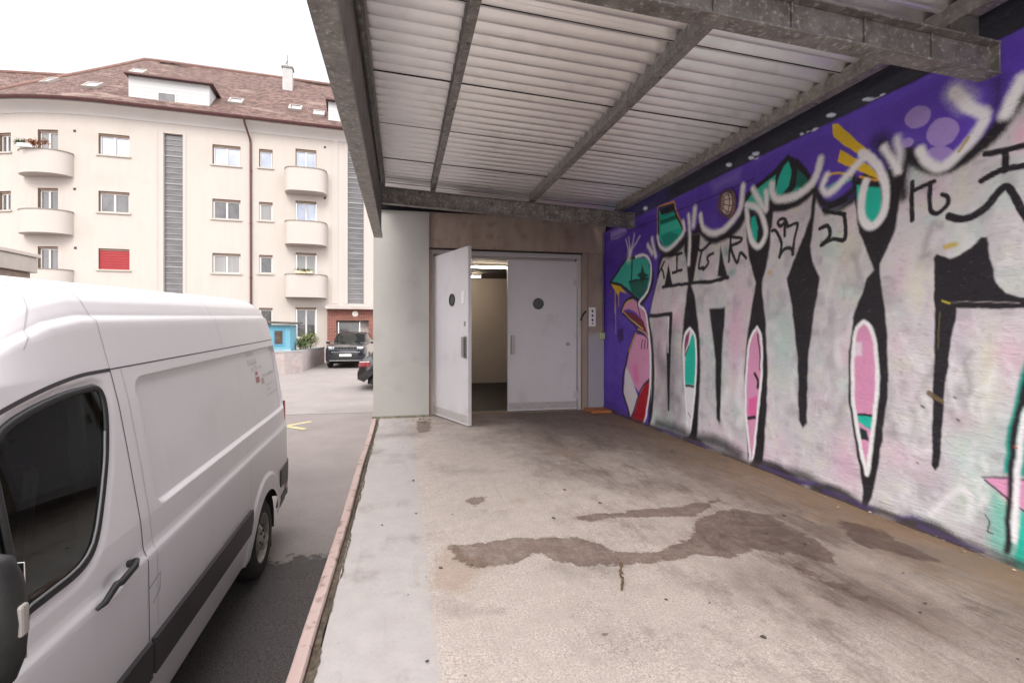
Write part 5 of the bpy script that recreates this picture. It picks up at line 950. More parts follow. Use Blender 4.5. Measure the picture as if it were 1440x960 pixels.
m = MB()
for k in range(90):
    x = rs.uniform(-.2, 3.0); y = rs.uniform(1.2, 6.8); a = rs.uniform(0, 6.28); s_ = rs.choice([.003, .004, .005, .006, .009, .014]); hh_ = s_*.3
    c = [(x+s_*math.cos(a+b)*q, y+s_*math.sin(a+b)*q, .004) for b, q in ((0, 1), (1.2, .6), (2.6, .9), (3.7, .7), (5.1, .8))]; m.prism(c, (0, 0, hh_))
tag(m.build('floor_grit', mat('dark_grit', (.03, .025, .02), (.12, .09, .07), 30, .9)), 'dark crumbs and grit scattered over the open dock floor', 'grit', kind='stuff')
m = MB()
for k in range(7):
    t_ = k/6; m.tube([(1.02+.10*t_+rs.uniform(-.006, .006), 2.18+.22*t_, .006), (1.03+.10*t_+rs.uniform(-.01, .01), 2.21+.22*t_, .009)], rs.uniform(.004, .008), 5)
tag(m.build('dead_twig', LF), 'short dark dead twig lying in front of the wet patch', 'twig')
# ============================================================ delivery van (local: y runs to the rear, x=0 is its left side, z=0 the road)
SL = math.atan(.032)
van = thing('delivery_van', 'large white high-roof delivery van parked beside the loading dock', 'van', (-1.19, 4.9, road_z(4.9)))
van.rotation_euler = (SL, 0, 0)
VP = mat('white_van_paint', (.68, .65, .67), (.72, .69, .71), 1.2, .36, 0, 0, coat=.5, c3=(.67, .645, .66), s3=2.5, contrast=.8)
# soft road grime low on the body
t = VP.node_tree; n = t.nodes.new; l = t.links.new; P = t.nodes['Principled BSDF']; src = P.inputs['Base Color'].links[0].from_socket
co = n('ShaderNodeTexCoord'); OB = co.outputs['Object']; s_ = n('ShaderNodeSeparateXYZ'); l(OB, s_.inputs[0])
gr = rng(mathn('ADD', s_.outputs['Z'], mathn('MULTIPLY', noise(1.6, 5, .6, mapv((1, 1, .4))), .7)), .5, 1.5, .22, 0); l(mix(gr, src, (.30, .26, .22)), P.inputs['Base Color']); l(mathn('ADD', mathn('MULTIPLY', gr, .5), .34), P.inputs['Roughness']); P.inputs['Coat Roughness'].default_value = .30
XT = [(.2, .10), (.37, .035), (.50, .014), (.60, .004), (.80, 0), (1.16, 0), (1.185, .003), (1.205, .016), (1.23, .022), (1.36, .030), (1.70, .078), (1.93, .113), (2.10, .148), (2.22, .175), (2.325, .198), (2.345, .226), (2.365, .234), (2.42, .262), (2.455, .30), (2.49, .37), (2.515, .48), (2.535, .66), (2.55, 1.0)]
XH = np.array([a for a, b in XT]); XX = np.array([b for a, b in XT])
HRY = [-4.2, -4.12, -3.9, -3.8, -3.05, -2.9, -2.65, -2.45, -2.25, .80, .95, 1.04]; HRZ = [.75, 1.02, 1.24, 1.32, 2.02, 2.18, 2.38, 2.50, 2.55, 2.55, 2.51, 2.40]
TPY = [-4.2, -4.05, -3.8, -3.4, -3.0, -2.2, .6, .90, 1.0, 1.04]; TPX = [.30, .20, .10, .04, .012, 0, .0, .012, .035, .075]
WINP = [(-3.52, 1.345), (-2.64, 1.345), (-2.575, 1.352), (-2.52, 1.37), (-2.475, 1.40), (-2.435, 1.45), (-2.378, 1.55), (-2.305, 1.7), (-2.252, 1.85), (-2.234, 1.95), (-2.236, 1.99), (-2.25, 2.015), (-2.285, 2.028), (-2.5, 2.02), (-2.75, 1.975), (-2.9, 1.90), (-3.1, 1.74), (-3.3, 1.55)]
def arch_h(y):
    h = np.where(y > .40, .41, .37)
    for c in (0., -3.25):
        a = .43; h = np.where(np.abs(y-c) < a, np.maximum(h, .36+np.sqrt(np.maximum(a*a-(y-c)**2, 0))), h)
    return h
def sstep(x): x = np.clip(x, 0, 1); return x*x*(3-2*x)
def surf(y, h):
    """y, h arrays in profile space -> local points on the left side"""
    y = np.asarray(y, float); h = np.asarray(h, float)
    Hr = np.interp(y, HRY, HRZ); hs = np.minimum(2.10, Hr-.13); hl = np.minimum(1.2, hs-.15)
    hb = arch_h(y); hb = np.minimum(hb, hl-.02)
    h2 = np.where(h < .37, hb-(.37-h)*.4, np.where(h < hl, hb+(h-.37)*(hl-hb)/(hl-.37+1e-9), np.where(h < 2.10, hl+(h-hl)*(hs-hl)/(2.10-hl), hs+(h-2.10)*(Hr-hs)/.45)))
    h2 = np.where((h < 1.2) & (hb <= .42) & (h > .44) & (hl >= 1.2), h, h2)
    xi = np.where(h < 2.10, np.interp(h2, XH, XX), np.interp(hs, XH, XX)+(np.interp(h, XH, XX)-.148)*np.clip(1-.0*y, 0, 1))
    tp = np.interp(y, TPY, TPX)*np.clip((1.0-xi)/.9, 0, 1)
    d = np.zeros(y.shape)
    # pressed side panel
    qy = np.abs(y+.515)-(1.445-.09); qh = np.abs(h2-1.70)-(.335-.09); sd_ = np.hypot(np.maximum(qy, 0), np.maximum(qh, 0))+np.minimum(np.maximum(qy, qh), 0)-.09
    d += .030*sstep(-sd_/.016)*(h < 2.10)
    for ry in (-1.72, -.36): d += .0015*np.exp(-((y-ry)/.02)**2)*(sd_ < -.03)
    # flare around the rear wheel
    for c in (0., -3.25):
        rr_ = np.hypot(y-c, h2-.36); d -= .020*sstep((.56-rr_)/.02)*(h < 1.3)
    sdw = sdpoly(y.ravel(), h2.ravel(), WINP).reshape(y.shape)
    d += .014*sstep((.05-sdw)/.03)*(h < 2.12)
    d += .022*sstep(1-np.hypot((y+2.40)/.085, (h2-1.20)/.055))*1.
    return np.stack([-np.minimum(xi+tp+d, 1.0), y, h2], -1)
hv = np.concatenate([[.30], np.arange(.37, 1.15, .022), np.arange(1.15, 1.25, .008), np.arange(1.25, 1.34, .015), np.arange(1.345, 1.39, .004), np.arange(1.40, 2.01, .015), np.arange(2.015, 2.06, .004), np.arange(2.065, 2.10, .01), np.arange(2.10, 2.33, .03), np.arange(2.33, 2.37, .006), np.arange(2.38, 2.55, .012), [2.55]])
yv = np.concatenate([np.arange(-4.2, -3.0, .04), np.arange(-3.0, .86, .0135), np.arange(.86, 1.04, .008), [1.04]])
YV, HV = np.meshgrid(yv, hv, indexing='ij'); S1 = surf(YV, HV); S2 = S1[:, ::-1, :].copy(); S2[..., 0] = -2.0-S2[..., 0]
full = np.concatenate([S1, S2[:, 1:, :]], 1); nv_ = full.shape[1]
body = gridmesh('body', full.reshape(-1, 3), len(yv), nv_, VP); body.parent = van
bm = bmesh.new(); bm.from_mesh(body.data); bm.verts.ensure_lookup_table()
nu_ = len(yv)
for base in (0, (nu_-1)*nv_):
    ring = [bm.verts[base+k] for k in range(nv_)]
    for k in range(nv_//2):
        a, b, c, d_ = ring[k], ring[k+1], ring[nv_-2-k], ring[nv_-1-k]
        if len({a, b, c, d_}) == 4:
            try: bm.faces.new((a, b, c, d_))
            except ValueError: pass
bmesh.ops.recalc_face_normals(bm, faces=bm.faces)
nh_ = len(hv); cy = .5*(yv[:-1]+yv[1:]); chh = .5*(hv[:-1]+hv[1:]); CYY, CHH = np.meshgrid(cy, chh, indexing='ij'); ins_ = sdpoly(CYY.ravel(), CHH.ravel(), WINP).reshape(CYY.shape) < -.003
bm.faces.ensure_lookup_table(); kill = [bm.faces[i*(nv_-1)+j] for i in range(len(cy)) for j in range(len(chh)) if ins_[i, j]]
bmesh.ops.delete(bm, geom=kill, context='FACES'); bm.to_mesh(body.data); bm.free()
body.data.polygons.foreach_set('use_smooth', [True]*len(body.data.polygons)); body.data.set_sharp_from_angle(angle=R(60))
def spt(y, h, off=0.):
    e = .004; p = surf(np.array([y]), np.array([h]))[0]; a = surf(np.array([y+e]), np.array([h]))[0]; b = surf(np.array([y]), np.array([h+e]))[0]
    nrm = Vector(a-p).cross(Vector(b-p)); nrm.normalize()
    if nrm.x < 0: nrm = -nrm
    return Vector(p)+nrm*off
def patch(name, m_, ys_, lo, hi, off, nh=8, thick=0., par=van, smooth=True, both=False):
    """overlay following the side between curves lo(y), hi(y)"""
    mbs = MB(); g_ = [[spt(y, lo(y)+(hi(y)-lo(y))*k/nh, off) for k in range(nh+1)] for y in ys_]; nY = len(ys_)
    vs = [p for r_ in g_ for p in r_]; fs = [(i*(nh+1)+j, i*(nh+1)+j+1, (i+1)*(nh+1)+j+1, (i+1)*(nh+1)+j) for i in range(nY-1) for j in range(nh)]
    if thick:
        b = len(vs); vs += [p-Vector((thick, 0, 0)) for p in vs]
        idx = [j for j in range(nh+1)]+[i*(nh+1)+nh for i in range(1, nY)]+[(nY-1)*(nh+1)+j for j in range(nh-1, -1, -1)]+[i*(nh+1) for i in range(nY-2, 0, -1)]
        fs += [(idx[k], idx[(k+1) % len(idx)], b+idx[(k+1) % len(idx)], b+idx[k]) for k in range(len(idx))]
    mbs.add(vs, fs)
    if both: mbs.add([(-2.0-p[0], p[1], p[2]) for p in vs], fs)
    return mbs.build(name, m_, par, smooth=smooth, angle=35)
lin_ = lambda P_: (lambda y: float(np.interp(y, [a for a, b in P_], [b for a, b in P_])))
GLS = mat('dark_window_glass', (.010, .013, .012), None, rough=.03, spec=.55)
CGL = bpy.data.materials.new('cab_side_glass'); CGL.use_nodes = True; t = CGL.node_tree; t.nodes.clear(); n = t.nodes.new; l = t.links.new
o_ = n('ShaderNodeOutputMaterial'); g1 = n('ShaderNodeBsdfGlossy'); g1.inputs['Roughness'].default_value = .01; g1.inputs['Color'].default_value = (.85, .9, .88, 1); tb = n('ShaderNodeBsdfTransparent'); tb.inputs['Color'].default_value = (.55, .62, .58, 1); fz_ = n('ShaderNodeFresnel'); fz_.inputs['IOR'].default_value = 1.6; ms = n('ShaderNodeMixShader')
l(fz_.outputs[0], ms.inputs[0]); l(tb.outputs[0], ms.inputs[1]); l(g1.outputs[0], ms.inputs[2]); l(ms.outputs[0], o_.inputs[0])
REAR = [(1.345, -2.64), (1.352, -2.575), (1.37, -2.52), (1.40, -2.475), (1.45, -2.435), (1.55, -2.378), (1.7, -2.305), (1.85, -2.252), (1.95, -2.234), (1.99, -2.236), (2.015, -2.25), (2.028, -2.285)]
FRONT = [(1.345, -3.52), (1.36, -3.5), (1.55, -3.3), (1.74, -3.1), (1.90, -2.9), (1.975, -2.75), (2.02, -2.5), (2.028, -2.3)]
rearf = lin_(REAR); frontf = lin_(FRONT)
def rows(name, m_, hs_, f0, f1, off, ny, par):
    g_ = [[spt(f0(h)+(f1(h)-f0(h))*k/ny, h, off) for k in range(ny+1)] for h in hs_]
    return MB().add([p for r_ in g_ for p in r_], [(i*(ny+1)+j, i*(ny+1)+j+1, (i+1)*(ny+1)+j+1, (i+1)*(ny+1)+j) for i in range(len(hs_)-1) for j in range(ny)]).build(name, m_, par, smooth=True, angle=40)
hw = list(np.concatenate([[1.345, 1.352, 1.36, 1.37, 1.385, 1.40, 1.42], np.arange(1.45, 1.95, .03), [1.95, 1.97, 1.99, 2.005, 2.015, 2.022, 2.028]]))
outl = [(y, h) for h, y in REAR]+[(y, h) for h, y in FRONT[::-1]]+[(y, 1.345) for y in np.linspace(-3.45, -2.70, 14)]
oc = [];  no_ = len(outl)
for i in range(no_):
    p0, p1, p2, p3 = outl[i-1], outl[i], outl[(i+1) % no_], outl[(i+2) % no_]
    for u in (0, .33, .66): oc.append(tuple(.5*(2*p1[a_]+(-p0[a_]+p2[a_])*u+(2*p0[a_]-5*p1[a_]+4*p2[a_]-p3[a_])*u*u+(-p0[a_]+3*p1[a_]-3*p2[a_]+p3[a_])*u**3) for a_ in (0, 1)))
oc.append(oc[0]); m = MB(); m.tube([spt(y, h, .002) for y, h in oc], .0165, 8, cap=False); fr = m.build('window_frame', BLACK, van, smooth=True, angle=60)
rows('window_glass', CGL, hw, frontf, rearf, .007, 30, fr)
m = MB(); m.tube([spt(-2.885, h, .010) for h in np.linspace(1.35, 1.90, 24)], .013, 8); m.build('window_divider', BLACK, fr, smooth=True)
wlo = lin_([(-3.52, 1.345), (-2.64, 1.345), (-2.575, 1.352), (-2.52, 1.37), (-2.475, 1.40), (-2.435, 1.45), (-2.378, 1.55), (-2.305, 1.7), (-2.26, 1.83)])
m = MB(); m.tube([spt(y-.012, wlo(y)+.016, .012) for y in np.linspace(-3.3, -2.265, 60)], .005, 6); m.build('window_trim', mat('grey_window_seal', (.20, .20, .20), None, rough=.35), fr, smooth=True)
# cladding strips
CLAD = mat('charcoal_cladding', (.035, .03, .032), (.05, .045, .046), 3, .5, 0, .1, 200)
patch('side_cladding', CLAD, list(np.linspace(-2.12, -.47, 30)), lambda y: .60+max(0, (y+.52))*1.2, lambda y: .775+.0*y, .024, 4, .03)
patch('side_cladding', CLAD, list(np.linspace(-2.84, -2.155, 14)), lambda y: .60, lambda y: .775, .024, 4, .03)
patch('side_cladding', CLAD, list(np.linspace(.53, 1.02, 14)), lambda y: .62-max(0, y-.6)*.15, lambda y: .79+.0*y, .014, 4, .03)
BUMP = patch('rear_bumper', CLAD, list(np.linspace(.62, 1.04, 14)), lambda y: .30, lambda y: .50, .010, 4, .04, both=True)
m = MB().box(-1.95, -.05, 1.03, 1.12, .36, .56); m.build('rear_bumper_bar', CLAD, van, bevel=.02)
m = MB().box(-.09, -.055, 1.0, 1.048, .95, 1.42); m.box(-1.945, -1.91, 1.0, 1.048, .95, 1.42); m.build('tail_light', mat('red_lens', (.35, .01, .01), None, rough=.15), van, bevel=.006)
m = MB(); m.quad(*[spt(y, h, .014) for y, h in [(.80, .51), (.93, .51), (.93, .56), (.80, .56)]]); m.build('side_reflector', mat('red_reflector', (.5, .02, .01), None, rough=.2), van)
# seams: narrow dark ribbons
SEAM = mat('panel_gap', (.05, .045, .05), None, rough=.9); SEAML = mat('soft_seam', (.46, .44, .45), None, rough=.6)
def ribbon(m, pts, wd, off=.0015):
    vs = []
    for i, (y, h) in enumerate(pts):
        (y0, h0), (y1, h1) = pts[max(i-1, 0)], pts[min(i+1, len(pts)-1)]; L_ = math.hypot(y1-y0, h1-h0) or 1; ny_, nh_ = -(h1-h0)/L_*wd/2, (y1-y0)/L_*wd/2
        vs += [spt(y+ny_, h+nh_, off), spt(y-ny_, h-nh_, off)]
    m.add(vs, [(2*i, 2*i+1, 2*i+3, 2*i+2) for i in range(len(pts)-1)])
m = MB(); hh_ = list(np.linspace(.44, 2.09, 60)); ribbon(m, [(-2.14, h) for h in hh_], .006)
ribbon(m, [(y, 2.093-max(0, -2.3-y)**1.6*.22) for y in np.linspace(-3.0, -2.14, 40)], .016); ribbon(m, [(y, 2.095) for y in np.linspace(-2.14, 1.0, 90)], .006)
m.build('door_gap', SEAM, van)
m = MB()
for yy_ in (-2.14,): ribbon(m, [(yy_-.0*(h-2.1), h) for h in np.linspace(2.10, 2.54, 40)], .005)
ribbon(m, [(-.62, h) for h in np.linspace(2.10, 2.46, 25)], .004); ribbon(m, [(-2.05, h) for h in np.linspace(.8, 2.09, 50)], .004)
ribbon(m, [(-.46, h) for h in np.linspace(.82, 1.36, 20)], .004)
ribbon(m, [(-2.24-.37*u, 2.545-.27*u**1.6) for u in np.linspace(0, 1, 30)], .006)
m.build('panel_seam', SEAML, van)
m = MB(); ribbon(m, [(-2.14, 1.03), (-2.02, 1.055), (-2.03, .97), (-2.10, .94)], .004); m.build('fuel_flap_gap', SEAM, van)
# handle
m = MB(); hp = [(-2.565, 1.175, .012), (-2.54, 1.182, .030), (-2.47, 1.195, .050), (-2.40, 1.207, .055), (-2.32, 1.217, .050), (-2.26, 1.222, .028), (-2.245, 1.223, .012)]
m.tube([spt(y, h, o_) for y, h, o_ in hp], [.008, .013, .015, .0155, .015, .013, .008], 10); m.tube([spt(-2.275, 1.222, 0), spt(-2.275, 1.222, .026)], .016, 12)
m.build('door_handle', BLACK, van, smooth=True)
# cab interior seen through the door window
CABD = mat('dark_cab_trim', (.02, .02, .022), (.035, .034, .036), 6, .8); CABG = mat('pale_cab_trim', (.34, .34, .34), (.40, .40, .39), 4, .7); SEATM = mat('black_seat_fabric', (.02, .02, .024), (.04, .04, .045), 60, .9)
m = MB(); m.quad((-.17, -2.13, .6), (-1.83, -2.13, .6), (-1.70, -2.13, 2.1), (-.30, -2.13, 2.1)); m.quad((-.1, -3.7, .62), (-1.9, -3.7, .62), (-1.9, -2.13, .62), (-.1, -2.13, .62)); m.quad((-.32, -3.0, 2.08), (-1.68, -3.0, 2.08), (-1.68, -2.13, 2.11), (-.32, -2.13, 2.11)); m.quad((-1.93, -3.7, .6), (-1.93, -2.13, .6), (-1.72, -2.13, 2.09), (-1.72, -3.0, 2.09), (-1.9, -3.6, 1.4)); m.build('cab_lining', CABD, van)
m = MB(); m.prism([(-.10, -2.16, 1.25), (-.10, -2.36, 1.25), (-.155, -2.30, 1.6), (-.215, -2.24, 2.02), (-.215, -2.16, 2.05)], (-.07, .0, .0)); m.build('pillar_trim', CABG, van, bevel=.015)
m = MB(); m.box(-.12, -.05, -3.45, -2.2, .64, 1.31); m.build('door_card', CABD, van, bevel=.02)
for sx in (-.52, -1.45):
    st_ = bpy.data.objects.new('seat', None); COL.objects.link(st_); st_.parent = van; st_.location = (sx, -2.45, .95)
    MB().prism([(-.23, .02, .1), (-.23, -.12, .1), (-.20, -.02, .78), (-.20, .10, .78)], (.44, 0, 0)).build('backrest', SEATM, st_, bevel=.05); MB().box(-.13, .13, .0, .10, .83, 1.02).build('headrest', SEATM, st_, bevel=.045); MB().box(-.24, .24, -.55, .02, -.05, .10).build('cushion', SEATM, st_, bevel=.05)
m = MB(); m.box(-1.8, -.2, -3.75, -3.45, 1.0, 1.28); m.build('dashboard', CABD, van, bevel=.04)
MB().lathe([(.175+.014*math.cos(a), .014*math.sin(a)) for a in np.linspace(0, 2*math.pi, 9)], T(-.52, -3.25, 1.28) @ RX(R(35)), 28).build('steering_wheel', BLACK, van, smooth=True)
# wheels
def wheel(parent, x, y, r=.345, wd=.22, s=1, rim=.215, holes=10, rimm=None):
    w_ = bpy.data.objects.new('wheel', None); COL.objects.link(w_); w_.parent = parent; w_.location = (x, y, r)
    Mw = RY(R(90*s))
    MB().lathe([(rim, -wd/2), (r-.05, -wd/2-.004), (r-.012, -wd/2+.02), (r, -wd/2+.05), (r, wd/2-.05), (r-.012, wd/2-.02), (r-.05, wd/2+.004), (rim, wd/2)], Mw, 48).build('tyre', RUB, w_, smooth=True)
    MB().lathe([(rim, wd/2-.002), (rim-.012, wd/2-.004), (rim-.022, wd/2-.03), (rim-.05, wd/2-.055), (.12, wd/2-.045), (.09, wd/2-.02), (.075, wd/2-.01), (0, wd/2-.006)], Mw, 48).build('rim', rimm or RIM, w_, smooth=True)
    m = MB()
    for k in range(holes):
        a = 2*math.pi*k/holes; M_ = Mw @ RZ(a) @ T(.145, 0, wd/2-.044); m.add([M_ @ Vector(p) for p in ((-.022, -.014, 0), (.026, -.02, .001), (.026, .02, .001), (-.022, .014, 0))], [(0, 1, 2, 3)])
    for k in range(5):
        a = 2*math.pi*k/5; m.lathe([(.012, .0), (.012, .014), (0, .016)], Mw @ RZ(a) @ T(.062, 0, wd/2-.014), 6)
    m.build('rim_holes', BLACK, w_)
    return w_
RIM = mat('dirty_silver_rim', (.30, .28, .25), (.42, .40, .37), 12, .45, .6, .1, 60, c3=(.16, .13, .10), s3=20)
for yy_ in (0., -3.25): wheel(van, -.14, yy_); wheel(van, -1.86, yy_, s=-1)
m = MB()
for c in (0., -3.25):
    for sx in (0, 1):
        a_ = [R(k) for k in range(-12, 193, 8)]; x0_, x1_ = (-.035, -.34) if sx == 0 else (-1.965, -1.66)
        vs = [(x_, c+.425*math.cos(q), .36+.425*math.sin(q)) for q in a_ for x_ in (x0_, x1_)]; m.add(vs, [(2*i, 2*i+1, 2*i+3, 2*i+2) for i in range(len(a_)-1)])
        m.quad((x1_, c-.43, .25), (x1_, c+.43, .25), (x1_, c+.43, .82), (x1_, c-.43, .82))
m.box(-1.64, -.36, -4.0, 1.0, .26, .80); m.box(-1.9, -.08, -2.75, -.5, .30, .40); m.build('underbody', RUB, van)
m = MB(); m.box(-.26, -.05, .36, .375, .10, .42); m.box(-1.95, -1.74, .36, .375, .10, .42); m.build('mud_flap', RUB, van)
# mirror, facing back along the van
mi = bpy.data.objects.new('wing_mirror', None); COL.objects.link(mi); mi.parent = van; mi.location = (.115, -3.30, 1.555); mi.scale = (1, 1, .88)
sec = []
for z_, sx, sy in [(-.20, .055, .035), (-.185, .085, .055), (-.12, .105, .068), (0, .115, .075), (.12, .105, .07), (.185, .085, .055), (.20, .05, .03)]: sec.append((z_, sx, sy))
vs = []; ns = 20
for z_, sx, sy in sec:
    for k in range(ns):
        a = 2*math.pi*k/ns; cx_ = math.copysign(abs(math.cos(a))**.6, math.cos(a)); cy_ = math.copysign(abs(math.sin(a))**.7, math.sin(a)); vs.append((sx*cx_, sy*cy_ if cy_ < 0 else sy*.6*cy_, z_))
m = MB().add(vs, [(i*ns+k, i*ns+(k+1) % ns, (i+1)*ns+(k+1) % ns, (i+1)*ns+k) for i in range(len(sec)-1) for k in range(ns)]+[tuple(range(ns)), tuple(range((len(sec)-1)*ns, len(sec)*ns))]); m.build('housing', BLACK, mi, smooth=True, angle=50)
MB().box(.098, .1195, -.022, .010, -.045, .05).build('indicator_lens', mat('clear_indicator', (.30, .28, .26), None, rough=.2), mi, bevel=.008)
m = MB().box(-.085, .085, .044, .050, -.15, .15); m.build('mirror_glass', mat('mirror', (.8, .8, .8), None, rough=.02, metal=1), mi, bevel=.002)
m = MB().tube([(-.20, .02, -.16), (-.10, .0, -.15), (-.02, 0, -.12)], [.03, .026, .03], 10); m.tube([(-.22, .02, .02), (-.10, .0, .06), (-.02, 0, .08)], [.02, .018, .02], 10); m.build('mirror_arm', BLACK, mi, smooth=True)
# other side door windows, screen, front
m = MB()
def top(y, u, off):      # u: 0 side .. 1 centre, on the upper surface
    h = 2.10+.45*u; p = surf(np.array([y]), np.array([h]))[0]; return p
def capgrid(m, ya, yb, ua, ub, off):
    n1_, n2_ = 14, 16; pts = []
    for i in range(n1_+1):
        y = ya+(yb-ya)*i/n1_
        for j in range(2*n2_+1):
            uu = ua+(ub-ua)*j/n2_ if j <= n2_ else ua+(ub-ua)*(2*n2_-j)/n2_
            hh1 = 2.10+.45*uu; p = Vector(surf(np.array([y]), np.array([hh1]))[0]); 
            if j > n2_: p.x = -2.0-p.x
            pts.append(p+Vector((0, -off*.7, off*.7)))
    c_ = 2*n2_+1; m.add(pts, [(i*c_+j, i*c_+j+1, (i+1)*c_+j+1, (i+1)*c_+j) for i in range(n1_) for j in range(c_-1)])
capgrid(m, -3.78, -3.02, .55, 1.0, .006); m.build('windscreen', GLS, van, smooth=True)
m = MB(); m.box(-1.55, -.45, -4.225, -4.17, .62, .86); m.build('grille', BLACK, van, bevel=.01)
m = MB(); m.box(-1.85, -.15, -4.27, -4.05, .34, .58); m.build('front_bumper', CLAD, van, bevel=.03)
for sx in (-.36, -1.64): MB().lathe([(0, 0), (.07, -.005), (.10, -.03), (.11, -.08)], T(sx, -4.20, .80) @ RX(R(90)), 24).build('headlight', mat('lamp_lens', (.6, .6, .6), None, rough=.1, metal=.5), van, smooth=True)
# faded lettering on the rear panel
LB = mat('faded_grey_print', (.40, .38, .40), None, rough=.4); LR = mat('faded_red_print', (.42, .13, .13), None, rough=.4); LO = mat('faded_sand_print', (.48, .38, .33), None, rough=.4); LP_ = mat('peeled_film', (.62, .58, .58), None, rough=.3)
def sq(m, y, h, wy, wh): m.quad(spt(y, h, .002), spt(y+wy, h, .002), spt(y+wy, h+wh, .002), spt(y, h+wh, .002))
m = MB(); sq(m, .16, 1.795, .075, .035); sq(m, .15, 1.725, .11, .055); m.build('logo_print', LR, van)
m = MB(); sq(m, .31, 1.695, .09, .055); m.build('logo_print', LO, van)
m = MB(); sq(m, -.02, 1.98, .22, .04); sq(m, .0, 1.90, .26, .05); sq(m, .06, 1.845, .34, .03); m.build('peeled_print', LP_, van)
m = MB(); rs = random.Random(9)
for h, y0_, y1_, hh2 in [(1.755, .36, .80, .030), (1.66, .44, .70, .018), (1.66, .78, .82, .018), (1.615, .44, .60, .018), (1.565, .44, .84, .018), (1.90, .06, .24, .02), (1.875, .14, .24, .014)]:
    y = y0_
    while y < y1_:
        w_ = rs.uniform(.008, .018); k_ = rs.uniform(.6, 1); ribbon(m, [(y, h), (y+rs.uniform(-.004, .004), h+hh2*k_)], .005, .0025); ribbon(m, [(y, h+hh2*rs.choice([0, .5, .9])), (y+w_, h+hh2*rs.choice([0, .5, .9]))], .004, .0025); y += w_+.009
m.build('lettering', LB, van)

# ============================================================ cars
def car(name, label, cat, loc, rz, st, paint, W, kind):
    c = thing(name, label, cat, loc, rz)
    sec = lambda s_: (lambda y, zb, zl, zr, w_, wr: [(w_*.80, zb), (w_*.95, zb+.03), (w_*.99, zb+.16), (w_, zb+.45*(zl-zb)), (w_*.985, zb+.8*(zl-zb)), (w_*.95, zl), (wr+(w_*.95-wr)*.06, zr-.05 if zr-zl > .2 else zl+(zr-zl)*.5), (wr-.06, zr-.012), (wr*.5, zr), (0, zr+.004)])(*s_)
    # densify stations
    S_ = []
    for a, b in zip(st[:-1], st[1:]):
        k = max(1, int((b[0]-a[0])/.12))
        S_ += [tuple(a[i]+(b[i]-a[i])*q/k for i in range(6)) for q in range(k)]
    S_.append(st[-1])
    # soften profile
    for _ in range(1):
        S_ = [S_[0]]+[tuple(S_[i][0] if j == 0 else .25*S_[i-1][j]+.5*S_[i][j]+.25*S_[i+1][j] for j in range(6)) for i in range(1, len(S_)-1)]+[S_[-1]]
    nP = 10; axles = kind['axles']; rw = kind['r']+.06
    vs = []
    for s_ in S_:
        pts = sec(s_); hb = s_[1]
        for a in axles:
            if abs(s_[0]-a) < rw: hb = max(hb, kind['r']+math.sqrt(rw*rw-(s_[0]-a)**2)-.02)
        pts = [(x, max(z, hb+.004*i)) for i, (x, z) in enumerate(pts)]
        vs += [(x, s_[0], z) for x, z in pts]+[(-x, s_[0], z) for x, z in pts[::-1][1:]]
    nc = 2*nP-1; B_ = MB(); G_ = MB(); fb = []; fg = []
    for i in range(len(S_)-1):
        zr, zl = (S_[i][3]+S_[i+1][3])/2, (S_[i][2]+S_[i+1][2])/2; ym = (S_[i][0]+S_[i+1][0])/2
        dz = abs(S_[i+1][3]-S_[i][3])/(S_[i+1][0]-S_[i][0]+1e-6)
        for j in range(nc-1):
            f_ = (i*nc+j, i*nc+j+1, (i+1)*nc+j+1, (i+1)*nc+j); jj = min(j, nc-2-j)
            side = jj == 5 and zr-zl > .25 and not any(abs(ym-p_) < .07 for p_ in kind['pillars'])
            scr_ = jj in (7, 8) and dz > .35 and zr-zl > .08 and kind['g0'] < ym < kind['g1']
            (fg if side or scr_ else fb).append(f_)
    fb.append(tuple(range(nc))); fb.append(tuple(range((len(S_)-1)*nc, len(S_)*nc)))
    B_.add(vs, fb).build('body', paint, c, smooth=True, angle=30); G_.add(vs, fg).build('window_glass', GLS, c, smooth=True, angle=30)
    for a in axles:
        for sx in (-1, 1): wheel(c, sx*(W-.12), a, kind['r'], .21, sx, .21, 5, RIMD)
    m = MB()
    for a in axles: m.box(-W+.26, W-.26, a-.45, a+.45, .2, .75)
    m.box(-W+.1, W-.1, .5, st[-1][0]-.4, .2, .35); m.build('underbody', RUB, c)
    for sx in (-1, 1):
        M_ = T(sx*(W+.09), kind['mir'], kind['mz']); MB().box(-.09, .09, -.04, .05, -.06, .07, M_).box(-.16 if sx > 0 else .05, -.05 if sx > 0 else .16, -.02, .02, -.06, -.02, M_).build('wing_mirror', paint, c, bevel=.02)
    return c
RIMD = mat('dark_alloy_rim', (.12, .12, .125), None, rough=.35, metal=.7)
NAVY = mat('dark_blue_paint', (.012, .014, .024), (.018, .02, .032), 3, .2, .2, coat=1); BLKP = mat('black_car_paint', (.012, .010, .012), (.02, .018, .02), 3, .22, .1, coat=1)
CHR = mat('chrome_trim', (.20, .20, .21), None, rough=.2, metal=1); LENS = mat('clear_headlight', (.5, .52, .55), (.35, .36, .4), 20, .08, .4, coat=1)
PLATE = mat('number_plate', (.75, .74, .70), None, rough=.4)
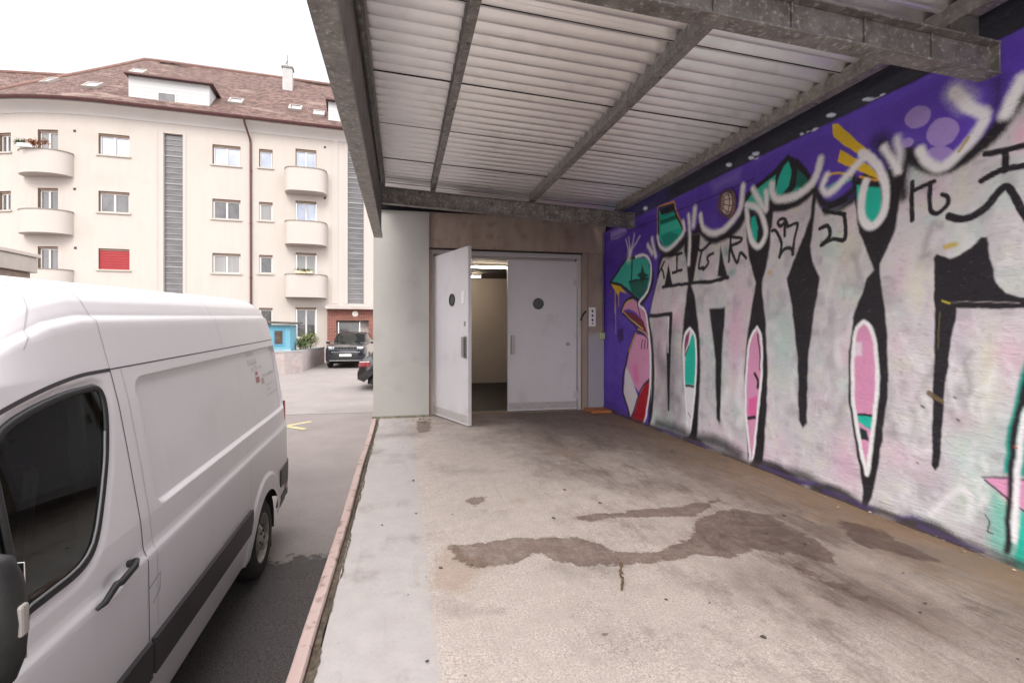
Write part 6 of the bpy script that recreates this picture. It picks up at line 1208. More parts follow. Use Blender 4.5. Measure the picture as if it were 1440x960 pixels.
suv = car('parked_suv', 'dark blue SUV parked facing the camera in front of the brick entrance', 'car', (-2.42, 23.3, road_z(23)), R(-3),
    [(0, .36, .84, .88, .78, .70), (.05, .26, .98, 1.0, .86, .78), (.22, .22, 1.03, 1.06, .91, .80), (.9, .2, 1.06, 1.11, .925, .80), (1.10, .2, 1.07, 1.14, .925, .76), (1.80, .2, 1.08, 1.58, .925, .66), (2.3, .2, 1.08, 1.645, .925, .66), (3.5, .2, 1.08, 1.61, .925, .64), (3.95, .22, 1.09, 1.50, .92, .60), (4.25, .25, 1.08, 1.14, .90, .66), (4.38, .36, .95, .98, .84, .66)],
    NAVY, .925, dict(axles=(.86, 3.45), r=.345, pillars=(2.45, 3.4), g0=1.0, g1=4.3, mir=1.45, mz=1.14))
m = MB()
for k in range(7):
    x = -.42+.14*k; m.box(x-.055, x+.055, -.02, .03, .86, .965)
m.build('grille_slot', BLACK, suv, bevel=.01); m = MB()
for k in range(7):
    x = -.42+.14*k; m.box(x-.066, x+.066, -.012, .03, .846, .856); m.box(x-.066, x+.066, -.012, .03, .969, .979); m.box(x-.066, x-.058, -.012, .03, .856, .969); m.box(x+.058, x+.066, -.012, .03, .856, .969)
m.build('grille_trim', CHR, suv)
for sx in (-1, 1):
    MB().prism([(sx*.52, -.005, .87), (sx*.52, -.005, .965), (sx*.84, .13, .975), (sx*.85, .13, .90)], (0, .06, 0)).build('headlight', LENS, suv)
    MB().lathe([(0, .0), (.05, 0), (.06, .03)], T(sx*.70, .03, .48) @ RX(R(90)), 16).build('fog_light', LENS, suv, smooth=True)
MB().box(-.56, .56, -.03, .05, .40, .66).build('lower_grille', BLACK, suv, bevel=.02); MB().box(-.68, .68, -.05, .05, .34, .365).box(-.62, .62, -.045, .03, .715, .735).build('chrome_strip', CHR, suv, bevel=.006)
MB().box(-.26, .26, -.06, -.03, .54, .65).build('number_plate', PLATE, suv, bevel=.003)
m = MB(); m.box(-.70, -.66, 1.2, 3.4, 1.66, 1.69); m.box(.66, .70, 1.2, 3.4, 1.66, 1.69); m.build('roof_rail', CHR, suv)
m = MB(); m.tube([(-.55, 1.02, 1.13), (-.1, 1.25, 1.24), (.1, 1.3, 1.27)], .012, 6); m.tube([(.1, 1.02, 1.13), (.5, 1.2, 1.22)], .012, 6); m.build('wiper', BLACK, suv)
hb = car('parked_hatchback', 'black hatchback with its tail showing behind the plaster column', 'car', (2.72, 16.95, road_z(16.2)), R(90),
    [(0, .32, .70, .74, .72, .62), (.06, .24, .82, .85, .80, .70), (.3, .2, .88, .92, .84, .72), (.95, .18, .94, 1.0, .85, .70), (1.7, .18, .96, 1.38, .85, .58), (2.3, .18, .97, 1.45, .85, .58), (3.2, .18, .98, 1.40, .85, .55), (3.62, .22, 1.0, 1.24, .85, .56), (3.86, .26, .98, 1.02, .83, .64), (3.96, .32, .82, .84, .80, .66), (4.05, .34, .60, .62, .76, .6)],
    BLKP, .85, dict(axles=(.80, 3.30), r=.31, pillars=(2.2, 3.1), g0=.9, g1=3.9, mir=1.3, mz=1.0))
for sx in (-1, 1): MB().prism([(sx*.80, 3.68, .74), (sx*.86, 3.68, .92), (sx*.80, 3.97, .90), (sx*.76, 4.0, .76)], (0, .03, .0)).box(min(sx*.70, sx*.86), max(sx*.70, sx*.86), 3.66, 3.99, .76, .93).build('tail_light', mat('tail_lens', (.22, .012, .02), (.30, .10, .11), 12, .12, coat=1), hb, bevel=.02)
MB().box(-.26, .26, 4.03, 4.06, .50, .61).build('number_plate', PLATE, hb)
# ============================================================ apartment building
FX, FY, FDX, FDY = -4.9327, 28.1469, .99686, .079155
NX, NY = FDY, -FDX; S0, RC = -8.5, 12.
def FP(s, off=0., z=0.):
    if s >= S0: return Vector((FX+FDX*s+NX*off, FY+FDY*s+NY*off, z))
    a = (S0-s)/RC; ca, sa = math.cos(a), math.sin(a); x = FX+FDX*S0; y = FY+FDY*S0
    nx, ny = NX*ca-FDX*sa, NY*ca-FDY*sa
    return Vector((x-FDX*RC*sa-NX*RC*(1-ca)+nx*off, y-FDY*RC*sa-NY*RC*(1-ca)+ny*off, z))
ab = thing('apartment_building', 'cream four-storey apartment building with curved corner, balconies and red tiled roof', 'building', (FX, FY, -.45))
def A(o, par=None):
    if isinstance(o, list):
        for q in o: A(q, par)
        return o
    o.parent = par or ab; o.matrix_parent_inverse = T(*(-Vector(ab.location))) if par is None else Matrix.Identity(4); return o
CREAM = mat('cream_render', (.49, .44, .40), (.515, .465, .425), 1.6, .9, 0, .15, 60, streak=(3, 3, .35), c3=(.475, .427, .387), s3=.9)
CREAM2 = mat('pale_render', (.475, .43, .395), (.50, .455, .42), .8, .9); STONE = mat('stone_sill', (.42, .38, .33), (.5, .46, .41), 5, .8); REV = mat('brown_reveal', (.20, .135, .095), (.26, .18, .13), 4, .7)
WFR = mat('white_window_frame', (.58, .56, .55), None, rough=.4); COP = mat('weathered_coping', (.20, .165, .14), (.30, .26, .22), 6, .8)
GUT = mat('maroon_gutter', (.085, .035, .035), (.12, .055, .05), 5, .45, .3)
pane_kinds = dict(bright=mat('painted_sky_pane', (.46, .49, .56), (.30, .33, .40), 1.2, .12, .5), mid=mat('pane_with_curtain', (.16, .155, .15), (.34, .33, .32), 1, .1, .0, streak=(22, 22, .3), coat=1, contrast=.8), dark=mat('dark_pane', (.035, .033, .035), (.16, .155, .16), .9, .06, 0, streak=(2, 2, 1.2), coat=1, contrast=.6))  # bright pane: sky reflection painted into the base colour, tone chosen per row
ROWS = [10.70, 7.96, 5.22, 2.48]
ops = []   # s0,s1,z0,z1,kind,extra
for r_, zt in enumerate(ROWS):
    k = ['bright', 'dark', 'dark', 'dark'][r_]
    ops.append((-9.17, -7.91, zt-1.0, zt, k, 'red' if r_ == 2 else 'win'))
    ops.append((-4.37, -3.10, zt-1.0, zt, ['bright', 'dark', 'mid', 'dark'][r_], 'win'))
    ops.append((-2.24, -1.60, zt-.95, zt, ['bright', 'mid', 'dark', 'dark'][r_], 'small'))
    ops.append((-.50, .52, zt-(2.0 if r_ < 3 else 1.55), zt+.2 if r_ < 3 else zt+.05, ['bright', 'bright', 'mid', 'dark'][r_], 'door' if r_ < 3 else 'win'))
    ops.append((-11.76, -10.86, zt-1.9, zt+.03, ['mid', 'dark', 'dark', 'dark'][r_], 'door'))
    ops.append((-13.7, -13.06, zt-1.0, zt-.1, 'dark', 'win'))
    ops.append((4.9, 6.1, zt-1.0, zt, 'mid', 'win'))
ops.append((-6.49, -5.67, .3, 11.02, 'mid', 'stair')); ops.append((2.11, 2.96, 2.75, 11.35, 'mid', 'stair'))
ops.append((1.62, 2.75, -.45, 1.85, 'dark', 'entrance'))
SA, SB, ZB, ZT = -22., 9., -.45, 11.75
ss = sorted(set([SA, SB]+[o_[0] for o_ in ops]+[o_[1] for o_ in ops]+[round(S0-.5*k, 2) for k in range(0, 27)])); zs = sorted(set([ZB, ZT]+[o_[2] for o_ in ops]+[o_[3] for o_ in ops]))
m = MB()
for i in range(len(ss)-1):
    for j in range(len(zs)-1):
        sm_, zm = (ss[i]+ss[i+1])/2, (zs[j]+zs[j+1])/2
        if any(o_[0] < sm_ < o_[1] and o_[2] < zm < o_[3] for o_ in ops): continue
        m.quad(FP(ss[i], 0, zs[j]), FP(ss[i+1], 0, zs[j]), FP(ss[i+1], 0, zs[j+1]), FP(ss[i], 0, zs[j+1]))
m.quad(FP(SB, 0, ZB), FP(SB, -10, ZB), FP(SB, -10, ZT), FP(SB, 0, ZT)); A(m.build('wall', CREAM))
def fbox(m, s0, s1, o0, o1, z0, z1):
    n_ = max(1, int((s1-s0)/.5)) if s0 < S0 else 1
    for k in range(n_):
        a, b = s0+(s1-s0)*k/n_, s0+(s1-s0)*(k+1)/n_
        m.add([FP(s, o_, z) for z in (z0, z1) for o_ in (o0, o1) for s in (a, b)], [(0, 2, 3, 1), (4, 5, 7, 6), (0, 1, 5, 4), (2, 6, 7, 3), (0, 4, 6, 2), (1, 3, 7, 5)])
    return m
RED = mat('red_roller_shutter', (.30, .016, .02), (.34, .022, .026), 3, .5)
rs = random.Random(8)
for (s0, s1, z0, z1, k, ty) in ops:
    D = .20; m = MB()
    for a, b in (((s0, 0, z0), (s0, 0, z1)), ((s1, 0, z0), (s1, 0, z1)), ((s0, 0, z1), (s1, 0, z1)), ((s0, 0, z0), (s1, 0, z0))):
        p, q = FP(a[0], 0, a[2]), FP(b[0], 0, b[2]); m.quad(p, q, FP(b[0], -D, b[2]), FP(a[0], -D, a[2]))
    w_ = A(m.build('window' if ty not in ('door', 'entrance') else ('balcony_door' if ty == 'door' else 'entrance_door'), REV if ty != 'stair' else CREAM2)); PI_ = w_.matrix_parent_inverse
    def S(o): o.parent = w_; return o
    if ty == 'stair':
        m = MB(); zz = z0; i_ = 0
        while zz < z1-.02:
            zn = min(zz+.275, z1); fbox(m, s0, s1, -.16, -.13, zz, zz+(.03 if i_ % 5 else .06)); zz = zn; i_ += 1
        fbox(m, s0, s0+.03, -.16, -.125, z0, z1); fbox(m, s1-.03, s1, -.16, -.125, z0, z1); S(m.build('louvre_frame', mat('grey_louvre_frame', (.30, .29, .29), None, rough=.5)))
        S(fbox(MB(), s0, s1, -.19, -.17, z0, z1).build('pane', mat('grey_stair_glass', (.045, .04, .043), (.13, .118, .122), 1.5, .2, 0, streak=(1, 1, 3), coat=1)))
        m = MB(); fbox(m, s0-.20, s0-.005, -.01, .022, z0-.0, z1+.09); fbox(m, s1+.005, s1+.14, -.01, .022, z0, z1+.09); S(m.build('surround', CREAM2)); continue
    f_ = .055; m = MB(); zb = z0+.0
    fbox(m, s0+.03, s1-.03, -.17, -.12, z0+.0, z0+f_); fbox(m, s0+.03, s1-.03, -.17, -.12, z1-f_-.09, z1-.09); fbox(m, s0+.03, s0+.03+f_, -.17, -.12, z0+f_, z1-f_-.09); fbox(m, s1-.03-f_, s1-.03, -.17, -.12, z0+f_, z1-f_-.09)
    if ty not in ('small', 'entrance'): c_ = (s0+s1)/2; fbox(m, c_-.045, c_+.045, -.172, -.115, z0+f_, z1-f_-.09)
    S(m.build('frame', WFR)); S(fbox(MB(), s0+.002, s1-.002, -.18, -.06, z1-.09, z1-.004).build('roller_box', REV))
    S(fbox(MB(), s0+.04, s1-.04, -.165, -.155, z0+.02, z1-.11).build('pane', pane_kinds[k]))
    if ty in ('win', 'small', 'red'): S(fbox(MB(), s0-.09, s1+.07, -.02, .07, z0-.075, z0-.003).build('sill', STONE))
    if ty == 'red':
        m = MB(); zz = z0+.01
        while zz < z1-.01: fbox(m, s0+.02, s1-.02, -.085, -.065, zz, min(zz+.105, z1-.005)); zz += .125
        fbox(m, s0+.02, s1-.02, -.10, -.085, z0, z1-.005); S(m.build('roller_shutter', RED))
# pilasters, vents, downpipe
m = MB(); fbox(m, 1.30, 1.62, -.01, .03, 2.75, 11.6); fbox(m, 3.35, 3.7, -.01, .03, 2.75, 11.6); fbox(m, -6.80, -6.74, -.01, .012, .3, 11.1); A(m.build('pilaster', CREAM2))
m = MB()
for s, z in [(-10.15, 10.72), (-10.15, 7.98), (-10.12, 5.2), (.95, 11.12), (.95, 8.4)]: fbox(m, s-.055, s+.055, -.01, .012, z-.055, z+.055)
A(m.build('vent_hole', BLACK))
m = MB().tube([FP(-2.80, .72, 11.95), FP(-2.80, .62, 11.75), FP(-2.64, .10, 11.1), FP(-2.62, .09, 10.9), FP(-2.60, .09, -.4)], .052, 10)
for z in (9.5, 6.8, 4.0, 1.5): m.lathe([(.06, -.03), (.066, -.03), (.066, .03), (.06, .03)], T(*FP(-2.61, .09, z)), 12)
A(m.build('downpipe', GUT, smooth=True))
# eaves: coved soffit and gutter along the curve
sv = [9.0, 5, 0, -4, -8.5]+[S0-.6*k for k in range(1, 23)]
def sweep(m, prof, svs=sv):
    vs = []
    for s in svs: vs += [FP(s, o_, z) for o_, z in prof]
    k = len(prof); m.add(vs, [(i*k+j, i*k+j+1, (i+1)*k+j+1, (i+1)*k+j) for i in range(len(svs)-1) for j in range(k-1)]); return m
cove = [(0, 11.50), (.03, 11.50), (.05, 11.56), (.10, 11.62), (.25, 11.73), (.48, 11.81), (.62, 11.84), (.62, 11.95)]
A(sweep(MB(), cove).build('soffit', mat('pale_soffit', (.58, .55, .53), (.62, .59, .57), 1, .9), smooth=True, angle=40))
A(sweep(MB(), [(.62, 11.96), (.66, 11.90), (.72, 11.88), (.78, 11.93), (.80, 12.02), (.78, 12.03), (.76, 11.98), (.68, 11.97), (.62, 12.06)]).build('gutter', GUT, smooth=True))
# roof with tile texture laid out by UV metres
TILE = bpy.data.materials.new('plain_clay_tiles'); TILE.use_nodes = True; t = TILE.node_tree; n = t.nodes.new; l = t.links.new; P = t.nodes['Principled BSDF']
uv = n('ShaderNodeUVMap'); OB = uv.outputs[0]; co = n('ShaderNodeTexCoord')
bk_ = n('ShaderNodeTexBrick'); bk_.inputs['Scale'].default_value = 1; bk_.inputs['Brick Width'].default_value = .2; bk_.inputs['Row Height'].default_value = .19; bk_.inputs['Mortar Size'].default_value = .014; bk_.inputs['Mortar Smooth'].default_value = .3; bk_.inputs['Bias'].default_value = 0
bk_.inputs['Color1'].default_value = (.225, .135, .115, 1); bk_.inputs['Color2'].default_value = (.085, .045, .04, 1); bk_.inputs['Mortar'].default_value = (.07, .04, .035, 1); l(OB, bk_.inputs['Vector'])
c_ = mix(rng(noise(1.1, 6, .65), .35, .75, .0, .55), bk_.outputs[0], (.14, .10, .085)); c_ = mix(rng(noise(9, 3, .7), .58, .68, 0, .6), c_, (.34, .25, .21)); l(c_, P.inputs['Base Color']); P.inputs['Roughness'].default_value = .85
sx = n('ShaderNodeSeparateXYZ'); l(OB, sx.inputs[0]); fr_ = mathn('FRACT', mathn('DIVIDE', sx.outputs['Y'], .19)); hh = mathn('ADD', mathn('MULTIPLY', fr_, -1.), mathn('MULTIPLY', bk_.outputs['Fac'], -.6))
bp = n('ShaderNodeBump'); bp.inputs['Strength'].default_value = .8; bp.inputs['Distance'].default_value = .03; l(hh, bp.inputs['Height']); l(bp.outputs[0], P.inputs['Normal'])
EAVE_O, EAVE_Z, RID_O, RID_Z = .74, 12.02, -6., 17.30
SLP = (RID_Z-EAVE_Z)/(EAVE_O-RID_O)
m = MB(); nj = 8; SR = -10.4
hipS = -14.4   # the hip meets the eave here
def roof_pt(s, q):
    o_ = EAVE_O+(RID_O-EAVE_O)*q; return FP(s, o_, EAVE_Z+(RID_Z-EAVE_Z)*q)
sr = [9., 6, 3, 0, -3, -6, -8.5, -9, -9.5, -10, -10.4]
for i in range(len(sr)-1):
    for j in range(nj):
        a, b = sr[i], sr[i+1]; q0, q1 = j/nj, (j+1)/nj; L_ = 8.56
        m.quad(roof_pt(a, q0), roof_pt(b, q0), roof_pt(b, q1), roof_pt(a, q1), uv=[(a, q0*L_), (b, q0*L_), (b, q1*L_), (a, q1*L_)])
# tapering end: upper limit falls to the eave along the hip
ns_ = 10
for i in range(ns_):
    a, b = SR+(hipS-SR)*i/ns_, SR+(hipS-SR)*(i+1)/ns_; ta, tb = 1-i/ns_, 1-(i+1)/ns_
    for j in range(nj):
        q = lambda T_, j_: T_*j_/nj
        m.quad(roof_pt(a, q(ta, j)), roof_pt(b, q(tb, j)), roof_pt(b, q(tb, j+1)), roof_pt(a, q(ta, j+1)), uv=[(a, q(ta, j)*8.56), (b, q(tb, j)*8.56), (b, q(tb, j+1)*8.56), (a, q(ta, j+1)*8.56)])
# back slope
for a, b in ((9., 0.), (0., -8.5), (-8.5, -10.4)):
    m.quad(FP(a, -6, 17.3), FP(b, -6, 17.3), FP(b, -12.5, 12), FP(a, -12.5, 12), uv=[(a, 0), (b, 0), (b, 8), (a, 8)])
m.quad(FP(-10.4, -6, 17.3), FP(hipS, .74, 12.02), FP(-10.4, -12.5, 12), uv=[(0, 8), (5, 0), (9, 0)])
A(m.build('roof', TILE, smooth=True, angle=20))
RT = mat('ridge_tiles', (.16, .085, .07), (.30, .18, .15), 12, .85); m = MB()
pr = [roof_pt(9., 1), roof_pt(0, 1), roof_pt(-8.5, 1)]+[roof_pt(-8.5-.38*k, 1) for k in range(1, 6)]; pr = [p+Vector((0, 0, .03)) for p in pr]
m.tube(pr, .10, 8); m.tube([roof_pt(SR+(hipS-SR)*i/ns_, 1-i/ns_)+Vector((0, 0, .03)) for i in range(ns_+1)], .09, 8); A(m.build('ridge', RT, smooth=True))
def roof_z(o_): return EAVE_Z+(EAVE_O-o_)*SLP
# dormers
SID = mat('white_siding', (.66, .66, .65), None, rough=.6)
t = SID.node_tree; n = t.nodes.new; l = t.links.new; P = t.nodes['Principled BSDF']; co = n('ShaderNodeTexCoord'); OB = co.outputs['Object']; s_ = n('ShaderNodeSeparateXYZ'); l(OB, s_.inputs[0])
fz = mathn('FRACT', mathn('DIVIDE', s_.outputs['Z'], .19)); l(mix(rng(fz, .0, .1, 1, 0), (.50, .50, .50), (.27, .27, .27)), P.inputs['Base Color'])
def dormer(s0, s1, of, zb, zt, win):
    m = MB(); ob = EAVE_O-(zt-EAVE_Z)/SLP
    m.quad(FP(s0, of, zb), FP(s1, of, zb), FP(s1, of, zt), FP(s0, of, zt))
    for s in (s0, s1): m.quad(FP(s, of, zb), FP(s, of, zt), FP(s, ob, zt))
    d_ = A(m.build('dormer', SID)); m = MB()
    fbox(m, s0-.12, s1+.2, ob-.1, of+.28, zt, zt+.07); o = m.build('dormer_roof', GUT); o.parent = d_
    if win:
        a, b, c, e = win; m = MB(); fbox(m, a, b, of-.02, of+.03, c, c+.05); fbox(m, a, b, of-.02, of+.03, e-.05, e); fbox(m, a, a+.05, of-.02, of+.03, c+.05, e-.05); fbox(m, b-.05, b, of-.02, of+.03, c+.05, e-.05); o = m.build('window_frame', WFR); o.parent = d_
        o = fbox(MB(), a+.05, b-.05, of+.003, of+.012, c+.05, e-.05).build('window_pane', pane_kinds['dark']); o.parent = d_
dormer(-7.95, -4.5, .0, 12.4, 13.62, (-6.75, -5.95, 12.5, 13.0)); dormer(1.12, 4.0, .0, 12.4, 13.6, (2.2, 3.0, 12.5, 13.1))
SKP = mat('skylight_pane', (.40, .42, .44), None, rough=.2)
SKF = mat('skylight_frame', (.35, .31, .28), None, rough=.5)
for s, z, wd, k in [(-9.85, 13.25, .5, 'bright'), (-8.95, 15.4, .5, 'bright'), (-3.5, 13.35, .5, 'dark'), (-.62, 13.42, .5, 'dark'), (.62, 13.1, .42, 'bright'), (-12.4, 13.6, .3, 'bright')]:
    o_ = EAVE_O-(z-EAVE_Z)/SLP; h_ = .32; m = MB(); dn = Vector((FDY, -FDX, 0)); up = Vector((-NX, -NY, SLP)).normalized(); nr = Vector((NX*SLP, NY*SLP, 1)).normalized(); c = FP(s, o_, z); al = (FP(s+.1, o_, z)-FP(s-.1, o_, z)).normalized()
    up = (up-al*up.dot(al)).normalized(); nr = al.cross(up)
    if nr.z < 0: nr = -nr
    def sl(m, a, b, c0, c1, d0, d1): m.add([c+al*x+up*y+nr*z_ for z_ in (d0, d1) for y in (c0, c1) for x in (a, b)], [(0, 2, 3, 1), (4, 5, 7, 6), (0, 1, 5, 4), (2, 6, 7, 3), (0, 4, 6, 2), (1, 3, 7, 5)])
    m = MB(); w2 = wd/2+.08; sl(m, -w2, w2, -h_-.1, -h_, -.05, .12); sl(m, -w2, w2, h_, h_+.08, -.05, .12); sl(m, -w2, -w2+.08, -h_, h_, -.05, .12); sl(m, w2-.08, w2, -h_, h_, -.05, .12); f0 = A(m.build('skylight', SKF))
    m = MB(); sl(m, -wd/2, wd/2, -h_, h_, .06, .09); o = m.build('pane', SKP if k == 'bright' else pane_kinds['dark']); o.parent = f0
# chimney
m = MB(); fbox(m, -1.66, -1.12, -4.4, -3.9, 15.2, 17.0); ch = A(m.build('chimney', mat('chimney_render', (.42, .41, .40), (.5, .49, .48), 3, .8))); m = MB(); fbox(m, -1.72, -1.06, -4.46, -3.84, 17.0, 17.10); o = m.build('chimney_cap', SLABE); o.parent = ch
o = MB().tube([FP(-1.4, -4.15, 17.1), FP(-1.4, -4.15, 17.85)], .03, 6).tube([FP(-1.52, -4.15, 17.3), FP(-1.40, -4.15, 17.55)], .03, 6).build('antenna', GALVD); o.parent = ch
# balconies
def balcony(s0, s1, zt, zb, dep, par=None, roundl=.7):
    n_ = 26; path = []
    for k in range(n_+1):
        u = k/n_; a = math.pi*(1-u); c = math.cos(a); s_ = math.sin(a)
        path.append(((s0+s1)/2+(s1-s0)/2*math.copysign(abs(c)**roundl, c), dep*abs(s_)**(roundl)))
    m = MB(); vs = []
    for s, o_ in path:
        cx_ = (s0+s1)/2; s_in = cx_+(s-cx_)*.94; oi = max(0, o_-.09)
        vs += [FP(s, o_, zb), FP(s, o_, zt), FP(s_in, oi, zt), FP(s_in, oi, zb+.16)]
    m.add(vs, [(i*4+j, i*4+j+1, (i+1)*4+j+1, (i+1)*4+j) for i in range(n_) for j in range(3)])
    m.add([FP(s, o_, zb) for s, o_ in path], [tuple(range(n_+1))]); m.add([FP((s0+s1)/2+(s-(s0+s1)/2)*.94, max(0, o_-.09), zb+.16) for s, o_ in path], [tuple(range(n_+1))])
    b_ = A(m.build('balcony', CREAM2, smooth=True, angle=35)); m = MB(); vs = []
    for s, o_ in path:
        cx_ = (s0+s1)/2; vs += [FP(cx_+(s-cx_)*1.02, o_+.02, zt), FP(cx_+(s-cx_)*1.02, o_+.02, zt+.045), FP(cx_+(s-cx_)*.92, max(0, o_-.11), zt+.045), FP(cx_+(s-cx_)*.92, max(0, o_-.11), zt)]
    m.add(vs, [(i*4+j, i*4+(j+1) % 4, (i+1)*4+(j+1) % 4, (i+1)*4+j) for i in range(n_) for j in range(4)]); o = m.build('coping', COP, smooth=True, angle=30); o.parent = b_
for zt in (9.66, 6.92, 4.18): balcony(-.98, 1.06, zt, zt-1.16, .88, roundl=.55)
for zt in (9.58, 6.84, 4.10): balcony(-12.42, -10.2, zt, zt-1.05, .72, roundl=.9)
# brick entrance porch
BRK = bpy.data.materials.new('red_brick'); BRK.use_nodes = True; t = BRK.node_tree; n = t.nodes.new; l = t.links.new; P = t.nodes['Principled BSDF']; co = n('ShaderNodeTexCoord'); OB = co.outputs['Object']
mp_ = n('ShaderNodeMapping'); mp_.inputs['Rotation'].default_value = (R(90), 0, 0); l(OB, mp_.inputs[0]); bk_ = n('ShaderNodeTexBrick'); bk_.inputs['Scale'].default_value = 1; bk_.inputs['Brick Width'].default_value = .25; bk_.inputs['Row Height'].default_value = .075; bk_.inputs['Mortar Size'].default_value = .008
bk_.inputs['Color1'].default_value = (.26, .075, .05, 1); bk_.inputs['Color2'].default_value = (.17, .05, .038, 1); bk_.inputs['Mortar'].default_value = (.28, .2, .17, 1); l(mp_.outputs[0], bk_.inputs['Vector']); l(bk_.outputs[0], P.inputs['Base Color']); P.inputs['Roughness'].default_value = .85
m = MB(); PO = .55; fbox(m, 1.10, 1.55, -.01, PO, -.45, 2.42); fbox(m, 3.2, 3.6, -.01, PO, -.45, 2.42); fbox(m, 1.55, 3.2, .0, PO, 1.86, 2.42); fbox(m, 1.55, 3.2, .04, .10, -.45, -.44)
A(m.build('brick_porch', BRK)); A(fbox(MB(), 1.02, 3.8, -.01, .95, 2.43, 2.62).build('porch_slab', mat('porch_concrete', (.40, .35, .32), (.5, .44, .41), 3, .85), bevel=.01))
A(MB().lathe([(0, .06), (.10, .055), (.15, .03), (.16, 0)], T(*FP(2.50, PO+.0, 2.20)) @ RZ(math.atan2(NY, NX)) @ RY(R(90)), 20).build('porch_lamp', mat('opal_lamp', (.80, .76, .66), None, rough=.3), smooth=True))
# ============================================================ further wing roof on the left
wg = thing('neighbouring_building', 'brown tiled roof of a further building behind the curved corner', 'building', (-24, 40, 0)); m = MB()
a, b, c, d_ = Vector((-38, 38.5, 17.4)), Vector((-20, 44.5, 21.0)), Vector((-19, 36.5, 14.)), Vector((-38, 31, 12.6))
m.quad(a, b, c, d_, uv=[(0, 9), (19, 9), (19, 0), (0, 0)]); m.quad(a, b, b+Vector((2, 8, -7)), a+Vector((2, 8, -5.5)), uv=[(0, 9), (19, 9), (19, 0), (0, 0)]); o = m.build('roof', TILE); o.parent = wg; o.matrix_parent_inverse = T(24, -40, 0)
m = MB(); base = [Vector((-37.5, 33, 0)), Vector((-19.6, 38, 0)), Vector((-18, 50, 0)), Vector((-37, 48, 0))]; hs_ = [13, 14.2, 13.9, 12]
for i in range(4):
    p, q = base[i], base[(i+1) % 4]; m.quad((p.x, p.y, -.5), (q.x, q.y, -.5), (q.x, q.y, hs_[(i+1) % 4]), (p.x, p.y, hs_[i]))
o = m.build('wall', CREAM); o.parent = wg; o.matrix_parent_inverse = T(24, -40, 0)
m = MB(); m.tube([a+Vector((0, 0, .05)), b+Vector((0, 0, .05))], .12, 6); o = m.build('ridge', RT); o.parent = wg; o.matrix_parent_inverse = T(24, -40, 0)
# ============================================================ garage on the left, beyond the van
gg = thing('garage', 'low brown brick garage with a grey coping behind the van', 'garage', (-9, 6, -1))
def G(o): o.parent = gg; o.matrix_parent_inverse = T(9, -6, 1); return o
BR2 = mat('brown_rough_wall', (.16, .12, .095), (.26, .20, .16), 5, .9, 0, .5, 40, streak=(1, 1, 4)); G(MB().box(-13, -8.0, -2, 13.05, -1.6, 2.52).build('wall', BR2))
G(MB().box(-13.1, -7.9, -2.1, 13.12, 2.53, 2.86).build('fascia', mat('grey_fascia', (.34, .30, .27), (.42, .38, .34), 3, .85), bevel=.01)); G(MB().box(-13.15, -7.86, -2.15, 13.16, 2.87, 2.95).build('coping', mat('pale_coping', (.42, .36, .33), (.5, .45, .41), 4, .8), bevel=.01))
# ============================================================ blue shed, planter wall
pw = thing('planter_wall', 'low concrete planter wall with faded pink graffiti beside the parked SUV', 'wall', (-4, 22.5, -.45))
CW = mat('tagged_concrete', (.36, .31, .30), (.44, .39, .375), 3, .85, 0, .2, 30, c3=(.42, .20, .20), s3=2.2)
m = MB(); zt, zb = .42, -.6; poly = [(-6.2, 21.3), (-4.54, 21.3), (-4.02, 22.2), (-3.86, 27.2)]; back = [(-6.2, 21.55), (-4.68, 21.55), (-4.25, 22.3), (-4.1, 27.2)]
for i in range(3):
    (a0, a1), (b0, b1), (c0, c1), (d0, d1) = poly[i], poly[i+1], back[i+1], back[i]
    m.add([(x, y, z) for z in (zb, zt) for x, y in ((a0, a1), (b0, b1), (c0, c1), (d0, d1))], [(0, 1, 5, 4), (2, 3, 7, 6), (4, 5, 6, 7), (1, 2, 6, 5), (3, 0, 4, 7)])
o = m.build('wall', CW); o.parent = pw; o.matrix_parent_inverse = T(4, -22.5, .45)
m = MB()
for i in range(3):
    (a0, a1), (b0, b1), (c0, c1), (d0, d1) = poly[i], poly[i+1], back[i+1], back[i]
    m.add([(x, y, z) for z in (zt+.003, zt+.05) for x, y in ((a0, a1-.02), (b0+.02, b1-.02), (c0, c1), (d0, d1))], [(0, 1, 5, 4), (2, 3, 7, 6), (4, 5, 6, 7), (1, 2, 6, 5), (3, 0, 4, 7)])
o = m.build('coping', mat('bluish_coping', (.34, .38, .42), (.42, .42, .42), 3, .8)); o.parent = pw; o.matrix_parent_inverse = T(4, -22.5, .45)
m = MB().box(-6.2, -4.78, 21.6, 27, -.5, .36); o = m.build('soil', mat('soil', (.05, .035, .025), (.09, .07, .05), 8, .95)); o.parent = pw; o.matrix_parent_inverse = T(4, -22.5, .45)
sh = thing('blue_shed', 'small light blue wooden shed with a flat dark roof standing on the planter wall', 'shed', (-5.03, 22.3, .47))
BLU = mat('light_blue_boards', (.12, .32, .42), (.16, .38, .48), 3, .7, 0, .2, 20, streak=(8, 8, .5))
MB().box(-.62, .62, -.55, .7, 0, 1.05).build('cabin', BLU, sh, bevel=.01)
m = MB(); m.prism([(-.85, -.80, 1.12), (.85, -.80, 1.06), (.85, .9, 1.12), (-.85, .9, 1.18)], (0, 0, .06)); m.build('roof', mat('roofing_felt', (.05, .045, .04), (.10, .09, .08), 8, .9), sh)
wn = MB().box(-.02, .40, -.575, -.545, .20, .88).build('window', mat('blue_window_frame', (.08, .30, .46), None, rough=.5), sh, bevel=.005); MB().box(.04, .34, -.585, -.576, .27, .81).build('pane', mat('brown_pane', (.07, .05, .04), (.14, .10, .08), 6, .15), wn)
MB().box(-.64, .64, -.57, -.552, .0, .06).build('bottom_rail', mat('pale_blue_rail', (.32, .45, .52), None), sh)
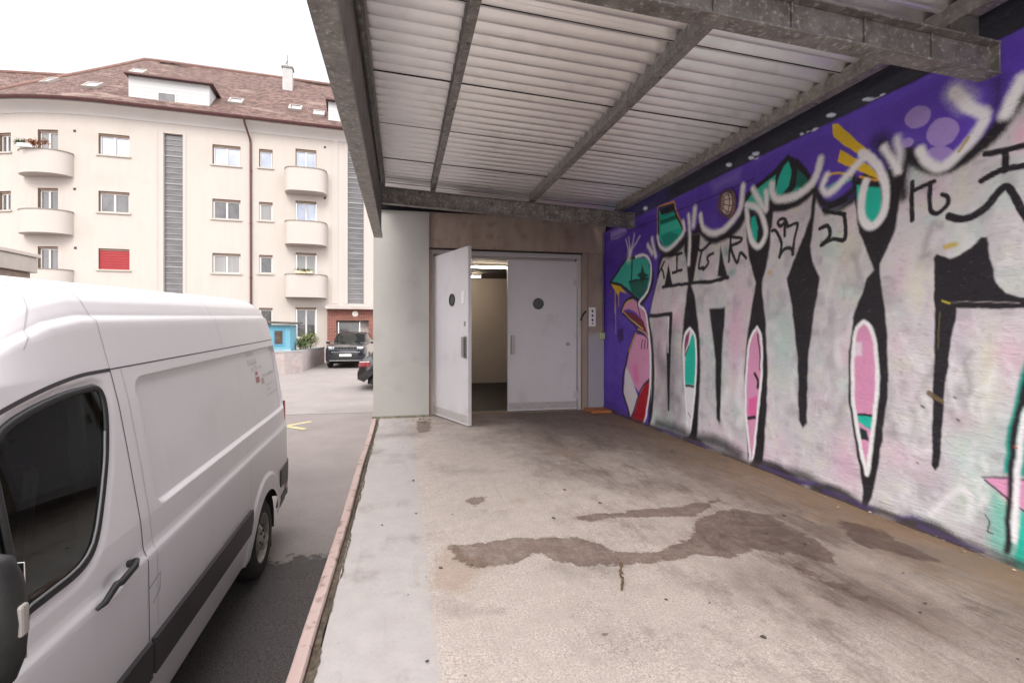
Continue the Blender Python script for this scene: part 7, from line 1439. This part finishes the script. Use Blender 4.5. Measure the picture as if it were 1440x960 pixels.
m = MB().tube([(-.72, -.7, 1.1), (-.74, -.68, .95), (-.66, -.6, .8), (-.68, -.58, .45), (-.67, -.58, 0)], .035, 8); m.build('drain_pipe', BLACK, sh, smooth=True)
# ============================================================ plants
LEAFM = [mat('leaf_green', (.05, .10, .02), (.10, .17, .04), 9, .6), mat('leaf_olive', (.09, .13, .03), (.20, .22, .07), 9, .6), mat('leaf_red', (.30, .07, .03), (.35, .16, .05), 9, .6)]
STEM = mat('stem', (.06, .045, .025), (.10, .07, .04), 9, .9)
def plant(name, label, cat, loc, rx, ry, rz, nleaf, size, lm, seed, group=None):
    r_ = random.Random(seed); p = thing(name, label, cat, loc, 0, group); m = MB()
    cl_ = [(r_.uniform(-1, 1)*rx*.7, r_.uniform(-1, 1)*ry*.7, rz*r_.uniform(.7, 1.5)) for _ in range(6)]
    for k in range(nleaf):
        c = r_.choice(cl_); x, y, z = (c[0]+r_.gauss(0, rx*.28), c[1]+r_.gauss(0, ry*.3), max(.02, c[2]+r_.gauss(0, rz*.32)))
        a = r_.uniform(0, 6.28); t_ = r_.uniform(-.9, .9); s_ = size*r_.uniform(.6, 1.3); M_ = T(x, y, z) @ RZ(a) @ RX(t_)
        m.add([M_ @ Vector(q) for q in ((0, -s_, 0), (s_*.42, 0, s_*.1), (0, s_, 0), (-s_*.42, 0, s_*.1))], [(0, 1, 2, 3)])
    m.build('foliage', lm, p); m = MB()
    for c in cl_: m.tube([(c[0]*.2, c[1]*.2, 0), (c[0]*.6, c[1]*.6, c[2]*.5), c], [.012, .01, .004], 5)
    m.build('stems', STEM, p); return p
plant('shrub', 'leafy green shrub between the blue shed and the parked SUV', 'shrub', (-4.1, 24.3, .4), .45, .5, .42, 900, .06, LEAFM[1], 1)
plant('shrub', 'darker low shrub right against the side of the blue shed', 'shrub', (-4.22, 22.9, .4), .22, .5, .28, 500, .05, LEAFM[0], 2)
p = FP(-11.85, .72, 9.62); plant('balcony_plant', 'green trailing plant at the left end of the top corner balcony', 'plant', p, .28, .15, .22, 350, .05, LEAFM[0], 3)
p = FP(-11.1, .80, 9.62); plant('balcony_plant', 'reddish flowering plant on the top corner balcony rail', 'plant', p, .35, .12, .20, 400, .05, LEAFM[2], 4)
fbx = FP(-11.55, .84, 9.60); fb_ = thing('flower_box', 'white flower box on the top corner balcony rail', 'flower box', fbx); MB().box(-.30, .30, -.08, .08, 0, .16).build('trough', WHITE, fb_, bevel=.01)
p = FP(.0, .93, 4.24); plant('balcony_plant', 'yellow-green plant in a box on the lowest right balcony', 'plant', p, .40, .10, .13, 350, .045, LEAFM[1], 5)
fb2 = thing('flower_box', 'pale flower box under the yellow-green plant on the lowest right balcony', 'flower box', FP(.0, .93, 4.225)); MB().box(-.42, .42, -.08, .08, 0, .13).build('trough', mat('cream_trough', (.6, .52, .36), None), fb2, bevel=.01)
